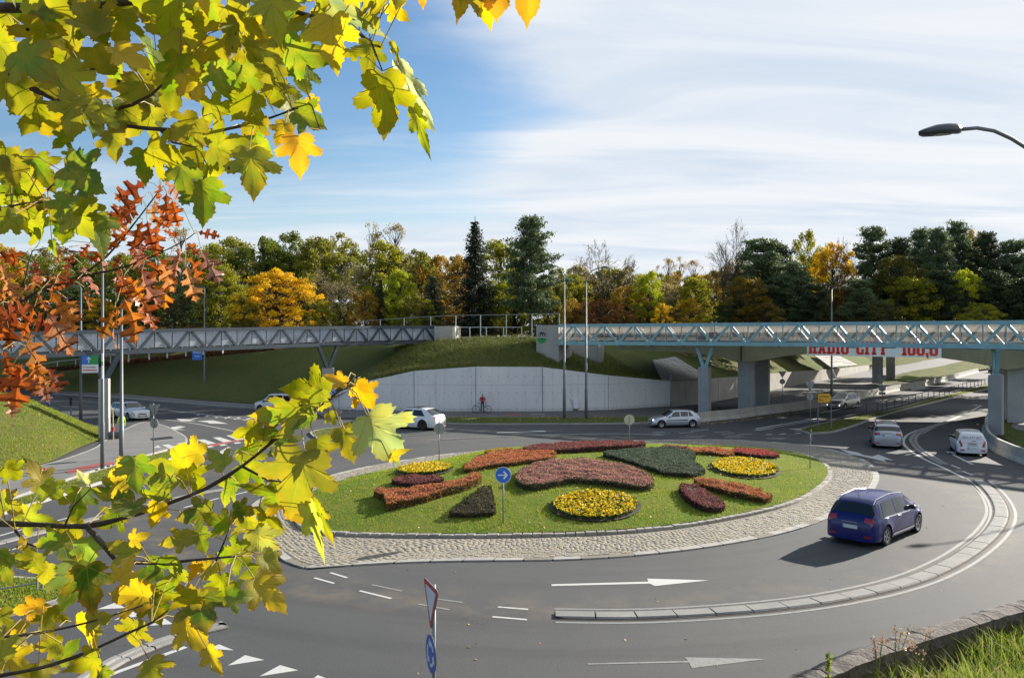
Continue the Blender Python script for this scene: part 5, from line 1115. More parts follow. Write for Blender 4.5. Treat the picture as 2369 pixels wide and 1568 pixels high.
    def patch(s, nm, m, q, root, side=1, off=.006, nx=6, nt=5, mirror=False, th=0.):
        """q: corners (x,t) a->b->c->d"""
        mb = MB(); sides = (side,) if not mirror else (1, -1)
        for sd_ in sides:
            vs = []; 
            for j in range(nt+1):
                for i in range(nx+1):
                    u, v = i/nx, j/nt; x = (q[0][0]*(1-u)+q[1][0]*u)*(1-v)+(q[3][0]*(1-u)+q[2][0]*u)*v; t = (q[0][1]*(1-u)+q[1][1]*u)*(1-v)+(q[3][1]*(1-u)+q[2][1]*u)*v; vs.append(s.S(x, t, sd_, off))
            fs = [(j*(nx+1)+i, j*(nx+1)+i+1, (j+1)*(nx+1)+i+1, (j+1)*(nx+1)+i) for j in range(nt) for i in range(nx)]
            mb.add(vs, fs if sd_ > 0 else [f[::-1] for f in fs])
        o = mb.build(nm, m, root, smooth=True, local=True)
        if mirror:
            b = bmesh.new(); b.from_mesh(o.data); bmesh.ops.remove_doubles(b, verts=b.verts, dist=.002); bmesh.ops.recalc_face_normals(b, faces=b.faces); b.to_mesh(o.data); b.free()
        return o
def wheel_mesh(r, w, style='alloy'):
    n = 28; mb = MB(); prof = [(r*.62, -w/2), (r*.93, -w/2), (r, -w/2+.03), (r, w/2-.03), (r*.93, w/2), (r*.64, w/2), (r*.62, w/2-.03)]
    vs = [(q*math.cos(2*PI*i/n), y, q*math.sin(2*PI*i/n)) for i in range(n) for q, y in prof]; k = len(prof)
    mb.add(vs, [(i*k+j, i*k+(j+1) % k, ((i+1) % n)*k+(j+1) % k, ((i+1) % n)*k+j) for i in range(n) for j in range(k)])
    rm = MB(); R0 = r*.64
    rm.disc((0, w/2-.07, 0), (0, 1, 0), R0, .01, 28, m=1)
    prof = [(R0, w/2-.02), (R0*1.0, w/2-.005), (R0*.90, w/2-.012), (R0*.90, w/2-.06)]; k = 4
    rm.add([(q*math.cos(2*PI*i/n), y, q*math.sin(2*PI*i/n)) for i in range(n) for q, y in prof], [(i*k+j, i*k+j+1, ((i+1) % n)*k+j+1, ((i+1) % n)*k+j) for i in range(n) for j in range(3)], 0)
    for i in range(5 if style == 'alloy' else 9):
        a = 2*PI*i/(5 if style == 'alloy' else 9)
        for da in ((-.14, .14) if style == 'alloy' else (0,)):
            rm.beam((R0*.12*math.cos(a), w/2-.035, R0*.12*math.sin(a)), (R0*.93*math.cos(a+da), w/2-.02, R0*.93*math.sin(a+da)), R0*(.10 if style == 'alloy' else .14), .03, m=0, up=(0, 1, 0))
    rm.disc((0, w/2-.02, 0), (0, 1, 0), R0*.17, .03, 12, m=0)
    return mb, rm
def car(label, ctr, heading, dims, prof, belt, paint, win, rear=None, group=None, lower=None, cat='car', name='car', opts={}, rimm=None, gh=.26, style='alloy', z0=.2):
    L, Wd, H, wb, wr = dims; rz = math.atan2(heading[1], heading[0]); root = thing(name, label, cat, (ctr[0], ctr[1], .005), rz, group)
    c = Car(L, Wd, H, wb, wr, prof, belt, gh=gh, z0=z0); c.body(root, paint, lower); g_ = M['glass']; rimm = rimm or M['rim']
    # glasshouse
    wsx = win['ws']; c.patch('windscreen', g_, [(wsx[1], 8.0), (wsx[0], 8.35), (wsx[0], 12), (wsx[1], 12)], root, mirror=True, off=.008)
    rwx = win['rw']; c.patch('rear_window', g_, [(rwx[0], 8.15), (rwx[1], 8.5), (rwx[1], 12), (rwx[0], 12)], root, mirror=True, off=.010)
    for sdn in (1, -1):
        for q in win['side']: c.patch('side_window', g_, [(q[0], 7.10), (q[1], 7.10), (q[3], 7.98), (q[2], 7.98)], root, side=sdn, off=.006)
        if win.get('chrome'):
            for q in win['chrome']: c.patch('window_trim', M['chrome'], [(q[0], 6.98), (q[1], 6.98), (q[1], 7.07), (q[0], 7.07)], root, side=sdn, off=.012, nx=14, nt=1)
        dx = win.get('doors', [])
        for i, x in enumerate(dx):
            c.patch('door_gap', M['trim'], [(x, 4.6), (x+.013, 4.6), (x+.013, 7.0), (x, 7.0)], root, side=sdn, off=.003, nx=1, nt=8)
        for x in win.get('handles', []):
            p = c.S(x, 6.72, sdn, .02); mb = MB(); mb.box(p, (.19, .03, .03), bev=.01); mb.build('door_handle', opts.get('handle', paint), root, local=True)
        p = c.S(win['mirror'], 7.25, sdn, .11); mb = MB(); mb.box(p, (.14, .20, .15), bev=.04); mb.build('wing_mirror', opts.get('mirror', paint), root, local=True)
        if opts.get('strip'): c.patch('side_strip', M['trim'], [(c.xr+wr+.1, 5.45), (c.xf-wr-.1, 5.45), (c.xf-wr-.1, 5.75), (c.xr+wr+.1, 5.75)], root, side=sdn, off=.014, nx=8, nt=2)
        if opts.get('sill'): c.patch('sill_strip', M['chrome'], [(c.xr+wr+.12, 4.02), (c.xf-wr-.12, 4.02), (c.xf-wr-.12, 4.25), (c.xr+wr+.12, 4.25)], root, side=sdn, off=.02, nx=8, nt=1)
        if opts.get('rails'):
            a, b = opts['rails']; pts = [Vector(c.S(a+(b-a)*t, 9.2, sdn, .05)) for t in (0, .08, .5, .92, 1)]; pts[0].z -= .05; pts[-1].z -= .05; mb = MB(); mb.tube(pts, .018, 6); mb.build('roof_rail', opts.get('railm', M['trim']), root, local=True)
        # lights
        c.patch('headlight', M['headlight'], [(L*.415, 6.15), (L*.492, 6.0), (L*.492, 6.9), (L*.40, 7.3)], root, side=sdn, off=.008)
        tl = opts.get('tail', [(-L*.4915, 6.7), (-L*.474, 6.9), (-L*.4745, 9.9), (-L*.489, 9.8)]); c.patch('tail_light', M['taillight'], tl, root, side=sdn, off=.010)
        tr_ = None
        if tr_:
            y0, y1, zz0, zz1, xx = tr_; mb = MB(); mb.add([(xx-.005, y0*sdn, zz0), (xx-.005, y1*sdn, zz0+.02), (xx+.02, y1*sdn, zz1), (xx-.0, y0*sdn, zz1-.02), (xx+.15, y0*sdn, zz0), (xx+.15, y1*sdn, zz0+.02), (xx+.15, y1*sdn, zz1), (xx+.15, y0*sdn, zz1-.02)], [(0, 1, 2, 3), (7, 6, 5, 4), (0, 4, 5, 1), (1, 5, 6, 2), (2, 6, 7, 3), (3, 7, 4, 0)]); mb.build('tail_light', M['taillight'], root, local=True)
        if opts.get('fog'):
            p = (L*.5-.03, .58*sdn*Wd/1.8, z0+.22); mb = MB(); mb.disc(p, (1, 0, 0), .07, .04, 14); mb.build('fog_lamp', M['lit'], root, local=True)
        mb = MB(); mb.box((-L*.5+.02, sdn*Wd*.33, z0+.17), (.05, .24, .07)); mb.build('reflector', M['taillight'], root, local=True)
    hw_ = float(c.hw(L*.49)); mb = MB(); mb.box((L*.5-.012, 0, H*.36), (.04, hw_*1.05, H*.055), bev=.01); mb.build('grille', M['trim'], root, local=True)
    mb = MB(); mb.box((L*.5-.012, 0, z0+.16), (.045, hw_*1.15, .12), bev=.01); mb.build('air_intake', M['trim'], root, local=True)
    pz = opts.get('pz', H*.40); xx = -L*.5-.008
    mb = MB(); mb.box((xx, 0, pz), (.02, .52, .115)); mb.build('number_plate', M['plate'], root, local=True); mb = MB(); mb.box((xx-.004, .235, pz), (.02, .045, .11)); mb.build('plate_band', M['plateblue'], root, local=True)
    mb = MB(); mb.box((L*.5+.012, 0, z0+.20), (.02, .52, .115)); mb.build('number_plate', M['plate'], root, local=True)
    mb = MB(); mb.box((xx, 0, pz+.16), (.02, .55, .02)); mb.build('tailgate_trim', M['chrome'], root, local=True)
    if opts.get('antenna'): mb = MB(); p = Vector(c.S(opts['antenna'], 12, 1, 0)); mb.tube([p, p+Vector((-.12, 0, .18))], [.012, .004], 5); mb.build('antenna', M['trim'], root, local=True)
    ty, rm = wheel_mesh(wr, .22, style)
    tm = None
    for x in (c.xf, c.xr):
        for sdn in (1, -1):
            if tm is None: to = ty.build('wheel', M['tyre'], root, local=True); ro = rm.build('rim', [rimm, M['trim']], to, local=True); tm, rmm = to.data, ro.data; [m_.polygons.foreach_set('use_smooth', [True]*len(m_.polygons)) for m_ in (tm,)]
            else: to = link('wheel', tm, root); ro = link('rim', rmm, to)
            to.location = (x, sdn*(Wd/2-.125), wr); to.rotation_euler = (0, 0, 0 if sdn > 0 else PI)
    # dark wheel wells
    for x in (c.xf, c.xr):
        mb = MB(); mb.box((x, 0, wr+.14), (wr*2.0, Wd*.70, .34)); mb.build('wheel_well', M['trim'], root, local=True)
    return root, c
def paint(nm, col, metal=.0, r=.28): return mat(nm, col, r, metal, coat=1., spec=.5)
P_blue = mat('blue_metallic_paint', (.003, .009, .115), .32, 0., coat=.4, spec=.35); P_silver = paint('silver_paint', (.34, .36, .39), .75, .34); P_white = paint('white_paint', (.70, .71, .72)); P_beige = paint('champagne_paint', (.40, .38, .33), .6, .36); P_silver2 = paint('silver_hatch_paint', (.40, .44, .49), .65, .34); P_black = paint('black_paint', (.015, .016, .018))
mpv = [(-.5, .30), (-.497, .44), (-.490, .56), (-.468, .655), (-.398, .90), (-.365, .945), (-.25, .985), (-.06, 1.0), (.08, .97), (.14, .93), (.335, .655), (.42, .595), (.475, .50), (.495, .40), (.5, .30)]
r1, c1 = car('blue people carrier driving round the roundabout, seen from behind, at the right', (13.05, 29.0), (.725, .689), (4.43, 1.83, 1.61, 2.785, .335), mpv, [(-.5, .56), (-.3, .585), (.2, .555), (.5, .46)], P_blue,
    dict(ws=(.62, 1.40), rw=(-2.05, -1.80), side=[(-1.78, -1.60, -1.60, -1.56), (-1.50, -.52, -1.40, -.55), (-.44, .62, -.46, .32), (.72, 1.28, .48, .60)], chrome=[(-1.5, .72)], doors=[-1.52, -.49, .70], handles=[-1.28, -.22], mirror=.82),
    opts=dict(sill=1, handle=M['chrome'], mirror=M['trim'], antenna=-1.45, tailr=(.42, .86, .86, 1.04, -2.17), pz=.66, rails=(-1.75, .75), railm=M['chrome']), rimm=M['rim'])
suv = [(-.5, .30), (-.498, .46), (-.488, .60), (-.455, .70), (-.395, .91), (-.36, .945), (-.15, .995), (.02, .99), (.08, .965), (.235, .70), (.29, .665), (.42, .625), (.475, .55), (.495, .42), (.5, .3)]
r2, c2 = car('silver compact SUV entering the roundabout, seen from behind, right of the median', (24.7, 53.6), (.358, .934), (4.39, 1.83, 1.60, 2.6, .35), suv, [(-.5, .62), (.5, .56)], P_silver,
    dict(ws=(.37, 1.03), rw=(-1.99, -1.78), side=[(-1.72, -1.25, -1.55, -1.22), (-1.12, -.42, -1.10, -.42), (-.34, .70, -.34, .30)], doors=[-1.16, -.38, .72], handles=[-.9, -.1], mirror=.62),
    opts=dict(tailr=(.40, .84, .90, 1.06, -2.175), pz=.86, rails=(-1.6, .2), mirror=M['trim']), lower=M['trim'])
small = [(-.5, .28), (-.498, .42), (-.485, .56), (-.455, .68), (-.425, .90), (-.39, .95), (-.12, 1.0), (.03, .985), (.10, .945), (.27, .66), (.33, .625), (.43, .575), (.48, .48), (.495, .40), (.5, .3)]
r3, c3 = car('small white hatchback with red lettering on its tailgate, by the curved barrier at the right', (28.05, 49.9), (.358, .934), (3.56, 1.65, 1.48, 2.42, .29), small, [(-.5, .60), (-.2, .58), (.5, .54)], P_white,
    dict(ws=(.40, .94), rw=(-1.72, -1.60), side=[(-1.40, -.98, -1.28, -.95), (-.88, -.12, -.90, -.14), (-.05, .66, -.06, .30)], doors=[-.92, -.08, .68], handles=[-.75, .05], mirror=.60),
    opts=dict(tail=[(-1.768, 7.0), (-1.655, 7.2), (-1.655, 8.9), (-1.768, 8.9)], tailr=(.52, .70, .62, .96, -1.765), pz=.50, mirror=M['trim']))
# tailgate print of the small white car
def text3(s, loc, rot, size, m, parent, ext=.003, name='lettering', align='CENTER', off=0., sx=1.):
    cu = bpy.data.curves.new('t', 'FONT'); cu.body = s; cu.size = size; cu.extrude = ext; cu.align_x = align; cu.align_y = 'CENTER'; cu.offset = off
    o = bpy.data.objects.new('t', cu); C.objects.link(o); dg = bpy.context.evaluated_depsgraph_get(); me = bpy.data.meshes.new_from_object(o.evaluated_get(dg)); bpy.data.objects.remove(o)
    me.materials.clear(); me.materials.append(m); q = link(name, me, parent, loc); q.rotation_euler = rot; q.scale = (sx, 1, 1); return q
M['greytext'] = mat('grey_lettering', (.22, .10, .11), .5); M['redtext'] = mat('red_lettering', (.42, .03, .02), .5)
M['wrap'] = mat('white_window_wrap', (.60, .61, .63), .35)
c3.patch('window_wrap', M['wrap'], [(-1.725, 8.5), (-1.60, 8.7), (-1.60, 12), (-1.725, 12)], r3, mirror=True, off=.016)
rr_ = (math.radians(76), 0, -PI/2)
text3('031 577 077', (-1.70, 0, 1.12), rr_, .20, M['greytext'], r3, sx=1.); mb = MB(); mb.box((-1.788, .0, .76), (.01, .44, .11)); mb.build('emblem_panel', mat('pale_yellow_print', (.58, .56, .46), .5), r3, local=True)
mb = MB(); mb.box((-1.782, -.08, .93), (.015, .24, .022)); mb.build('badge', M['trim'], r3, local=True); 
mb = MB(); rz_ = random.Random(2)
for i in range(9): y = .2-.05*i; mb.beam((-1.80, y, .745+rz_.uniform(-.02, .01)), (-1.80, y-.045, .775+rz_.uniform(0, .045)), .012, .035, up=(1, 0, 0))
mb.build('emblem', M['redtext'], r3, local=True)
hatch = [(-.5, .30), (-.497, .44), (-.492, .60), (-.465, .66), (-.40, .80), (-.33, .955), (-.28, .975), (-.06, 1.0), (.03, .985), (.07, .955), (.235, .66), (.28, .625), (.42, .55), (.48, .46), (.497, .38), (.5, .3)]
r4, c4 = car('silver older hatchback on the far side of the roundabout, headlamp glinting', (12.95, 64.75), (-.985, -.17), (4.03, 1.69, 1.38, 2.58, .295), hatch, [(-.5, .64), (-.1, .60), (.5, .56)], P_silver2,
    dict(ws=(.32, .96), rw=(-1.83, -1.42), side=[(-1.34, -.95, -1.06, -.92), (-.88, -.26, -.88, -.26), (-.19, .72, -.19, .30)], doors=[-.93, -.23, .74], handles=[-.7, .0], mirror=.64), opts=dict(strip=1))
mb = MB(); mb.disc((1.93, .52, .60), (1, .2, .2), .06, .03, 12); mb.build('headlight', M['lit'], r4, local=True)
mpv2 = [(-.5, .30), (-.497, .45), (-.488, .60), (-.462, .70), (-.43, .90), (-.40, .945), (-.10, 1.0), (.06, .98), (.12, .94), (.31, .645), (.40, .60), (.46, .50), (.493, .40), (.5, .3)]
r5, c5 = car('champagne coloured people carrier with lit fog lamps coming down the right road', (33.55, 82.1), (-.74, -.67), (4.26, 1.81, 1.62, 2.69, .32), mpv2, [(-.5, .58), (.5, .52)], P_beige,
    dict(ws=(.50, 1.30), rw=(-2.07, -1.90), side=[(-1.66, -1.28, -1.60, -1.25), (-1.18, -.40, -1.18, -.40), (-.32, .74, -.32, .36)], doors=[-1.22, -.36, .8], handles=[-1.0, -.1], mirror=.86), opts=dict(fog=1))
suvc = [(-.5, .30), (-.498, .48), (-.490, .60), (-.475, .66), (-.40, .80), (-.31, .955), (-.26, .975), (-.10, .995), (.02, .985), (.07, .955), (.20, .70), (.24, .665), (.42, .60), (.48, .52), (.497, .40), (.5, .3)]
r6, c6 = car('white coupe SUV with dark wheels on the far lane left of the cyclist', (-7.75, 63.7), (-.90, .43), (4.98, 1.99, 1.68, 3.0, .38), suvc, [(-.5, .62), (.5, .57)], P_white,
    dict(ws=(.36, 1.0), rw=(-2.28, -1.62), side=[(-1.62, -.52, -1.22, -.52), (-.42, .76, -.42, .32)], doors=[-1.5, -.47, .78], handles=[-1.2, -.2], mirror=.66), opts=dict(tailr=(.45, .93, 1.0, 1.12, -2.46), pz=.62, rails=(-1.2, .2)), rimm=mat('dark_rim', (.06, .06, .065), .35, .6))
mb = MB(); c6.patch('glass_roof', M['glass'], [(-1.0, 9.3), (.30, 9.3), (.30, 12), (-1.0, 12)], r6, mirror=True, off=.008)
van = [(-.5, .25), (-.498, .45), (-.494, .60), (-.485, .72), (-.470, .92), (-.44, .965), (-.1, 1.0), (.08, .985), (.15, .94), (.27, .64), (.32, .60), (.44, .53), (.485, .44), (.497, .36), (.5, .25)]
r7, c7 = car('white leisure van with roof bars on the far road, half hidden by leaves', (-22.6, 78.3), (-.97, .24), (4.38, 1.81, 1.80, 2.73, .315), van, [(-.5, .56), (.5, .50)], P_white,
    dict(ws=(.68, 1.15), rw=(-2.12, -2.03), side=[(-1.75, -1.0, -1.70, -.98), (-.88, -.02, -.88, -.02), (.06, .98, .06, .62)], doors=[-.94, .02, 1.0], handles=[-.7, .2], mirror=1.0), opts=dict(rails=(-1.7, .3), mirror=M['trim']), name='van', cat='van')
est = [(-.5, .30), (-.497, .46), (-.488, .60), (-.465, .68), (-.42, .90), (-.38, .945), (-.10, 1.0), (.02, .985), (.065, .95), (.215, .66), (.26, .63), (.42, .565), (.475, .48), (.495, .38), (.5, .3)]
r8, c8 = car('white estate car waiting on the left road, seen front on beyond the lamp posts', (-33.6, 71.3), (.76, -.65), (4.70, 1.76, 1.50, 2.70, .32), est, [(-.5, .61), (.5, .55)], P_white,
    dict(ws=(.30, .98), rw=(-2.28, -2.02), side=[(-1.95, -1.30, -1.85, -1.26), (-1.20, -.42, -1.20, -.42), (-.34, .72, -.34, .28)], doors=[-1.25, -.38, .74], handles=[-1.0, -.1], mirror=.64), opts=dict(rails=(-1.7, .1)))
r9, c9 = car('black car far up the right road beside the bridge pier', (at(2299, 866, 168).x, 168), (-.6, -.8), (4.3, 1.78, 1.5, 2.6, .31), est, [(-.5, .61), (.5, .55)], P_black,
    dict(ws=(.30, .98), rw=(-2.08, -1.82), side=[(-1.20, -.42, -1.20, -.42), (-.34, .72, -.34, .28)], mirror=.64))
# ------------------------------------------------------------------ people and bicycle
def person(label, base, joints, rad, edges, bands, rz=0., s=1., extra=None):
    """one continuous skinned body; bands: list of (predicate, material)"""
    root = thing('person', label, 'person', base, rz)
    me = bpy.data.meshes.new('body'); me.from_pydata(joints, edges, []); o = bpy.data.objects.new('body', me); C.objects.link(o)
    md = o.modifiers.new('s', 'SKIN'); sv = me.skin_vertices[0].data if me.skin_vertices else None
    if sv is None: me.skin_vertices.new() if hasattr(me.skin_vertices, 'new') else None
    md.use_smooth_shade = True
    for i, r in enumerate(rad): me.skin_vertices[0].data[i].radius = (r if isinstance(r, tuple) else (r, r))
    me.skin_vertices[0].data[0].use_root = True
    sb = o.modifiers.new('d', 'SUBSURF'); sb.levels = 1; sb.render_levels = 1
    m2 = bpy.data.meshes.new_from_object(o.evaluated_get(bpy.context.evaluated_depsgraph_get())); bpy.data.objects.remove(o); m2.name = 'body'
    m2.materials.clear(); ms = []
    for _, m in bands: m2.materials.append(m)
    for p in m2.polygons:
        for i, (f, m) in enumerate(bands):
            if f(p.center): p.material_index = i; break
    b = link('body', m2, root); b.scale = (s, s, s)
    return root
def std_person(label, base, rz, jacket, trousers, shoes, hair, pose='stand', s=1., skin=None):
    J = [(0, 0, .95), (0, 0, 1.15), (0, .0, 1.38), (0, 0, 1.48), (0, .01, 1.56), (0, .015, 1.66), (0, .01, 1.74)]; Rr = [(.15, .11), (.13, .10), (.17, .11), .06, (.075, .085), (.085, .10), .05]; E = [(i, i+1) for i in range(6)]
    def add(p, r, par): J.append(p); Rr.append(r); E.append((par, len(J)-1)); return len(J)-1
    st = .30 if pose == 'walk' else .04
    for sd_ in (1, -1):
        dy = st*sd_ if pose == 'walk' else .0
        a = add((.10*sd_, 0, .90), .095, 0); a = add((.11*sd_, dy*.45+.02, .50), .07, a); a = add((.11*sd_, dy-.03, .10), .048, a); add((.12*sd_, dy+.12, .045), (.05, .04), a)
        b = add((.19*sd_, 0, 1.40), .065, 2)
        if pose == 'phone': b = add((.27*sd_, -.02, 1.13), .05, b); b = add((.10*sd_, .20, 1.16), .038, b); add((.04*sd_, .24, 1.18), .035, b)
        elif pose == 'walk': b = add((.25*sd_, -dy*.4, 1.14), .048, b); b = add((.25*sd_, -dy*.7+.08, .90), .036, b); add((.25*sd_, -dy*.8+.12, .80), .035, b)
        else: b = add((.25*sd_, 0, 1.13), .048, b); b = add((.26*sd_, .05, .88), .036, b); add((.26*sd_, .07, .79), .035, b)
    sk = M['skin']
    bands = [(lambda c: c.z < .10, shoes), (lambda c: c.z > 1.67 or (c.z > 1.56 and c.y < -.01), hair), (lambda c: c.z > 1.47, sk), (lambda c: pose == 'phone' and c.y > .17 and abs(c.x) < .12 and c.z < 1.3, sk), (lambda c: c.z < .86 and abs(c.x) > .225, sk), (lambda c: c.z < .90 and abs(c.x) < .235, trousers), (lambda c: True, jacket)]
    return person(label, base, J, Rr, E, bands, rz, s)
cl = lambda nm, c: mat(nm, c, .85)
m_red = cl('red_jacket', (.30, .02, .02)); m_jean = cl('blue_jeans', (.03, .05, .09)); m_dark = cl('dark_cloth', (.02, .02, .025)); m_shoe = cl('red_shoes', (.25, .03, .04)); m_vest = cl('high_visibility_vest', (.42, .60, .05)); m_lb = cl('light_blue_shirt', (.25, .38, .55)); m_wh = cl('white_cloth', (.6, .6, .62))
cy = Vector((g(1117, 955).x, 75.9, .10))
std_person('cyclist in a red jacket and jeans standing by a bicycle, looking down, before the wall', tuple(cy), PI, m_red, m_jean, m_shoe, M['hair'], 'phone', 1.0)
def bicycle(label, base, rz):
    root = thing('bicycle', label, 'bicycle', base, rz); r = .345
    def tor(cx, nm):
        mb = MB(); n = 28; pts = [Vector((cx+r*math.cos(2*PI*i/n), 0, r+r*math.sin(2*PI*i/n))) for i in range(n+1)]; mb.tube(pts, .026, 6, cap=False); w = mb.build(nm, M['tyre'], root, smooth=True, local=True)
        mb = MB()
        for i in range(14): a = 2*PI*i/14; mb.beam((cx, 0, r), (cx+r*.96*math.cos(a), 0, r+r*.96*math.sin(a)), .006, .006)
        mb.disc((cx, 0, r), (0, 1, 0), .05, .08, 10); mb.build('spokes', M['galv'], w, local=True)
    tor(-.54, 'wheel'); tor(.54, 'wheel'); fr = mat('pale_bicycle_frame', (.30, .38, .42), .4)
    bb, st_, hd, ra, fa = Vector((-.10, 0, .32)), Vector((-.22, 0, .78)), Vector((.36, 0, .82)), Vector((-.54, 0, .345)), Vector((.54, 0, .345)); mb = MB()
    for a, b in ((bb, st_), (st_, hd-Vector((0, 0, .03))), (bb, hd-Vector((-.02, 0, .12))), (bb, ra), (ra, st_)): mb.tube([a, b], .020, 6)
    mb.build('frame', fr, root, local=True); mb = MB(); mb.tube([hd+Vector((-.03, 0, .10)), hd-Vector((-.03, 0, .15)), fa], .02, 6); mb.build('fork', M['trim'], root, local=True)
    mb = MB(); mb.tube([st_, st_+Vector((-.04, 0, .14))], .014, 5); mb.box(st_+Vector((-.05, 0, .17)), (.26, .13, .05), bev=.02); mb.build('saddle', M['black'], root, local=True)
    mb = MB(); mb.tube([hd+Vector((-.03, 0, .1)), hd+Vector((.03, 0, .2))], .014, 5); mb.tube([hd+Vector((-.02, -.3, .22)), hd+Vector((.04, 0, .2)), hd+Vector((-.02, .3, .22))], .014, 5); mb.build('handlebar', M['black'], root, local=True)
    mb = MB(); mb.disc(bb+Vector((0, .06, 0)), (0, 1, 0), .09, .01, 16); mb.beam(bb+Vector((0, .08, 0)), bb+Vector((.12, .08, -.10)), .02, .02); mb.beam(bb-Vector((0, .08, 0)), bb+Vector((-.12, -.08, .10)), .02, .02); mb.build('crank', M['trim'], root, local=True)
bicycle('pale blue bicycle held by the cyclist in the red jacket before the retaining wall', (cy.x-.05, cy.y-.35, .10), .08)
pb = g(270, 1006); std_person('person in a high visibility vest standing at the kerb between the left lamp posts', (at(281, 1000, 56.6).x, 56.6, .1), .9, m_vest, m_lb, m_dark, M['hair'], 'stand', 1.0)
mb = MB(); bg = at(266, 1008, 56.3); mb.box((bg.x, bg.y, .35), (.9, .5, .5), rz=.2, rx=.2, bev=.15); tag(mb.build('bag', cl('grey_bag', (.09, .10, .13))), 'dark grey heap of bags on the pavement beside the person in the vest', 'bag')
for (u, Y_, lab, jk) in ((1646, 74.3, 'left walker in dark clothes on the blue footbridge, head above the rail', m_dark), (1655, 74.0, 'right walker with a white collar on the blue footbridge, head above the rail', m_wh)):
    q = at(u, 784, Y_); std_person(lab, (q.x, q.y, 6.75), -1.2, jk, m_dark, m_dark, M['hair'], 'walk', 1.06)
q = at(689, 784, 85.2); std_person('walker in black on the grey footbridge before the yellow tree', (q.x, q.y, 6.72), 2.2, m_dark, m_dark, m_dark, M['hair'], 'walk', 1.08)
q = g(103, 940); std_person('distant pedestrian in blue at the far left kerb behind the grassy bank', (q.x+.5, q.y, .1), 1., cl('blue_cloth', (.05, .12, .35)), m_lb, m_dark, M['hair'], 'walk', 1.)
# ------------------------------------------------------------------ lamps
def lamp(label, base, h, arm, curve, headm, headlen=.75, r=(.10, .055), wired=False, group=None, rise=1.35):
    """arm: horizontal reach vector (x,y); curve: rounded swan neck"""
    root = thing('street_lamp', label, 'street lamp', tuple(base), 0, group); b = Vector(base); a = Vector((arm[0], arm[1], 0)); d = a.normalized()
    mb = MB(); mb.tube([b, b+Vector((0, 0, h*.22)), b+Vector((0, 0, h*.225)), b+Vector((0, 0, h))], [r[0]*1.25, r[0]*1.2, r[0], r[1]], 10); mb.build('pole', M['pole'], root, smooth=True)
    mb = MB()
    if curve: pts = [b+Vector((0, 0, h-.3))]+[b+a*(1-math.cos(t))*1.0+Vector((0, 0, h+rise*math.sin(t))) for t in np.linspace(0, PI/2*.98, 10)]
    else: pts = [b+Vector((0, 0, h-.05)), b+Vector((0, 0, h+.12))+d*.06, b+a+Vector((0, 0, h+.16))]
    mb.tube(pts, r[1]*.72, 8); mb.build('arm', M['pole'], root, smooth=True)
    e = pts[-1]; mb = MB(); n = 12; rows = []
    Lh = headlen; sdv = Vector((-d.y, d.x, 0))
    prof = [(0, .05, .06), (.08, .09, .075), (.3, .15, .10), (.55, .165, .10), (.8, .13, .07), (.97, .06, .02), (1., .02, .0)]
    vs = []
    for t, w, hh in prof:
        for k in range(n):
            an = 2*PI*k/n; zz = math.sin(an); z = (hh*1.0*zz if zz > 0 else .055*zz)*(Lh/.75); vs.append(e+d*(Lh*t)+sdv*(w*math.cos(an)*Lh/.75)+Vector((0, 0, z+.02)))
    mb.add(vs, [(i*n+k, i*n+(k+1) % n, (i+1)*n+(k+1) % n, (i+1)*n+k) for i in range(len(prof)-1) for k in range(n)]+[tuple(range(n))[::-1]]); mb.build('lamp_head', headm, root, smooth=True)
    mb = MB(); q = e+d*Lh*.55-Vector((0, 0, .045)); mb.add([q+d*Lh*.33*math.cos(2*PI*k/12)+sdv*.11*math.sin(2*PI*k/12)*(Lh/.75)+Vector((0, 0, -.0)) for k in range(12)]+[q+d*Lh*.25*math.cos(2*PI*k/12)+sdv*.08*math.sin(2*PI*k/12)*(Lh/.75)+Vector((0, 0, -.04)) for k in range(12)], [tuple(range(12, 24))[::-1]]+[(k, (k+1) % 12, 12+(k+1) % 12, 12+k) for k in range(12)]); mb.build('lens', M['lens'], root)
    return root
gA = g(1305.5, 971); lamp('tall street lamp before the retaining wall, its curved arm bending left', gA, 12.0, (-.95, -.2), True, M['lampdark'], .62, (.11, .06))
gB = g(1356, 971); lamp('tall street lamp before the retaining wall, its curved arm bending right', gB, 11.9, (1.35, -.3), True, M['lampdark'], .66, (.11, .06), rise=1.25)
gC = g(473, 921); lamp('street lamp with a short straight arm on the left slope, carrying a blue sign', gC, 13.0, (-.55, -.1), False, M['lampdark'], .45, (.11, .06))
gD = g(187, 981); lamp('street lamp post standing behind the left end of the grey footbridge', gD, 11.2, (-1.2, -.2), False, M['lampdark'], .5, (.11, .07))
gE = g(237, 1088); lamp('near left street lamp post carrying the shop direction sign', gE, 11.5, (-1.6, .3), False, M['lampdark'], .6, (.09, .06))
gF = g(281, 1078); lamp('left street lamp post standing on the pavement edge behind red oak leaves', gF, 9.0, (.7, .5), False, M['lampdark'], .6, (.105, .06))
gG = g(1922, 930); lamp('slim street lamp behind the blue footbridge, above the yellow direction sign', (at(1924, 784, 88).x, 88, 0), 12.4, (.55, -.1), False, M['lampdark'], .5, (.11, .06))
lamp('distant slim street lamp rising among the dark pines at the far right', (at(2294, 784, 118).x, 118, 0), 14.6, (.5, -.1), False, M['lampdark'], .5, (.11, .06))
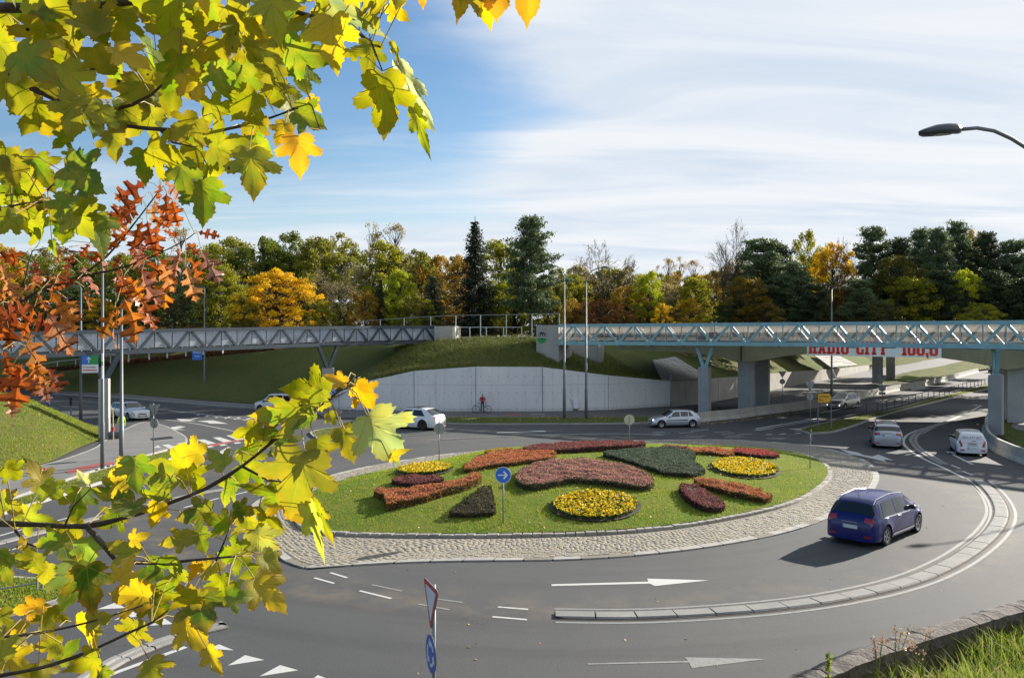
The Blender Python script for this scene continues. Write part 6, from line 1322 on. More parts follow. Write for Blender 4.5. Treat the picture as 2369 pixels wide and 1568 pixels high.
# big near lamp: head at (2126..2220, 302), arm to the right and down, pole outside the frame
e = at(2221, 300, 15.0); root = thing('street_lamp', 'large near lamp head on a curved arm entering from the right edge against the sky', 'street lamp', (11.6, 15.3, 0))
pts = [e, at(2260, 296.5, 15.02), at(2300, 303, 15.05), at(2340, 321, 15.1), at(2369, 339, 15.13), at(2420, 385, 15.2), at(2470, 460, 15.25), at(2505, 560, 15.28)]; pts.append(Vector((pts[-1].x+.12, pts[-1].y, 7.5))); pts.append(Vector((pts[-1].x, pts[-1].y, 0))); ORG[root.name] = Vector((11.6, 15.3, 0))
mb = MB(); mb.tube(crs(pts[:-1], .25), .035, 10); mb.build('arm', M['pole'], root, smooth=True); mb = MB(); mb.tube([pts[-2], pts[-1]], [.05, .10], 10); mb.build('pole', M['pole'], root, smooth=True)
a0 = at(2126, 304, 14.9); d = (a0-e); Lh = d.length; d.normalize(); sdv = Vector((-d.y, d.x, 0)).normalized(); n = 16; vs = []
prof = [(0, .02, .02, .04), (.01, .06, .07, .07), (.12, .11, .115, .06), (.35, .15, .12, .075), (.6, .155, .105, .085), (.85, .115, .05, .09), (.96, .07, .02, .07), (1., .02, .0, .0)]
for t, w, h1, h2 in prof:
    for k in range(n): an = 2*PI*k/n; z = h1*math.sin(an) if math.sin(an) > 0 else h2*max(-1, math.sin(an)*1.6); vs.append(e+d*(Lh*t)+sdv*(w*math.cos(an))+Vector((0, 0, z)))
mb = MB(); mb.add(vs, [(i*n+k, i*n+(k+1) % n, (i+1)*n+(k+1) % n, (i+1)*n+k) for i in range(len(prof)-1) for k in range(n)]+[tuple(range(n))[::-1]]); o = mb.build('lamp_head', M['lampdark'], root, smooth=True)
mb = MB(); q = e+d*Lh*.55-Vector((0, 0, .085)); mb.add([q+d*Lh*.34*math.cos(2*PI*k/16)+sdv*.11*math.sin(2*PI*k/16) for k in range(16)], [tuple(range(16))]); mb.build('lens', M['lens'], root)
# the lamp whose shadow falls beside the blue car stands outside the frame
lamp('street lamp beyond the right edge of the photo whose shadow falls by the blue car', (36.5, 45.5, 0), 9.0, (-2.0, -.4), True, M['lampdark'], .9, (.09, .06), rise=1.3)
# ------------------------------------------------------------------ signs
def pole(root, base, h, r=.03): mb = MB(); b = Vector(base); mb.tube([b, b+Vector((0, 0, h))], r, 8); return mb.build('pole', M['galv'], root, smooth=True)
def frame_of(n): n = Vector((n[0], n[1], 0)).normalized(); return n, Vector((-n.y, n.x, 0))  # normal (facing), right-hand axis seen from front: x axis
def plate(root, nm, c, n, poly, m, d=0., t=.012):
    """poly in sign plane coords (right, up) as seen from the front"""
    n, x = frame_of(n); x = x  # as seen from front, right = z cross n
    xr = Vector((0, 0, 1)).cross(n)
    P = [Vector(c)+xr*a+Vector((0, 0, b))+n*d for a, b in poly]; mb = MB(); k = len(P); mb.add([p-n*t/2 for p in P]+[p+n*t/2 for p in P], [tuple(range(k))[::-1], tuple(range(k, 2*k))]+[(i, (i+1) % k, k+(i+1) % k, k+i) for i in range(k)])
    return mb.build(nm, m, root)
circ = lambda r, k=28: [(r*math.cos(2*PI*i/k), r*math.sin(2*PI*i/k)) for i in range(k)]
def tri(s, rr=.05):
    P = []; R_ = s/math.sqrt(3)
    for a0 in (-90, 30, 150):
        a = math.radians(a0); c = ((R_-2*rr)*math.cos(a), (R_-2*rr)*math.sin(a))
        for k in range(-2, 3): b = a+math.radians(30*k); P.append((c[0]+rr*math.cos(b), c[1]+rr*math.sin(b)))
    return P
def giveway(label, base, n, ztop, s=.9, disc=True, extra=False, h=None, rd=.30, cat='road sign', front=False):
    root = thing('road_sign', label, cat, tuple(base)); pole(root, base, (h or ztop)); zc = ztop-s/math.sqrt(3)*.5+.02; c = Vector((base[0], base[1], zc))+frame_of(n)[0]*.05
    pl = plate(root, 'triangle_plate', c, n, tri(s), M['signback']); plate(root, 'red_border', c, n, tri(s*.985, .045), M['signred'], .009, .004); plate(root, 'white_face', c, n, tri(s*.70, .02), M['signwhite'], .013, .004)
    if disc:
        c2 = Vector((c.x, c.y, ztop-s*.87-rd-.04)); plate(root, 'round_plate', c2, n, circ(rd), M['signback']); plate(root, 'blue_face', c2, n, circ(rd*.97), M['signblue'], .009, .004)
        for k in range(3):
            a0 = 2*PI*k/3+.5; arc = [(rd*.66*math.cos(a0+t), rd*.66*math.sin(a0+t)) for t in np.linspace(0, 1.2, 7)]+[(rd*.84*math.cos(a0+1.2), rd*.84*math.sin(a0+1.2)), (rd*.58*math.cos(a0+1.75), rd*.58*math.sin(a0+1.75)), (rd*.32*math.cos(a0+1.2), rd*.32*math.sin(a0+1.2))]+[(rd*.48*math.cos(a0+t), rd*.48*math.sin(a0+t)) for t in np.linspace(1.2, 0, 7)]
            plate(root, 'arrow', c2, n, arc, M['signwhite'], .013, .004)
        if extra: plate(root, 'small_plate', Vector((c.x, c.y, c2.z-rd-.16)), n, [(-.3, -.13), (.3, -.13), (.3, .13), (-.3, .13)], M['signback'])
    return root
# near right-of-centre sign seen nearly edge on
bs = Vector((at(1004, 1500, 13.7).x, 13.7, 0)); vw = Vector((bs.x, bs.y, 0)).normalized(); nrm = Matrix.Rotation(math.radians(79), 3, 'Z') @ (-vw)
rt = giveway('near give way sign above a blue roundabout disc, seen almost edge on', bs, (-.93, -.36), EYE-(1352-CV)/FP*13.7, .92, True, rd=.32)
giveway('back of a give way sign on the left pavement with a disc below', (g(355, 1056).x, g(355, 1056).y, .1), (.35, .94), 3.08, .85, True, rd=.31)
giveway('give way sign back at the tip of the median, right of centre', (g(1875, 998).x, g(1875, 998).y, .13), (-.35, .94), EYE-(883-CV)/FP*g(1875, 998).y, .9, True, rd=.30)
giveway('dark give way sign back on the median fence with a small plate', (g(2041, 957).x, g(2041, 957).y, .13), (.2, 1), EYE-(868-CV)/FP*g(2041, 957).y, .95, True, True, rd=.33)
giveway('give way sign back beyond the bridge piers on the path', (at(1810, 900, 90).x, 90, 0), (.3, 1), EYE-(859-CV)/FP*90, .9, True, rd=.30)
giveway('narrow sign seen edge on at the corner of the retaining wall', (at(1551, 900, 77.5).x, 77.5, 0), (1, .15), EYE-(862-CV)/FP*77.5, .9, True, rd=.30)
giveway('give way sign with red border half hidden by leaves at the left edge', (at(84, 1100, 38).x, 38, 0), (.75, -.6), EYE-(1084-CV)/FP*38, .85, False, h=EYE-(1084-CV)/FP*38)
giveway('white give way sign on the far pavement behind the leaf tips', (at(771, 900, 72).x, 72, .1), (.2, -1), EYE-(880-CV)/FP*72, .8, True, rd=.3)
def discsign(label, base, n, zc, r, front=True, mback=None):
    root = thing('road_sign', label, 'road sign', tuple(base)); pole(root, base, zc-base[2]+r*.6, .027); c = Vector((base[0], base[1], zc))+frame_of(n)[0]*.045
    plate(root, 'round_plate', c, n, circ(r), mback or M['signback']); plate(root, 'white_rim', c, n, circ(r*.99), M['signwhite'], .008, .003); plate(root, 'blue_face', c, n, circ(r*.93), M['signblue2'], .011, .004)
    plate(root, 'arrow', c, n, [(-.62*r, -.07*r), (.25*r, -.07*r), (-.02*r, -.42*r), (.17*r, -.50*r), (.60*r, 0), (.17*r, .50*r), (-.02*r, .42*r), (.25*r, .07*r), (-.62*r, .07*r)], M['signwhite'], .014, .004)
    return root
pS = gm(1164, 1210); discsign('blue round sign with a white right arrow on the front of the mound', pS, (-.05, -1), EYE-(1098-CV)/FP*pS.y, 19*pS.y/FP)
p2 = gm(1874, 1083); discsign('narrow blue arrow sign seen edge on at the right end of the mound', p2, (.985, -.20), EYE-(1007-CV)/FP*p2.y, .33)
p3 = gm(1016, 1066); discsign('grey back of a round sign on the left rim of the mound', p3, (.15, 1), EYE-(991-CV)/FP*p3.y, .30)
p4 = Vector((g(1456, 1029).x, g(1456, 1029).y, .1)); discsign('beige back of a round sign beyond the long red hedge', p4, (.1, 1), EYE-(971-CV)/FP*p4.y, .34, mback=mat('beige_sign_back', (.50, .46, .38), .5))
# yellow direction sign
yb = g(1908, 993.5); ys = thing('direction_sign', 'yellow arrow shaped direction sign reading Ljubljana and Ptuj on two posts', 'direction sign', (yb.x, yb.y, .13)); kx = yb.y/FP
for u, v in ((1898, 995), (1918, 992)): p = g(u, v); mb = MB(); mb.tube([(p.x, yb.y+.05, .1), (p.x, yb.y+.05, EYE-(914-CV)*kx)], .035, 8); mb.build('post', M['galv'], ys)
c = at(1908, 920.5, yb.y); plate(ys, 'edge', c, (0, -1), [(-.55, -.37), (.38, -.37), (.56, 0), (.38, .37), (-.55, .37)], M['black'], 0, .03); plate(ys, 'panel', c, (0, -1), [(-.52, -.34), (.36, -.34), (.52, 0), (.36, .34), (-.52, .34)], M['signyellow'], .018, .006)
ORy = ORG[ys.name]
text3('Ljubljana', tuple(c+Vector((-.06, -.03, .13))-ORy), (PI/2, 0, 0), .20, M['black'], ys); text3('Ptuj', tuple(c+Vector((-.28, -.03, -.15))-ORy), (PI/2, 0, 0), .22, M['black'], ys)
# shop direction sign on the near left lamp
sg = thing('shop_sign', 'blue, green and white shop direction sign with an up arrow on the left lamp post', 'shop sign', (gE.x-.5, gE.y, 5)); Y_ = gE.y-.05; A = lambda u, v: (at(u, v, Y_).x, at(u, v, Y_).z)
def flat(root, nm, px, m, d=0., t=.01, Y=None):
    Y = Y or Y_; P = [at(u, v, Y)-Vector((0, d, 0)) for u, v in px]; P = [Vector((p.x, Y-d, p.z)) for p in P]; k = len(P); mb = MB(); mb.add([p for p in P]+[p-Vector((0, t, 0)) for p in P], [tuple(range(k)), tuple(range(k, 2*k))[::-1]]+[(i, (i+1) % k, k+(i+1) % k, k+i) for i in range(k)]); return mb.build(nm, m, root)
flat(sg, 'frame', [(187, 864), (228.5, 864), (228.5, 821), (187, 821)], M['raild']); flat(sg, 'white_panel', [(189.5, 862.5), (222, 861.5), (228, 861.3), (228, 843), (189.5, 843.5)], M['signwhite'], .012, .004)
flat(sg, 'blue_panel', [(189.5, 843.4), (206, 843.1), (206, 822), (189.5, 822.5)], M['signblue2'], .012, .004); flat(sg, 'green_panel', [(206.1, 843.1), (228, 842.8), (228, 821.5), (206.1, 822)], M['signgreen'], .012, .004)
flat(sg, 'arrow', [(204.8, 839), (206.8, 839), (206.8, 829), (210, 832.3), (211, 830.8), (205.8, 825.3), (200.6, 830.8), (201.6, 832.3), (204.8, 829)], M['signwhite'], .018, .004)
so_ = ORG[sg.name]; q = at(210, 849, Y_); text3('Sonniabo', tuple(Vector((q.x, Y_-.02, q.z))-so_), (PI/2, 0, 0), .15, M['black'], sg); mb = MB(); x = 191.5
while x < 225: w = R.uniform(1.2, 2.6); a, b = at(x, 857.6, Y_), at(x+w, 854.6+R.uniform(-.3, .3), Y_); mb.box(((a.x+b.x)/2, Y_-.02, (a.z+b.z)/2), (b.x-a.x, .008, b.z-a.z)); x += w+.7
mb.build('red_print', M['signred'], sg)
q = at(194, 849, Y_); n12 = circ(.06, 14); mb = MB(); mb.add([(q.x+a, Y_-.018, q.z+b) for a, b in n12]+[(q.x+a*.55, Y_-.018, q.z+b*.55) for a, b in n12], [(i, (i+1) % 14, 14+(i+1) % 14, 14+i) for i in range(14)]); mb.build('emblem', M['signred'], sg)
sg2 = thing('shop_sign', 'narrow white and green sign panel edge on at the left lamp post', 'shop sign', (gE.x, gE.y, 4.5)); 
for i, (a, b, m) in enumerate(((817, 836, 'signwhite'), (836, 846, 'signgreen'), (846, 876, 'signwhite'))): flat(sg2, 'panel', [(236, b), (239, b), (239, a), (236, a)], M[m], .02+.01*i, .02, gE.y-.1)
s3 = thing('shop_sign', 'blue hypermarket sign reading E Leclerc 6 min on the slope lamp', 'shop sign', (gC.x-.8, gC.y, 5)); YC = gC.y-.1
flat(s3, 'panel', [(445, 832), (468, 832), (468, 807), (445, 807)], M['signblue2'], 0, .04, YC); flat(s3, 'arc', [(449, 811), (465, 811), (463, 809.8), (451, 809.8)], M['signwhite'], .045, .004, YC)
so_ = ORG[s3.name]; q = at(456.5, 815, YC); text3('E.Leclerc', tuple(Vector((q.x, YC-.05, q.z))-so_), (PI/2, 0, 0), .26, M['signwhite'], s3, off=.004); q = at(456.5, 824, YC); text3('6 min', tuple(Vector((q.x, YC-.05, q.z))-so_), (PI/2, 0, 0), .26, M['signwhite'], s3, off=.004)
# yellow and black posts by the left pier
q = g(251, 1016); yp = thing('marker_post', 'pale yellow bent tube post beside the left bridge pier', 'post', (q.x, 55.4, 0)); x = at(254, 1000, 55.4).x; mb = MB(); mb.tube([(x+.25, 55.4, 0), (x+.2, 55.4, 2.2), (x+.05, 55.4, 2.35)], .035, 8); mb.build('tube', mat('pale_yellow_paint', (.55, .45, .15), .5), yp); mb = MB(); mb.box((x+.22, 55.36, .85), (.16, .1, .3)); mb.build('red_collar', M['signred'], yp)
q = g(164, 963); bp = thing('marker_post', 'short black and white marker post on the far left verge', 'post', (q.x, q.y, 0)); mb = MB(); mb.box((q.x, q.y, .5), (.10, .10, 1.0)); mb.build('post', M['galv'], bp); mb = MB(); mb.box((q.x, q.y-.02, 1.35), (.18, .06, .75)); mb.build('board', M['black'], bp)
# tubular barriers behind leaf tips
for u in (808, 843): 
    a, b = at(u, 960, 71), at(u+18, 960, 71.5); rr0 = thing('railing', 'galvanised hoop barrier on the far kerb, '+('left' if u < 820 else 'right')+' of the pair behind the leaf tips', 'railing', (a.x, a.y, .1)); mb = MB(); mb.tube([(a.x, a.y, .1), (a.x, a.y, 1.05), (a.x+.1, a.y, 1.15), (b.x-.1, b.y, 1.15), (b.x, b.y, 1.05), (b.x, b.y, .1)], .03, 8); mb.build('hoop', M['galv'], rr0); mb = MB(); mb.beam((a.x, a.y, .6), (b.x, b.y, .6), .04, .04); mb.build('crossbar', M['galv'], rr0)
# ------------------------------------------------------------------ background trees
ng = np.random.default_rng(5)
def tubes_mesh(segs, n=4):
    """segs: list of (p0,p1,r0,r1) -> V,F"""
    P0 = np.array([s[0] for s in segs]); P1 = np.array([s[1] for s in segs]); r0 = np.array([s[2] for s in segs]); r1 = np.array([s[3] for s in segs])
    d = P1-P0; d /= np.linalg.norm(d, axis=1)[:, None]+1e-9; h = np.where(np.abs(d[:, 2:3]) > .9, np.array([[1., 0, 0]]), np.array([[0, 0, 1.]])); a = np.cross(d, h); a /= np.linalg.norm(a, axis=1)[:, None]; b = np.cross(d, a)
    V = []
    for P, r in ((P0, r0), (P1, r1)):
        for k in range(n): t = 2*PI*k/n; V.append(P+(a*math.cos(t)+b*math.sin(t))*r[:, None])
    V = np.stack(V, 1).reshape(-1, 3); F = np.array([[k, (k+1) % n, n+(k+1) % n, n+k] for k in range(n)])[None]+2*n*np.arange(len(segs))[:, None, None]
    return V, F.reshape(-1, 4)
def limb(a, b, r0, r1, k=4, wob=.05, rg=ng):
    a, b = np.array(a, float), np.array(b, float); L = np.linalg.norm(b-a); P = [a+(b-a)*i/k+(rg.normal(size=3)*wob*L if 0 < i < k else 0) for i in range(k+1)]; R_ = [r0+(r1-r0)*i/k for i in range(k+1)]
    return [(P[i], P[i+1], R_[i], R_[i+1]) for i in range(k)], P
def deciduous(seed, h=1., wd=.5, base=.18, nclump=70, nleaf=110, gap=.25, shape='round', leaf=.016, spread=.075, light=1.):
    """unit-height tree; returns trunk and crown meshes"""
    rg = np.random.default_rng(seed); segs, P = limb((0, 0, 0), (rg.normal()*.02, rg.normal()*.02, .80), .016, .005, 7, .012, rg); cl = []
    zc = (base+1)/2; tries = 0
    while len(cl) < nclump and tries < 5000:
        tries += 1; z = rg.uniform(base, .985); t = (z-base)/(1-base)
        if shape == 'round': rr = wd*math.sqrt(max(0, 1-(2*t-.92)**2*.98))*(1.0)
        elif shape == 'oval': rr = wd*math.sin(PI*min(1, t*.92+.06))**.7
        else: rr = wd*(1-t)**.7*(.35+t*.65)*1.6
        a = rg.uniform(0, 2*PI); rr *= 1+.22*math.sin(3*a+seed)+.15*math.sin(5*a+z*9+seed)
        r = rr*math.sqrt(rg.uniform(.15, 1.)); c = np.array([r*math.cos(a), r*math.sin(a), z]);
        if mnoise.noise(Vector(c*4.5)+Vector((seed, 0, 0))) < -gap: continue
        cl.append(c)
    cl = np.array(cl); Pts = []; at_ = []
    for i, c in enumerate(cl):
        z0 = max(base*.6, c[2]-.12-.25*math.hypot(c[0], c[1])); s, _ = limb((0, 0, min(z0, .78)), c, .0055, .0014, 3, .05, rg); segs += s
        k = int(nleaf*rg.uniform(.5, 1.4)); s_ = spread*rg.uniform(.7, 1.3); q = rg.normal(size=(k, 3)); q /= np.linalg.norm(q, axis=1)[:, None]; q *= (rg.uniform(0, 1, k)**.45*s_)[:, None]; q[:, 2] *= .62; q[:, 2] -= (q[:, 0]**2+q[:, 1]**2)*1.5
        Pts.append(c+q); at_.append(np.full(k*4, rg.uniform()))
    Pts = np.concatenate(Pts); Vt, Ft = cards(Pts, leaf, rg, up=.55, aspect=1.2); Vb, Fb = tubes_mesh(segs, 5); return (Vb, Fb), (Vt, Ft, np.concatenate(at_))
def pine(seed, wd=.30, bare=.22, tiers=17, dens=1., droop=.0):
    rg = np.random.default_rng(seed); segs, P = limb((0, 0, 0), (0, 0, .98), .017, .003, 9, .003, rg); Pts = []; at_ = []
    for i in range(tiers):
        t = (i+rg.uniform(-.3, .3))/tiers; t = max(0, min(.99, t)); z = bare+(1-bare)*t*.97; nb = rg.integers(4, 7); Lr = wd*(1-t)**.62*(.55+.45*min(1, t*5))*rg.uniform(.8, 1.15)+.02
        for k in range(nb):
            a = 2*PI*k/nb+rg.uniform(-.4, .4); L_ = Lr*rg.uniform(.65, 1.15); e = np.array([L_*math.cos(a), L_*math.sin(a), z+L_*(.28-droop)+rg.normal()*.012]); s, Q = limb((0, 0, z), e, .0045, .0012, 4, .04, rg); segs += s
            ncl = max(3, int(L_*46*dens))
            for j in range(ncl):
                f = rg.uniform(.30, 1.02); c = np.array([0, 0, z])+(e-np.array([0, 0, z]))*f+rg.normal(size=3)*np.array([.02, .02, .008]); m = 20
                q = rg.normal(size=(m, 3))*np.array([.022, .022, .0085]); Pts.append(c+q+np.array([0, 0, .008])); at_.append(np.full(m*4, rg.uniform()))
    Pts = np.concatenate(Pts); Vt, Ft = cards(Pts, .0135, rg, up=.4, aspect=1.6); Vb, Fb = tubes_mesh(segs, 5); return (Vb, Fb), (Vt, Ft, np.concatenate(at_))
def spruce(seed, wd=.20, sparse=1.):
    rg = np.random.default_rng(seed); segs, P = limb((0, 0, 0), (0, 0, 1.), .014, .002, 9, .002, rg); Pts = []; at_ = []
    for i in range(34):
        t = i/34; z = .05+.93*t; nb = rg.integers(5, 8); Lr = wd*(1-t)**.82*rg.uniform(.72, 1.15)+.012
        for k in range(nb):
            a = 2*PI*k/nb+rg.uniform(-.5, .5); L_ = Lr*rg.uniform(.6, 1.15); e = np.array([L_*math.cos(a), L_*math.sin(a), z-L_*.22]); s, Q = limb((0, 0, z), e, .003, .001, 3, .03, rg); segs += s; m = int(L_*620*sparse)+8
            f = rg.uniform(.12, 1.03, m)[:, None]; q = np.array([0, 0, z])+(e-np.array([0, 0, z]))*f+rg.normal(size=(m, 3))*np.array([.010, .010, .004])*(.5+f); q[:, 2] -= np.abs(rg.normal(size=m))*.014; Pts.append(q); at_.append(np.full(m*4, rg.uniform()))
    Pts = np.concatenate(Pts); Vt, Ft = cards(Pts, .0115, rg, up=0., aspect=1.5); Vb, Fb = tubes_mesh(segs, 5); return (Vb, Fb), (Vt, Ft, np.concatenate(at_))
def bare(seed, leafy=700, wd=.36, maxd=6):
    rg = np.random.default_rng(seed); segs = []; tips = []
    def grow(p, d, L_, r, dep):
        e = p+d*L_; m = p+d*L_*.5+rg.normal(size=3)*L_*.04; segs.append((p, m, r, r*.85)); segs.append((m, e, r*.85, r*.68)); tips.append(e)
        if dep == 0: return
        for _ in range(3 if dep > 1 else 4):
            q = d+rg.normal(size=3)*(.42 if dep < maxd else .30); q[2] += .10; q /= np.linalg.norm(q); grow(e if _ < 2 else m, q, L_*rg.uniform(.62, .86), r*.60, dep-1)
    grow(np.array([0, 0, 0.]), np.array([0, 0, 1.]), .26, .015, maxd); V, F = tubes_mesh([(a, b, max(c, .0013), max(d, .0011)) for a, b, c, d in segs], 3); k = V[:, 2].max(); V /= k
    T = np.array(tips)/k; sel = T[rg.integers(len(T)//3, len(T), leafy)]+rg.normal(size=(leafy, 3))*.012; Vt, Ft = cards(sel, .011, rg, up=.3); return (V, F), (Vt, Ft, rg.uniform(size=leafy*4))
M['treeleaf'] = leafmat('autumn_leaves', [(.55, .50, .42), (.8, .8, .75), (1., 1., 1.), (1.2, 1.1, .95)], .42, objcol=True, attr='clump')
M['needle'] = leafmat('conifer_needles', [(.55, .62, .6), (.85, .9, .85), (1.1, 1.1, .95)], .3, objcol=True, attr='clump')
M['barkg'] = mat('tree_bark', (.045, .038, .03), .9, col2=(.08, .07, .055), vs=3)
PRO = {}
def proto(k, parts, lm):
    (Vb, Fb), (Vt, Ft, A) = parts; PRO[k] = (npmesh('trunk_'+k, Vb, Fb, M['barkg'], smooth=True), npmesh('crown_'+k, Vt, Ft, M[lm], attrs={'clump': A}))
for i in range(5): proto('d%d' % i, deciduous(20+i, wd=[.42, .36, .46, .33, .40][i], base=.10, nclump=120, nleaf=100, gap=.30, leaf=.019, shape=['round', 'oval', 'round', 'oval', 'round'][i]), 'treeleaf')
proto('r0', deciduous(31, wd=.52, base=.03, nclump=330, nleaf=95, gap=.9, shape='round', spread=.062, leaf=.015), 'treeleaf')
for i in range(2): proto('s%d' % i, deciduous(40+i, wd=[.26, .22][i], base=.2, nclump=55, nleaf=38, gap=.15, shape='oval', spread=.055, leaf=.013), 'treeleaf')
for i in range(2): proto('b%d' % i, bare(50+i, [900, 2600][i]), 'treeleaf')
for i in range(3): proto('p%d' % i, pine(60+i, wd=[.31, .36, .29][i], bare=[.20, .12, .3][i], dens=[1.4, 1.7, 1.4][i], tiers=[18, 17, 16][i]), 'needle')
for i in range(2): proto('f%d' % i, spruce(70+i, wd=[.19, .26][i]), 'needle')
GRP = {'d': 'autumn broadleaf trees behind the bridges', 's': 'thin pale birches in the wood', 'b': 'bare trees in the wood', 'p': 'dark pines in the wood', 'f': 'dark spruces in the wood', 'r': None}
NM = {'d': 'broadleaf_tree', 's': 'birch_tree', 'b': 'bare_tree', 'p': 'pine_tree', 'f': 'spruce_tree', 'r': 'round_tree'}
rt_ = random.Random(9)
def tree(kind, u, vtop, w, Y, col, label, zb=6.6):
    top = EYE-(vtop-CV)/FP*Y; x = (u-CU)/FP*Y; h = top-zb; tm_, cm_ = PRO[kind]; wd = {'d0': .84, 'd1': .72, 'd2': .92, 'd3': .66, 'd4': .80, 'r0': 1.04, 's0': .52, 's1': .44, 'b0': .8, 'b1': .8, 'p0': .62, 'p1': .7, 'p2': .56, 'f0': .38, 'f1': .52}[kind]
    sx_ = (w/FP*Y)/wd*(1.14 if kind[0] == 'd' else 1.)
    root = thing(NM[kind[0]], label, NM[kind[0]].replace('_', ' '), (x, Y, zb), 0, GRP[kind[0]]); rz = rt_.uniform(0, 6.28)
    for nm, me in (('trunk', tm_), ('crown', cm_)):
        o = link(nm, me, root); o.scale = (sx_, sx_, h); o.rotation_euler = (0, 0, rz); o.color = (*col, 1) if nm == 'crown' else (1, 1, 1, 1)
YE = (.50, .34, .012); YG = (.30, .30, .018); OL = (.25, .25, .025); GR_ = (.15, .195, .022); OR_ = (.38, .24, .025); RU = (.25, .11, .03); BY = (.42, .46, .02); PB = (.36, .30, .12); DK = (.07, .09, .04); PN = (.135, .175, .08); DG_ = (.06, .09, .022); OG = (.85, .54, .012)
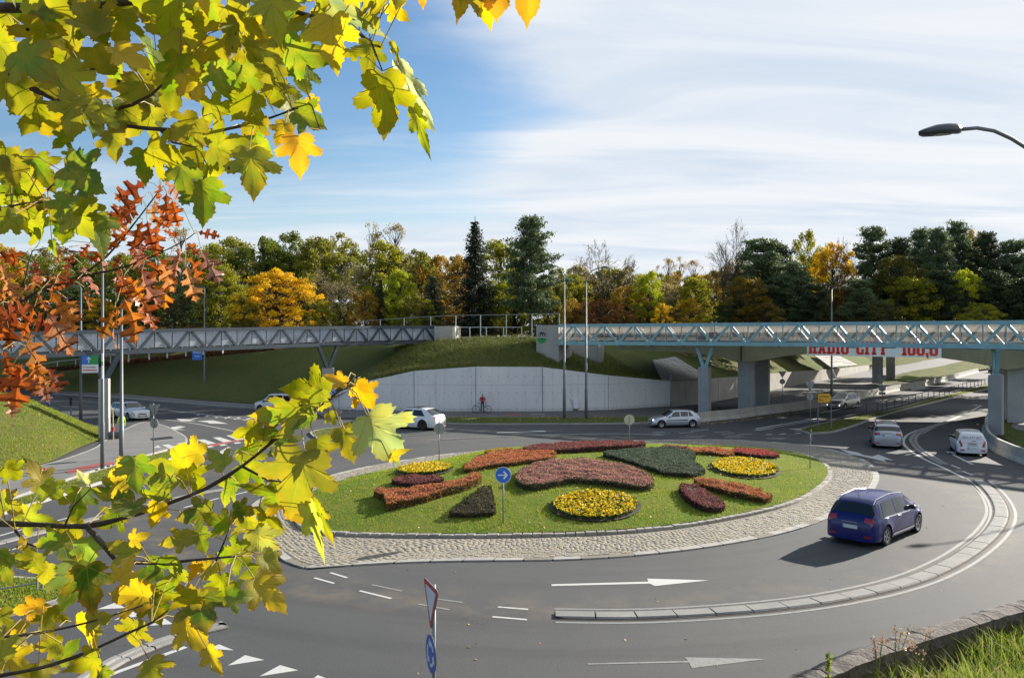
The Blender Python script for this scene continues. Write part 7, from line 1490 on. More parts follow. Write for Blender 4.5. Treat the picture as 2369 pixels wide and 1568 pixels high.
T_ = [  # kind, u, vtop, width, Y, colour, label
 ('d0', -20, 552, 130, 112, YE, 'yellowish tree at the far left edge behind oak leaves'), ('d1', 60, 580, 120, 128, GR_, 'green tree between the left edge and the first lamp post'), ('d2', 140, 588, 140, 118, OL, 'olive tree behind the hanging red oak leaves, far left'), ('d3', 210, 582, 120, 130, GR_, 'green tree left of the near left lamp post'), ('d4', 285, 590, 130, 120, OL, 'olive green tree behind the red oak twigs'),
 ('d0', 350, 572, 130, 130, GR_, 'tall green tree right of the red oak twigs'), ('s0', 420, 528, 110, 140, PB, 'pale thin crowned tree rising above the left wood'), ('d2', 445, 562, 140, 124, OL, 'olive tree behind the straight armed lamp'), ('d1', 500, 560, 110, 138, YG, 'yellow-green tree right of the straight armed lamp'), ('d3', 545, 552, 120, 134, OL, 'olive crown above the round yellow tree, left part'),
 ('d4', 610, 548, 130, 130, GR_, 'dark green crown directly above the round yellow tree'), ('d0', 670, 534, 140, 136, GR_, 'highest green crown of the left wood'), ('d1', 735, 545, 120, 132, OL, 'olive green crown between the round yellow tree and the birches'), ('d2', 790, 536, 130, 138, OL, 'wide olive crown left of the birches'),
 ('s1', 858, 512, 80, 126, PB, 'left pale yellow birch top above the left wood'), ('s0', 915, 518, 100, 128, PB, 'right pale yellow birch top above the left wood'), ('d3', 890, 560, 120, 124, YG, 'yellow-green tree below the birch tops'), ('d4', 960, 578, 130, 130, OL, 'olive tree right of the birches'), ('d0', 1020, 588, 120, 128, OR_, 'orange brown crown left of the tall spruce'), ('d1', 985, 600, 110, 140, YG, 'yellow olive tree half hidden left of the tall spruce'),
 ('r0', 638, 624, 196, 103, OG, 'round bright orange-yellow tree standing behind the grey footbridge'), ('d3', 505, 606, 110, 116, YG, 'yellow-green tree left of the round yellow tree'), ('d2', 395, 640, 130, 108, DG_, 'dark green low tree behind the grey footbridge left of the lamp'), ('d0', 300, 650, 120, 108, GR_, 'low green tree behind the near lamp post'), ('d4', 150, 650, 140, 106, DG_, 'dark low tree behind the left bridge end'), ('d1', 230, 690, 70, 103, YE, 'small yellow bush tree behind the left bridge end'),
 ('b1', 790, 606, 140, 108, PB, 'brownish half bare tree right of the round yellow tree'), ('d1', 925, 622, 86, 106, BY, 'bright yellow-green tree left of the tall spruce'), ('f1', 880, 640, 62, 105, DK, 'small dark spruce before the bright yellow-green tree'), ('d2', 845, 668, 80, 104, OR_, 'orange low tree left of the small dark spruce'), ('d0', 560, 690, 80, 101, OL, 'pale olive shrub left of the round yellow tree'), ('f1', 1000, 632, 110, 105, DK, 'dark green conifer left of the tall spruce'), ('d4', 960, 680, 80, 102, OL, 'olive low tree behind the grey bridge end'), ('d2', 745, 690, 70, 101, YG, 'yellow-green shrub behind the grey bridge railing'),
 ('f0', 1099, 500, 132, 104, (.040, .048, .028), 'tall dark spruce with a pointed crown left of the tall pine'), ('p0', 1226, 490, 150, 103, PN, 'tall blue-green pine between the two footbridges'), ('d3', 1158, 556, 120, 116, YG, 'yellow-green tree between the tall spruce and the tall pine'), ('d0', 1190, 620, 110, 110, BY, 'bright yellow-green low tree behind the tall railing'), ('d4', 1060, 590, 100, 122, OR_, 'orange tinged crown behind the tall spruce'), ('d1', 1130, 660, 90, 106, OL, 'olive undergrowth tree at the foot of the tall spruce'), ('d2', 1265, 640, 90, 112, OL, 'olive tree behind the tall pine trunk'),
 ('d1', 1325, 632, 80, 118, YG, 'yellow-green tree right of the tall pine'), ('b0', 1405, 552, 190, 112, PB, 'large bare tree with fine twigs right of the right lamp'), ('d2', 1390, 690, 130, 104, RU, 'rust brown low tree under the large bare tree'), ('d0', 1325, 690, 70, 103, OR_, 'orange low tree beside the left swan neck lamp'), ('d4', 1450, 660, 90, 108, OR_, 'orange brown low tree right of the large bare tree'), ('d3', 1500, 628, 70, 108, BY, 'bright lime yellow tree right of the large bare tree'), ('s0', 1545, 598, 60, 120, (.34, .22, .07), 'left thin pale orange poplar'), ('s1', 1572, 592, 50, 124, (.36, .24, .07), 'middle thin pale orange poplar'), ('s0', 1605, 602, 60, 122, (.34, .21, .06), 'right thin pale orange poplar'), ('s1', 1522, 612, 40, 126, (.30, .20, .08), 'smallest thin pale poplar beside the lime tree'),
 ('d2', 1560, 650, 100, 114, PB, 'buff coloured low tree under the poplars'), ('d0', 1530, 700, 40, 104, OG, 'small bright orange tree under the lime tree'), ('d1', 1610, 640, 90, 112, YG, 'yellow-green tree right of the poplars'), ('d4', 1600, 690, 90, 104, YE, 'yellow low tree right of the small orange tree'), ('d3', 1345, 655, 90, 124, OR_, 'orange brown tree behind the large bare tree'), ('d0', 1470, 640, 110, 126, PB, 'buff tree behind the lime yellow tree'),
 ('b0', 1700, 505, 130, 110, (.12, .09, .05), 'bare tree top left of the broad dark pine'), ('b1', 1672, 560, 110, 108, (.16, .12, .05), 'half bare brown tree at the left end of the pine wood'), ('p1', 1765, 543, 200, 104, PN, 'broad dark pine at the left of the pine wood'), ('d3', 1725, 640, 90, 97, (.20, .14, .012), 'yellow low tree inside the pine wood, left'), ('d1', 1690, 700, 100, 98, DG_, 'dark low tree at the left of the pine wood'), ('p0', 1840, 600, 130, 100, PN, 'lower pine right of the broad dark pine'),
 ('d0', 1868, 530, 90, 112, YG, 'yellow-green crown between two pines'), ('d4', 1925, 562, 110, 106, OG, 'orange-yellow crown in the middle of the pine wood'), ('b0', 1935, 545, 100, 104, (.1, .08, .04), 'bare twigs before the orange-yellow crown'), ('d2', 1955, 650, 80, 98, (.18, .11, .015), 'orange brown low tree in the pine wood'),
 ('p1', 2020, 514, 140, 112, PN, 'tall spreading pine right of the orange-yellow crown'), ('p2', 2082, 545, 100, 108, DK, 'dark pine just right of the tall spreading pine'), ('p0', 2128, 520, 110, 114, PN, 'middle pine of the right wood'), ('d1', 2075, 590, 120, 102, (.13, .12, .016), 'olive yellow tree before the right pines'), ('d3', 2110, 640, 100, 98, YG, 'yellow-green tree low before the right pines'), ('p1', 1990, 640, 120, 96, PN, 'low blue-green pine before the pine wood'), ('p2', 2170, 522, 100, 106, PN, 'pine to the right of the middle pine'), ('p0', 2216, 503, 120, 112, PN, 'highest pine of the right wood'), ('d0', 2252, 528, 60, 116, YE, 'small yellow crown top between the right pines'), ('p2', 2280, 532, 110, 108, DK, 'dark pine right of the highest pine'), ('d4', 2235, 622, 80, 97, BY, 'lime green tree before the right pines'), ('p1', 2345, 545, 140, 106, PN, 'pine at the right edge'), ('p0', 2400, 530, 140, 112, PN, 'pine just past the right edge'), ('p1', 2175, 620, 140, 98, DK, 'dark low pine beside the lime green tree'), ('p0', 2300, 620, 130, 97, DK, 'dark low pine at the far right'), ('p2', 2370, 640, 120, 95, DK, 'dark low pine at the right edge of the photo'), ('d2', 2270, 700, 90, 92, YG, 'yellow-green bush at the foot of the far right pines'), ('p1', 1890, 650, 110, 97, DK, 'dark low pine behind the slim lamp'), ('p2', 1800, 560, 110, 112, DK, 'dark pine behind the broad dark pine'), ('d0', 2040, 700, 110, 94, (.10, .10, .02), 'olive bush low before the right wood'), ('d1', 1770, 700, 90, 95, (.17, .12, .02), 'ochre bush at the foot of the broad pine'), ('p0', 2480, 560, 160, 108, PN, 'pine well past the right edge')]
fill = random.Random(4)
for i, (u, col, k) in enumerate([(1300, 'YG', 'd0'), (1335, 'PB', 'd3'), (1370, 'OR_', 'd2'), (1412, 'YG', 'd1'), (1452, 'PB', 'd4'), (1492, 'YE', 'd0'), (1530, 'YG', 'd2'), (1568, 'YE', 'd4'), (1602, 'OL', 'd1'), (1640, 'YE', 'd3'), (1672, 'OL', 'd0'), (1705, 'PB', 'd2'), (1745, 'OL', 'd4'), (1880, 'YE', 'd1'), (2060, 'OL', 'd2'), (2150, 'YG', 'd0')]):
    tree(k, u, fill.uniform(612, 636) if u < 1690 else fill.uniform(575, 600), fill.uniform(85, 115), fill.uniform(122, 136), globals()[col], ('olive', 'yellow-green', 'buff', 'golden', 'orange brown')[('OL', 'YG', 'PB', 'YE', 'OR_').index(col)]+' tree in the second row, '+['just right of the tall pine', 'beside the left swan neck lamp', 'behind the large bare tree, left', 'behind the right swan neck lamp', 'behind the large bare tree, right', 'behind the lime yellow tree', 'behind the small poplar', 'behind the middle poplar', 'behind the right poplar', 'right of the poplars', 'left of the half bare brown tree', 'behind the half bare brown tree', 'behind the broad dark pine', 'behind the orange-yellow crown', 'behind the tall spreading pine', 'behind the middle pine'][i])
for t in T_: tree(*t)
# the depth of the wood behind reads as one mass
rows = []
for i in range(46):
    u = -260+62*i; right = u > 1640; k = R.choice(['p0', 'p1', 'f1', 'p2'] if right else ['d0', 'd1', 'd2', 'd3', 'd4']); vt = (572 if u < 1040 else 640 if u < 1640 else 570)+R.uniform(-8, 26)
    rows.append((k, u+R.uniform(-20, 20), vt, 150, 150+R.uniform(-6, 22), PN if right else R.choice([OL, GR_, DG_, RU, OL])))
def mass(rows):
    Vs = []; Fs = []; n = 0; cl = []
    for k, u, vt, w, Y, col in rows:
        cm = PRO[k][1]; Va = np.empty(len(cm.vertices)*3, dtype=np.float32); cm.vertices.foreach_get('co', Va); Va = Va.reshape(-1, 3)[:24000]; h = EYE-(vt-CV)/FP*Y-6.6; s = w/FP*Y/.8; Va = Va*np.array([s, s, h])+np.array([(u-CU)/FP*Y, Y, 6.6]); Vs.append(Va); m = len(Va)//4; Fs.append(np.arange(4*m).reshape(-1, 4)+n); n += 4*m; Vs[-1] = Vs[-1][:4*m]
        # trunks
        x, sz = (u-CU)/FP*Y, .22; b = np.array([[x-sz, Y, 6.5], [x+sz, Y, 6.5], [x+sz*.6, Y, 6.5+h*.6], [x-sz*.6, Y, 6.5+h*.6]]); 
    return np.concatenate(Vs), np.concatenate(Fs)
for nm, sel in (('broadleaf wood seen as one olive mass behind the nearer trees', [r for r in rows if r[0][0] == 'd']), ('conifer wood seen as one dark mass behind the right pines', [r for r in rows if r[0][0] != 'd'])):
    V, F = mass(sel); dec = nm[0] == 'b'
    m = leafmat('wood_'+nm[:4], [(.07, .09, .018), (.13, .14, .02), (.20, .16, .02), (.09, .11, .02)] if dec else [(.035, .06, .04), (.05, .08, .05), (.09, .09, .02)], .3)
    tag(link('wood', npmesh('wood', V, F, m)), nm, kind='stuff')
# undergrowth along the plateau edge
P = np.array([((u-CU)/FP*Y, Y, 6.9+abs(R.gauss(0, .9))) for u, Y in [(R.uniform(-150, 2450), R.uniform(99, 112)) for _ in range(30000)]]); P = P[(np.abs(P[:, 0]/P[:, 1]*FP+CU-1150) > 85)]
V, F = cards(P, .35, ng, up=.4); tag(link('undergrowth', npmesh('undergrowth', V, F, leafmat('undergrowth_leaf', [(.05, .05, .015), (.09, .08, .02), (.14, .09, .02), (.04, .055, .015), (.16, .12, .03)], .35))), 'mixed brown and green undergrowth at the foot of the wood', kind='stuff')
P = np.array([tuple(at(u, v, Y)) for u, v, Y in [(u, 858-(u-100)*.0965+R.uniform(-7, 3), 116-(u-100)*.048) for u in [R.uniform(110, 640) for _ in range(16000)]]]); P[:, 1] += ng.normal(size=len(P))*.4
V, F = cards(P, .16, ng, up=.3); hr = thing('hedge', 'long low russet hedge along the top of the dark left slope', 'hedge', tuple(P.mean(0))); link('leaves', npmesh('leaves', V-P.mean(0), F, leafmat('russet_leaf', [(.12, .045, .02), (.18, .07, .03), (.07, .05, .02)], .3)), hr)
# weeds and dry grass on top of the wall, under the bridge slope
P = np.array([(lambda a, b, t: tuple(Vector(a).lerp(Vector(b), t)+Vector((0, .35+abs(R.gauss(0, .5)), -.0))))(*R.choice([(B0[6], B0[7]), (B0[7], B0[8])]), R.random()) for _ in range(2500)]); V, F = blades(P, .55, .03, ng, 1.); tag(link('dry_grass', npmesh('dry_grass', V, F, leafmat('dry_grass_blade', [(.25, .22, .09), (.14, .15, .04), (.32, .28, .13)], .4), 3)), 'tall dry grass along the left part of the retaining wall top', kind='stuff')
# ------------------------------------------------------------------ foreground maple and oak branches
def leafcol(name, veins, vein_col, rim, spots=True, rough=.5, trans=.66, under=(.62, .72, .45)):
    m, N, L, P = newmat(name); out = N['Material Output']; oi = N.new('ShaderNodeObjectInfo'); base = oi.outputs['Color']; tc = N.new('ShaderNodeTexCoord'); sp = N.new('ShaderNodeSeparateXYZ'); L.new(tc.outputs['Object'], sp.inputs[0])
    rn = oi.outputs['Random']; ad = N.new('ShaderNodeVectorMath'); ad.operation = 'ADD'; cb = N.new('ShaderNodeCombineXYZ'); mr_ = rng_(N, L, rn, 0, 1, 0, 40); L.new(mr_, cb.inputs[0]); L.new(tc.outputs['Object'], ad.inputs[0]); L.new(cb.outputs[0], ad.inputs[1]); src = ad.outputs[0]
    def mt(op, a, b=0., c=0.):
        q = N.new('ShaderNodeMath'); q.operation = op
        for i, x in enumerate((a, b, c)):
            if isinstance(x, (int, float)): q.inputs[i].default_value = x
            else: L.new(x, q.inputs[i])
        return q.outputs[0]
    n1 = tex(N, L, 'ShaderNodeTexNoise', src, 2.6, 4, .6); n2 = tex(N, L, 'ShaderNodeTexNoise', src, 9., 4, .6)
    c = mixc(N, L, rng_(N, L, n1.outputs[0], .42, .66, 0, .55), base, rim[0])
    an = N.new('ShaderNodeAttribute'); an.attribute_name = 'rim'; rr = mt('MULTIPLY', mt('POWER', an.outputs['Fac'], 5.), rng_(N, L, n2.outputs[0], .35, .65)); rr = mt('MULTIPLY', rr, rng_(N, L, rn, .2, 1., .0, 1.)); c = mixc(N, L, rr, c, rim[1])
    # veins: rays from the leaf base, with side ribs
    X, Yc = sp.outputs[0], sp.outputs[1]; best = None
    for a, ox, oy in veins:
        s_, c_ = math.sin(a), math.cos(a); xx = mt('SUBTRACT', X, ox); yy = mt('SUBTRACT', Yc, oy); d = mt('ABSOLUTE', mt('SUBTRACT', mt('MULTIPLY', xx, c_), mt('MULTIPLY', yy, s_))); al = mt('ADD', mt('MULTIPLY', xx, s_), mt('MULTIPLY', yy, c_)); d = mt('ADD', d, rng_(N, L, al, -.02, .0, 1., 0.)); d = mt('ADD', d, mt('MULTIPLY', mt('MAXIMUM', al, 0.), .004))
        w = mt('ABSOLUTE', mt('SUBTRACT', mt('FRACT', mt('MULTIPLY', mt('SUBTRACT', al, mt('MULTIPLY', d, .9)), 9.5)), .5)); best = d if best is None else mt('MINIMUM', best, d); rib = mt('MULTIPLY', rng_(N, L, w, .0, .055, .5, 0.), rng_(N, L, d, .16, .20, 1., 0.)); ribs = rib if a == veins[0][0] and ox == veins[0][1] else mt('MAXIMUM', ribs, rib)
    vm = mt('MAXIMUM', rng_(N, L, best, .006, .014, 1., 0.), mt('MULTIPLY', ribs, .6)); c = mixc(N, L, mt('MULTIPLY', vm, .55), c, vein_col)
    if spots:
        v = N.new('ShaderNodeTexVoronoi'); v.inputs['Scale'].default_value = 2.2; L.new(src, v.inputs['Vector']); c = mixc(N, L, mt('MULTIPLY', rng_(N, L, mt('ADD', v.outputs['Distance'], mt('MULTIPLY', n2.outputs[0], .06)), .10, .125, 1., 0.), rng_(N, L, rn, .62, .66)), c, (.025, .015, .01))
    gm_ = N.new('ShaderNodeNewGeometry'); cu = mixc(N, L, mt('MULTIPLY', gm_.outputs['Backfacing'], .16), c, under)
    L.new(cu, P.inputs['Base Color']); P.inputs['Roughness'].default_value = rough; P.inputs['Specular IOR Level'].default_value = .25
    bp = N.new('ShaderNodeBump'); bp.inputs['Strength'].default_value = .5; bp.inputs['Distance'].default_value = .004; L.new(mt('MULTIPLY', vm, -1.), bp.inputs['Height']); L.new(bp.outputs[0], P.inputs['Normal'])
    tr = N.new('ShaderNodeBsdfTranslucent'); L.new(mixc(N, L, 1., c, (1.15, 1.1, .8), 'MULTIPLY'), tr.inputs[0]); mx = N.new('ShaderNodeMixShader'); mx.inputs[0].default_value = trans; L.new(P.outputs[0], mx.inputs[1]); L.new(tr.outputs[0], mx.inputs[2]); L.new(mx.outputs[0], out.inputs[0])
    return m
# maple outline (x across, y along, base at origin, unit length ~1 to the tip)
half = [(0, 0), (.09, -.055), (.20, -.085), (.31, -.06), (.35, -.005), (.44, .02), (.40, .075), (.47, .12), (.40, .16), (.345, .20), (.42, .235), (.50, .245), (.56, .30), (.64, .335), (.60, .385), (.64, .43), (.575, .45), (.55, .505), (.48, .475), (.42, .50), (.36, .465), (.27, .455), (.235, .475), (.245, .53), (.285, .57), (.255, .63), (.285, .69), (.22, .73), (.20, .79), (.14, .82), (.11, .88), (.06, .92), (.035, .97), (0, 1.04)]
VM = [(0., 0., 0.), (.93, 0., 0.), (-.93, 0., 0.), (1.75, 0., 0.), (-1.75, 0., 0.)]
def maple_leaf(seed):
    rg = random.Random(seed); asym = rg.uniform(.88, 1.12); out = []
    wl = rg.uniform(.78, .96)
    for x, y in half: out.append((x*wl*(1+rg.uniform(-.03, .03)), y+rg.uniform(-.008, .008)))
    L_ = [(-x*asym, y+rg.uniform(-.012, .012)) for x, y in out[1:-1]][::-1]; O = out+L_
    # fine teeth
    T = []
    for i in range(len(O)):
        a, b = O[i], O[(i+1) % len(O)]; T.append(a); mx_, my_ = (a[0]+b[0])/2, (a[1]+b[1])/2; cx, cy = 0, .33; k = 1+rg.uniform(-.025, .03); T.append((cx+(mx_-cx)*k, cy+(my_-cy)*k))
    cup, fold, tipd, twist = rg.uniform(-.3, .5), rg.uniform(.05, .6), rg.uniform(-.3, .8), rg.uniform(-.5, .5); ph = rg.uniform(0, 6)
    def bend(x, y):
        z = cup*(x*x+.6*(y-.35)**2)+fold*math.sqrt(x*x+.004)*.6-tipd*max(0, y-.3)**2+twist*x*(y-.2)+.034*math.sin(9*x+ph)*math.cos(7*y+ph)+.012*math.sin(23*x+2*ph)*abs(x)-.35*max(0, abs(x)-.30)**2*rg_sgn
        return z
    rg_sgn = rg.choice([-1, 1, 1.5])
    V = []; n = len(T); rings = [.0001, .28, .52, .74, .89, 1.]; c0 = (0, .16); att = []
    for s in rings:
        for x, y in T: px, py = c0[0]+(x-c0[0])*s, c0[1]+(y-c0[1])*s; V.append((px, py, bend(px, py))); att.append(s)
    F = []
    for j in range(len(rings)-1): F += [(j*n+i, j*n+(i+1) % n, (j+1)*n+(i+1) % n, (j+1)*n+i) for i in range(n)]
    me = bpy.data.meshes.new('maple_leaf'); me.from_pydata(V, [], F); a = me.attributes.new('rim', 'FLOAT', 'POINT'); a.data.foreach_set('value', att); me.polygons.foreach_set('use_smooth', [True]*len(F)); return me
def oak_leaf(seed):
    rg = random.Random(seed); k = 3.0; half_ = [(0, 0), (.014, .07), (.05, .12), (.12, .15), (.22, .20), (.14, .215), (.075, .26), (.07, .32), (.15, .36), (.27, .375), (.40, .39), (.33, .435), (.41, .51), (.29, .495), (.17, .485), (.09, .53), (.085, .59), (.17, .64), (.27, .665), (.36, .69), (.29, .72), (.31, .80), (.21, .755), (.12, .75), (.075, .79), (.08, .84), (.12, .87), (.17, .915), (.10, .915), (.05, .935), (0, 1.)]
    O = [(x*rg.uniform(.88, 1.1), y+rg.uniform(-.01, .01)) for x, y in half_]; O[0] = (0, 0); O[-1] = (0, 1.); cur, tw, fold, ph = rg.uniform(-.5, .5), rg.uniform(-.6, .6), rg.uniform(0, .5), rg.uniform(0, 6)
    V = []; F = []; att = []; steps = [0., .35, .7, 1.]
    for sgn in (1, -1):
        o = len(V)
        for x, y in O:
            for s in steps: px, py = sgn*x*s, y; V.append((px, py, cur*(py-.4)**2+fold*abs(px)+tw*px*py+.03*math.sin(8*py+ph)*(1+abs(px)*4)-1.2*max(0, abs(px)-.15)**2*cur*4)); att.append(s)
        for i in range(len(O)-1):
            for j in range(3): f = (o+i*4+j, o+(i+1)*4+j, o+(i+1)*4+j+1, o+i*4+j+1); F.append(f if sgn < 0 else f[::-1])
    me = bpy.data.meshes.new('oak_leaf'); me.from_pydata(V, [], F); a = me.attributes.new('rim', 'FLOAT', 'POINT'); a.data.foreach_set('value', att); me.polygons.foreach_set('use_smooth', [True]*len(F)); return me
m_maple = leafcol('maple_leaf', VM, (.30, .30, .04), [(.46, .36, .012), (.45, .14, .012)]); m_oak = leafcol('red_oak_leaf', [(0., 0., 0.)]+[(sg_*.95, 0., y0) for y0 in (.12, .30, .50, .68) for sg_ in (1, -1)], (.14, .03, .01), [(.42, .13, .02), (.34, .06, .015)], spots=False, rough=.30, trans=.42, under=(.50, .26, .19))
ML = [maple_leaf(i) for i in range(14)]; OLf = [oak_leaf(100+i) for i in range(9)]
for me in ML: me.materials.append(m_maple)
for me in OLf: me.materials.append(m_oak)
rl = random.Random(21)
CG = (.15, .26, .006); CYG = (.29, .33, .005); CY = (.55, .40, .004); CO = (.62, .32, .006); COL = (.25, .26, .006); CDG = (.075, .17, .008)
def put_leaf(root, mesh, base, tip, depth, col, wl=1., tilt=None, roll=None, name='leaf', face=None):
    """leaf from base to tip given as photo points at a distance; plane roughly facing the camera, tilted"""
    B_ = at(base[0], base[1], depth); d2 = depth+(tilt if tilt is not None else rl.uniform(-.035, .035)); T = at(tip[0], tip[1], d2); y = T-B_; Lh = y.length; y.normalize()
    to = (Vector((0, 0, EYE))-B_).normalized(); z = (to-y*to.dot(y)).normalized(); z = Quaternion(y, roll if roll is not None else rl.gauss(0, .55)) @ z
    if face is None: face = rl.random() < .72
    if not face: z = -z
    x = y.cross(z); o = link(name, mesh, root); Mx = Matrix((x, y, z)).transposed().to_4x4(); Mx.translation = B_-ORG[root.name]; o.matrix_local = Mx; o.scale = (Lh*wl, Lh, Lh); j = rl.uniform(.82, 1.15); o.color = (col[0]*j*rl.uniform(.92, 1.08), col[1]*j, col[2]*rl.uniform(.6, 1.6), 1); return B_
def branch(root, px, depth, r0, r1, name='branch'):
    ds = depth if isinstance(depth, (list, tuple)) else [depth]*len(px); P = crs([at(u, v, d) for (u, v), d in zip(px, ds)], .05); n = len(P); rs = [(r0+(r1-r0)*i/(n-1))*(1+.12*math.sin(i*1.7)+(.22 if i % 7 == 3 else 0)) for i in range(n)]; mb = MB(); mb.tube(P, rs, 9); mb.build(name, M['barkf'], root, smooth=True); return P
def pull(c1, c2, c3, w): return rl.choices((c1, c2, c3), w)[0]
pet = mat('leaf_stalk', (.30, .14, .05), .6, col2=(.25, .26, .05), vs=20)
def petiole(mb, a, b, r=.0016):
    d = (b-a); m = a+d*.5+Vector((0, 0, .12*d.length)); mb.tube([a, m, b], [r*1.1, r, r*1.2], 5)
def spread(root, BP, explicit, poly, n, dist, size, cols, depth, meshes, down=.8, wl=1., maxstalk=.30):
    """explicit leaves then a blue-noise fill of the polygon; stalks run back to the nearest branch"""
    ctr = []; mb = MB(); allP = [p for P in BP for p in P]
    def stalk(b):
        q = min(allP, key=lambda p: (p-b).length)
        if (q-b).length < maxstalk: petiole(mb, q-ORG[root.name]+ORG[root.name], b)
    cnt = 0
    for e in explicit:
        (bu, bv, tu, tv), c = e[:4], e[4]; wl_ = e[5] if len(e) > 5 else wl; dd = depth+rl.uniform(-.18, .10)
        b = put_leaf(root, rl.choice(meshes), (bu, bv), (tu, tv), dd, c, wl_, roll=rl.gauss(0, .25), face=(rl.random() < .8)); stalk(b); ctr.append(((bu+tu)/2, (bv+tv)/2)); cnt += 1
    xs = [p[0] for p in poly]; ys = [p[1] for p in poly]; k = 0; add = 0
    while add < n and k < n*200:
        k += 1; u, v = rl.uniform(min(xs), max(xs)), rl.uniform(min(ys), max(ys))
        if not inpoly(poly, u, v) or any((u-a)**2+(v-b)**2 < dist*dist for a, b in ctr): continue
        Lp = rl.uniform(*size); a = rl.gauss(0, .75) if rl.random() < down else rl.uniform(-PI, PI); du, dv = math.sin(a)*Lp/2, math.cos(a)*Lp/2
        b = put_leaf(root, rl.choice(meshes), (u-du, v-dv), (u+du, v+dv), depth+rl.uniform(-.30, .30), rl.choice(cols), wl); stalk(b); ctr.append((u, v)); add += 1
    mb.build('leaf_stalks', pet, root)['kind'] = 'stuff'
    return cnt+add
# --- upper maple
mt_ = thing('maple_tree', 'yellow-green maple whose branches hang across the upper left of the sky', 'maple tree', (-3.2, 1.7, 5.2))
BU = [branch(mt_, [(-900, -120), (-300, 30), (-40, 20), (150, 17), (300, 5), (420, -20)], [2.3, 2.5, 2.6, 2.6, 2.6, 2.7], .030, .008), branch(mt_, [(-900, 60), (-300, 120), (0, 183), (60, 200), (160, 245), (260, 285), (380, 300), (520, 300), (590, 285), (640, 268)], [2.3, 2.5, 2.55, 2.55, 2.55, 2.55, 2.5, 2.5, 2.5, 2.5], .018, .0035),
      branch(mt_, [(60, 200), (140, 205), (200, 170), (300, 105)], 2.55, .009, .004), branch(mt_, [(440, -60), (560, -15), (640, 15), (760, 50), (830, 80), (880, 110)], [2.7, 2.65, 2.6, 2.6, 2.55, 2.5], .012, .0035), branch(mt_, [(160, 245), (260, 255), (350, 220), (420, 150)], 2.5, .007, .003), branch(mt_, [(370, 300), (400, 330), (450, 340)], 2.5, .005, .002), branch(mt_, [(110, 10), (150, 55), (180, 68)], 2.6, .006, .003), branch(mt_, [(-300, 430), (-40, 445), (40, 445), (110, 440), (150, 400)], [2.3, 2.5, 2.55, 2.55, 2.55], .010, .002), branch(mt_, [(690, 250), (640, 268), (720, 240), (740, 300)], 2.5, .003, .002), branch(mt_, [(860, 100), (885, 165), (920, 150), (945, 200)], 2.5, .0025, .0012)]
mb = MB(); mb.tube([(-3.4, 1.5, 4.9), (-3.3, 1.6, 6.5), (-3.0, 1.8, 8.0), (-2.9, 1.9, 9.5)], [.12, .09, .06, .03], 10); mb.tube([(-3.28, 1.62, 6.6), (-2.3, 2.1, 7.35), BU[0][0]], [.05, .04, .03], 8); mb.tube([(-3.28, 1.62, 6.4), (-2.4, 2.1, 7.1), BU[1][0]], [.05, .035, .027], 8); mb.tube([(-3.28, 1.62, 6.2), (-2.0, 2.2, 6.9), BU[7][0]], [.03, .02, .01], 8); mb.tube([BU[0][0], (-1.2, 2.5, 8.3), BU[3][0]], [.02, .016, .012], 8); mb.build('trunk', M['bark'], mt_, smooth=True)
EXU = [(105, 54, 83, 156, COL, 1.25), (261, 308, 270, 379, COL), (332, 348, 334, 430, CG), (468, 417, 475, 529, CG), (577, 348, 593, 460, CYG), (690, 315, 695, 414, CO), (518, 348, 490, 415, CYG), (417, 373, 431, 464, CG), (770, 42, 773, 167, CY), (410, 50, 384, 149, CYG, 1.2), (560, 80, 580, 218, COL, 1.2), (508, 92, 520, 190, COL), (694, 138, 702, 236, CG), (631, 190, 649, 262, CYG), (210, 196, 218, 268, CY), (91, 232, 54, 323, COL), (160, 312, 122, 345, CG), (152, 385, 245, 448, CDG, 1.35), (54, 455, 73, 548, COL), (175, 455, 205, 520, CG), (217, 500, 247, 560, CYG), (22, 363, 36, 435, COL), (76, 368, 120, 435, CG), (425, 172, 475, 248, CY), (682, 258, 758, 296, CG), (859, 98, 850, 174, CYG), (885, 172, 894, 334, CYG, .85), (958, 250, 992, 361, CYG, .45), (925, 150, 1012, 316, (.50, .58, .36), .26), (766, 16, 900, 92, (.22, .34, .16), .40), (901, 10, 945, 50, CY), (1068, -60, 1067, 45, CY), (1095, -60, 1100, 20, COL), (1124, -50, 1124, 57, CY), (1150, -60, 1148, 52, CO), (1222, -60, 1221, 56, CO), (640, 60, 700, 130, COL), (735, -30, 752, 30, CYG), (800, 120, 860, 130, CYG, .5), (975, -40, 977, 14, CO, .7), (905, 98, 930, 150, CYG, .4), (120, 556, 132, 598, CG, .45), (660, 285, 640, 340, CY), (470, 180, 430, 215, CY), (850, 30, 880, 70, COL), (600, 265, 560, 320, COL), (175, 350, 150, 385, CG), (640, 150, 600, 215, COL), (715, 225, 745, 262, CO, .8)]
polyU = [(-40, -30), (930, -30), (900, 60), (840, 85), (740, 60), (725, 120), (700, 230), (745, 300), (730, 330), (670, 300), (620, 330), (590, 370), (520, 400), (490, 470), (430, 410), (370, 400), (320, 330), (240, 330), (200, 290), (130, 280), (60, 280), (30, 210), (110, 170), (20, 130), (-40, 60)]
spread(mt_, BU, EXU, polyU, 72, 45, (84, 122), [CG, COL, COL, COL, CYG, CYG, CG, COL, CYG, CY], 2.52, ML, wl=1.)
mU2 = thing('maple_tree', 'small spray of yellow-green maple leaves at the left edge above the red oak', 'maple tree', (-3.4, 2.4, 5.)); BU2 = [branch(mU2, [(-700, 640), (-300, 560), (-60, 500), (60, 470), (150, 470)], [2.5, 2.5, 2.5, 2.5, 2.5], .012, .002)]
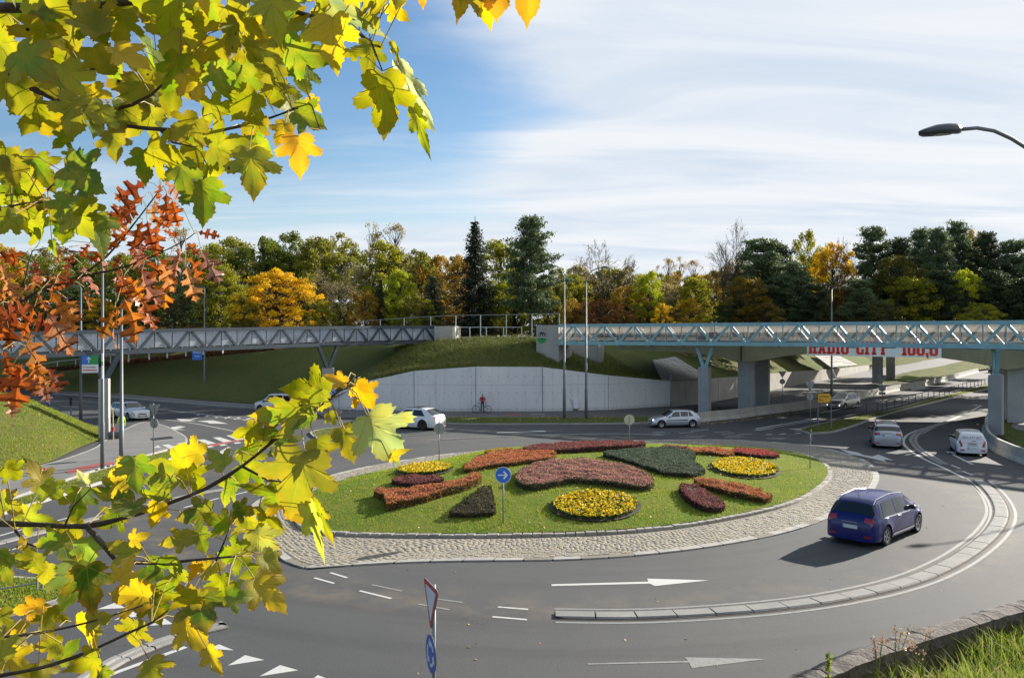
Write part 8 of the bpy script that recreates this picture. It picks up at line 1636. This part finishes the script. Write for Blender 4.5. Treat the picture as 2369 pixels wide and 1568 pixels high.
mb = MB(); mb.tube([(-3.4, 2.4, 4.6), (-2.9, 2.45, 6.2), BU2[0][0]], [.04, .025, .012], 8); mb.build('trunk', M['bark'], mU2, smooth=True)
spread(mU2, BU2, [], [(-40, 370), (90, 380), (120, 440), (170, 470), (240, 500), (225, 560), (120, 570), (60, 530), (-40, 520)], 16, 32, (66, 95), [CG, COL, CYG, CYG], 2.5, ML)
# --- lower maple
ml = thing('maple_tree', 'young yellow maple reaching up from the lower left in front of the road', 'maple tree', (-3.0, 1.9, 4.6))
BL = [branch(ml, [(-900, 1330), (-300, 1225), (-40, 1212), (90, 1213), (200, 1217), (320, 1188), (400, 1160), (480, 1128), (560, 1078), (620, 1030), (700, 965), (760, 925), (800, 890), (822, 868)], [2.3, 2.4, 2.5, 2.5, 2.5, 2.5, 2.5, 2.5, 2.5, 2.5, 2.5, 2.5, 2.5, 2.5], .0145, .003), branch(ml, [(200, 1217), (240, 1260), (265, 1292), (350, 1302), (450, 1295), (545, 1286)], 2.45, .008, .003), branch(ml, [(-900, 1700), (-300, 1610), (0, 1562), (120, 1537), (220, 1500), (300, 1462), (350, 1440), (405, 1400)], [2.3, 2.4, 2.45, 2.45, 2.45, 2.45, 2.45, 2.45], .013, .003), branch(ml, [(560, 1078), (620, 1110), (680, 1117)], 2.5, .0045, .002), branch(ml, [(35, 1225), (60, 1255), (95, 1267)], 2.4, .005, .003), branch(ml, [(500, 1296), (520, 1250), (530, 1225)], 2.45, .003, .0015), branch(ml, [(620, 1030), (640, 1000), (690, 975)], 2.5, .004, .002), branch(ml, [(150, 1215), (170, 1170), (210, 1130)], 2.45, .003, .0015)]
mb = MB(); mb.tube([(-3.2, 1.8, 4.3), (-3.0, 1.9, 5.3), BL[0][0]], [.07, .05, .028], 10); mb.tube([(-3.15, 1.82, 4.6), (-2.8, 1.95, 5.2), BL[2][0]], [.04, .03, .02], 8); mb.build('trunk', M['bark'], ml, smooth=True)
EXL = [(850, 962, 918, 1075, (.36, .46, .12), 1.0), (900, 1060, 938, 1035, CY, .5), (756, 915, 652, 893, CYG), (745, 900, 716, 945, CYG), (822, 893, 872, 945, CO), (800, 885, 745, 867, CO, .7), (822, 893, 835, 868, CYG, .6), (850, 905, 865, 950, (.40, .16, .03), .8), (712, 940, 566, 975, CG, .62), (470, 1052, 392, 1035, CY, .9), (598, 992, 520, 1003, CYG, .8), (610, 990, 650, 1010, CDG), (732, 1015, 745, 1080, COL, 1.2), (790, 990, 818, 1070, COL), (760, 955, 780, 985, CYG), (705, 1045, 664, 1205, COL, 1.1), (648, 1120, 702, 1215, CY), (712, 1165, 757, 1297, (.42, .55, .05), .34), (720, 1160, 772, 1262, CYG, .32), (560, 1050, 655, 1005, CG, .5), (450, 1090, 330, 1075, CYG, .7), (308, 1105, 222, 1102, CY, .8), (400, 1098, 330, 1115, CG, .8), (300, 1130, 196, 1150, CDG, .8), (390, 1140, 305, 1150, CG, .7), (490, 1180, 400, 1200, CDG, .8), (590, 1225, 640, 1300, (.40, .42, .08)), (600, 1170, 655, 1230, CYG, .6), (440, 1240, 362, 1262, COL, .7), (300, 1250, 340, 1235, CY, .9), (180, 1300, 158, 1425, (.30, .44, .02), 1.15), (200, 1310, 215, 1420, CDG, 1.), (200, 1245, 212, 1308, (.26, .42, .03)), (140, 1235, 158, 1310, CG), (350, 1380, 240, 1372, CY, .8), (440, 1375, 465, 1415, COL), (588, 1337, 662, 1420, CY, .9), (510, 1330, 512, 1390, CYG), (455, 1300, 440, 1345, CO, .8), (360, 1350, 370, 1446, CG), (455, 1372, 475, 1465, CDG, 1.1), (420, 1430, 480, 1510, CY), (480, 1500, 512, 1562, CY, .7), (345, 1525, 360, 1590, COL), (235, 1545, 260, 1590, CG), (100, 1400, 15, 1418, CO, .7), (60, 1440, 20, 1475, CY, .8), (40, 1190, 130, 1215, (.36, .48, .03), .8), (10, 1080, 60, 1112, CYG), (100, 1120, 150, 1160, (.34, .46, .03)), (200, 1120, 175, 1085, (.5, .5, .30), .7), (0, 1150, 45, 1190, CYG), (5, 1290, 20, 1350, CG), (60, 1265, 40, 1240, CY), (530, 1215, 470, 1195, CG), (660, 1150, 560, 1120, CG, .5), (800, 1000, 850, 1010, CYG, .5)]
polyL = [(-40, 1080), (120, 1090), (330, 1080), (420, 1100), (560, 1010), (640, 980), (740, 910), (800, 900), (800, 1010), (720, 1060), (690, 1190), (640, 1180), (640, 1300), (560, 1380), (440, 1370), (380, 1330), (220, 1330), (200, 1400), (130, 1350), (-40, 1330)]
spread(ml, BL, EXL, polyL, 34, 46, (54, 84), [CG, COL, COL, COL, CYG, CY, CDG, CG], 2.5, ML, down=.45)
m3 = thing('maple_tree', 'lowest yellow maple twig running up from the bottom left corner', 'maple tree', (-2.8, 2.0, 4.4)); B3_ = [branch(m3, [(-600, 1500), (-200, 1480), (40, 1470), (200, 1440), (330, 1400)], 2.4, .008, .002)]
mb = MB(); mb.tube([(-2.9, 1.9, 4.2), (-2.6, 2.1, 5.0), B3_[0][0]], [.03, .02, .009], 8); mb.build('trunk', M['bark'], m3, smooth=True)
spread(m3, B3_, [], [(-40, 1400), (60, 1420), (200, 1410), (330, 1400), (430, 1380), (420, 1450), (330, 1500), (200, 1540), (90, 1600), (-40, 1600)], 16, 44, (60, 88), [COL, CYG, CY, COL, CG], 2.42, ML, down=.4)
# --- red oak
ok = thing('oak_tree', 'rust red oak twigs with pointed lobed leaves hanging at the left', 'oak tree', (-4.5, 3.0, 4.4))
RD_ = (.46, .105, .018); RDD = (.30, .055, .014); ORG_ = (.62, .21, .025); PK = (.52, .25, .16)
BO = [branch(ok, [(-400, 760), (-100, 730), (30, 705), (100, 668), (180, 640), (250, 590), (320, 505), (372, 437)], 3.4, .010, .0025), branch(ok, [(180, 640), (280, 620), (360, 590), (430, 555), (450, 540)], 3.4, .005, .002), branch(ok, [(30, 705), (60, 640), (75, 580), (120, 572)], 3.4, .004, .002), branch(ok, [(-400, 900), (-60, 780), (20, 760), (60, 800), (90, 840)], 3.3, .007, .002), branch(ok, [(-40, 30), (10, 40), (30, 60)], 3.4, .004, .002)]
mb = MB(); mb.tube([(-4.6, 2.9, 3.9), (-4.3, 3.0, 5.5), (-4.0, 3.1, 7.0), (-3.9, 3.2, 8.6)], [.09, .07, .05, .02], 10); mb.tube([(-4.2, 3.05, 6.1), BO[0][0]], [.03, .011], 8); mb.tube([(-4.25, 3.05, 5.8), BO[3][0]], [.02, .008], 8); mb.tube([(-3.95, 3.15, 8.0), (-3., 3.3, 8.6), BO[4][0]], [.02, .01, .005], 8); mb.build('trunk', M['bark'], ok, smooth=True)
s3 = lambda a, b: (a/3.122, 379+b/3.122)
EO = [((1190, 110), (1290, 250), PK), ((1150, 140), (1150, 260), RD_), ((1200, 200), (1215, 440), RD_), ((1240, 250), (1290, 440), RD_), ((1060, 130), (850, 245), RDD), ((1050, 230), (820, 370), RDD), ((1000, 300), (810, 430), RD_), ((1100, 245), (1110, 440), PK), ((1080, 300), (1200, 345), RD_), ((960, 400), (820, 480), ORG_), ((1030, 400), (950, 620), RDD), ((1060, 400), (1110, 600), RDD), ((1100, 400), (1225, 455), RD_), ((1130, 430), (1130, 650), RD_), ((1020, 500), (1010, 710), RDD), ((930, 470), (790, 600), RD_), ((1170, 480), (1285, 515), RDD), ((1420, 490), (1575, 525), RDD), ((1340, 565), (1430, 650), RD_), ((1300, 590), (1270, 800), PK), ((1345, 660), (1465, 830), RD_), ((1450, 610), (1572, 835), PK), ((1340, 730), (1410, 975), PK), ((1230, 680), (1060, 850), RDD), ((1190, 780), (1190, 1020), ORG_), ((1180, 800), (1280, 880), RD_), ((1000, 750), (1110, 990), PK), ((920, 800), (985, 1010), ORG_), ((860, 740), (850, 940), RDD), ((710, 590), (740, 770), PK), ((650, 570), (590, 660), RDD), ((590, 725), (690, 940), (.50, .2, .08)), ((620, 900), (640, 1050), ORG_), ((840, 1010), (830, 1310), ORG_), ((910, 960), (1000, 1275), ORG_), ((1010, 940), (1110, 1175), RD_), ((830, 1040), (740, 1240), (.38, .16, .02)), ((200, 640), (10, 680), RDD), ((250, 690), (280, 870), RD_), ((200, 740), (90, 810), ORG_), ((0, 700), (80, 940), PK), ((440, 780), (370, 900), RD_), ((500, 770), (430, 900), RDD), ((360, 905), (540, 1190), ORG_), ((480, 970), (545, 1185), (.5, .22, .1)), ((270, 935), (340, 1060), ORG_), ((180, 880), (80, 1000), (.5, .25, .12)), ((100, 1000), (60, 1310), RDD), ((330, 1060), (510, 1350), PK), ((250, 1030), (180, 1220), RD_), ((170, 1190), (290, 1480), (.5, .2, .09)), ((20, 1340), (60, 1480), RD_), ((100, 1440), (70, 1590), ORG_), ((250, 1440), (340, 1590), ORG_), ((500, 600), (400, 700), (.40, .2, .1)), ((540, 640), (470, 760), RDD), ((780, 560), (740, 640), RDD), ((880, 650), (820, 740), RDD), ((760, 620), (660, 700), RD_), ((560, 830), (480, 880), RDD), ((0, 640), (120, 720), RD_), ((0, 1000), (10, 1250), RD_), ((60, 860), (0, 980), ORG_)]
mb = MB(); allO = [p for P in BO for p in P]
for a, b, c in EO:
    b = (a[0]+(b[0]-a[0])*1.13, a[1]+(b[1]-a[1])*1.13)
    Bp = put_leaf(ok, rl.choice(OLf), s3(*a), s3(*b), 3.35+rl.uniform(-.25, .2), c, .70, name='leaf', roll=rl.gauss(0, .45), face=(c is not PK)); q = min(allO, key=lambda p: (p-Bp).length)
    if (q-Bp).length < .4: petiole(mb, q, Bp, .0013)
for (bu, bv, tu, tv), c in (((46, 838, 36, 950), RD_), ((92, 842, 114, 932), (.5, .22, .1)), ((78, 845, 82, 918), ORG_), ((22, 918, 28, 968), PK), ((60, 838, 10, 905), RD_), ((70, 840, 100, 880), ORG_), ((10, 10, 30, 80), RD_), ((5, 30, 0, 110), RDD), ((28, 50, 50, 78), RD_), ((-5, 90, 8, 150), RD_)): put_leaf(ok, rl.choice(OLf), (bu, bv), (tu, tv), 3.3, c, .85)
for _ in range(8):
    P = rl.choice(BO[:4]); p = rl.choice(P); u = CU+p.x/p.y*FP; v = CV+(EYE-p.z)/p.y*FP
    if u < -60: continue
    u += rl.gauss(0, 28); v += rl.uniform(-5, 60); a = rl.gauss(0, .5); Lp = rl.uniform(60, 95); put_leaf(ok, rl.choice(OLf), (u, v), (u+math.sin(a)*Lp, v+math.cos(a)*Lp), 3.4+rl.uniform(-.3, .3), rl.choice([RD_, RDD, ORG_, RD_, PK]), .85)
mb.build('leaf_stalks', pet, ok)['kind'] = 'stuff'
# parent the whole: matrix updates
bpy.context.view_layer.update()
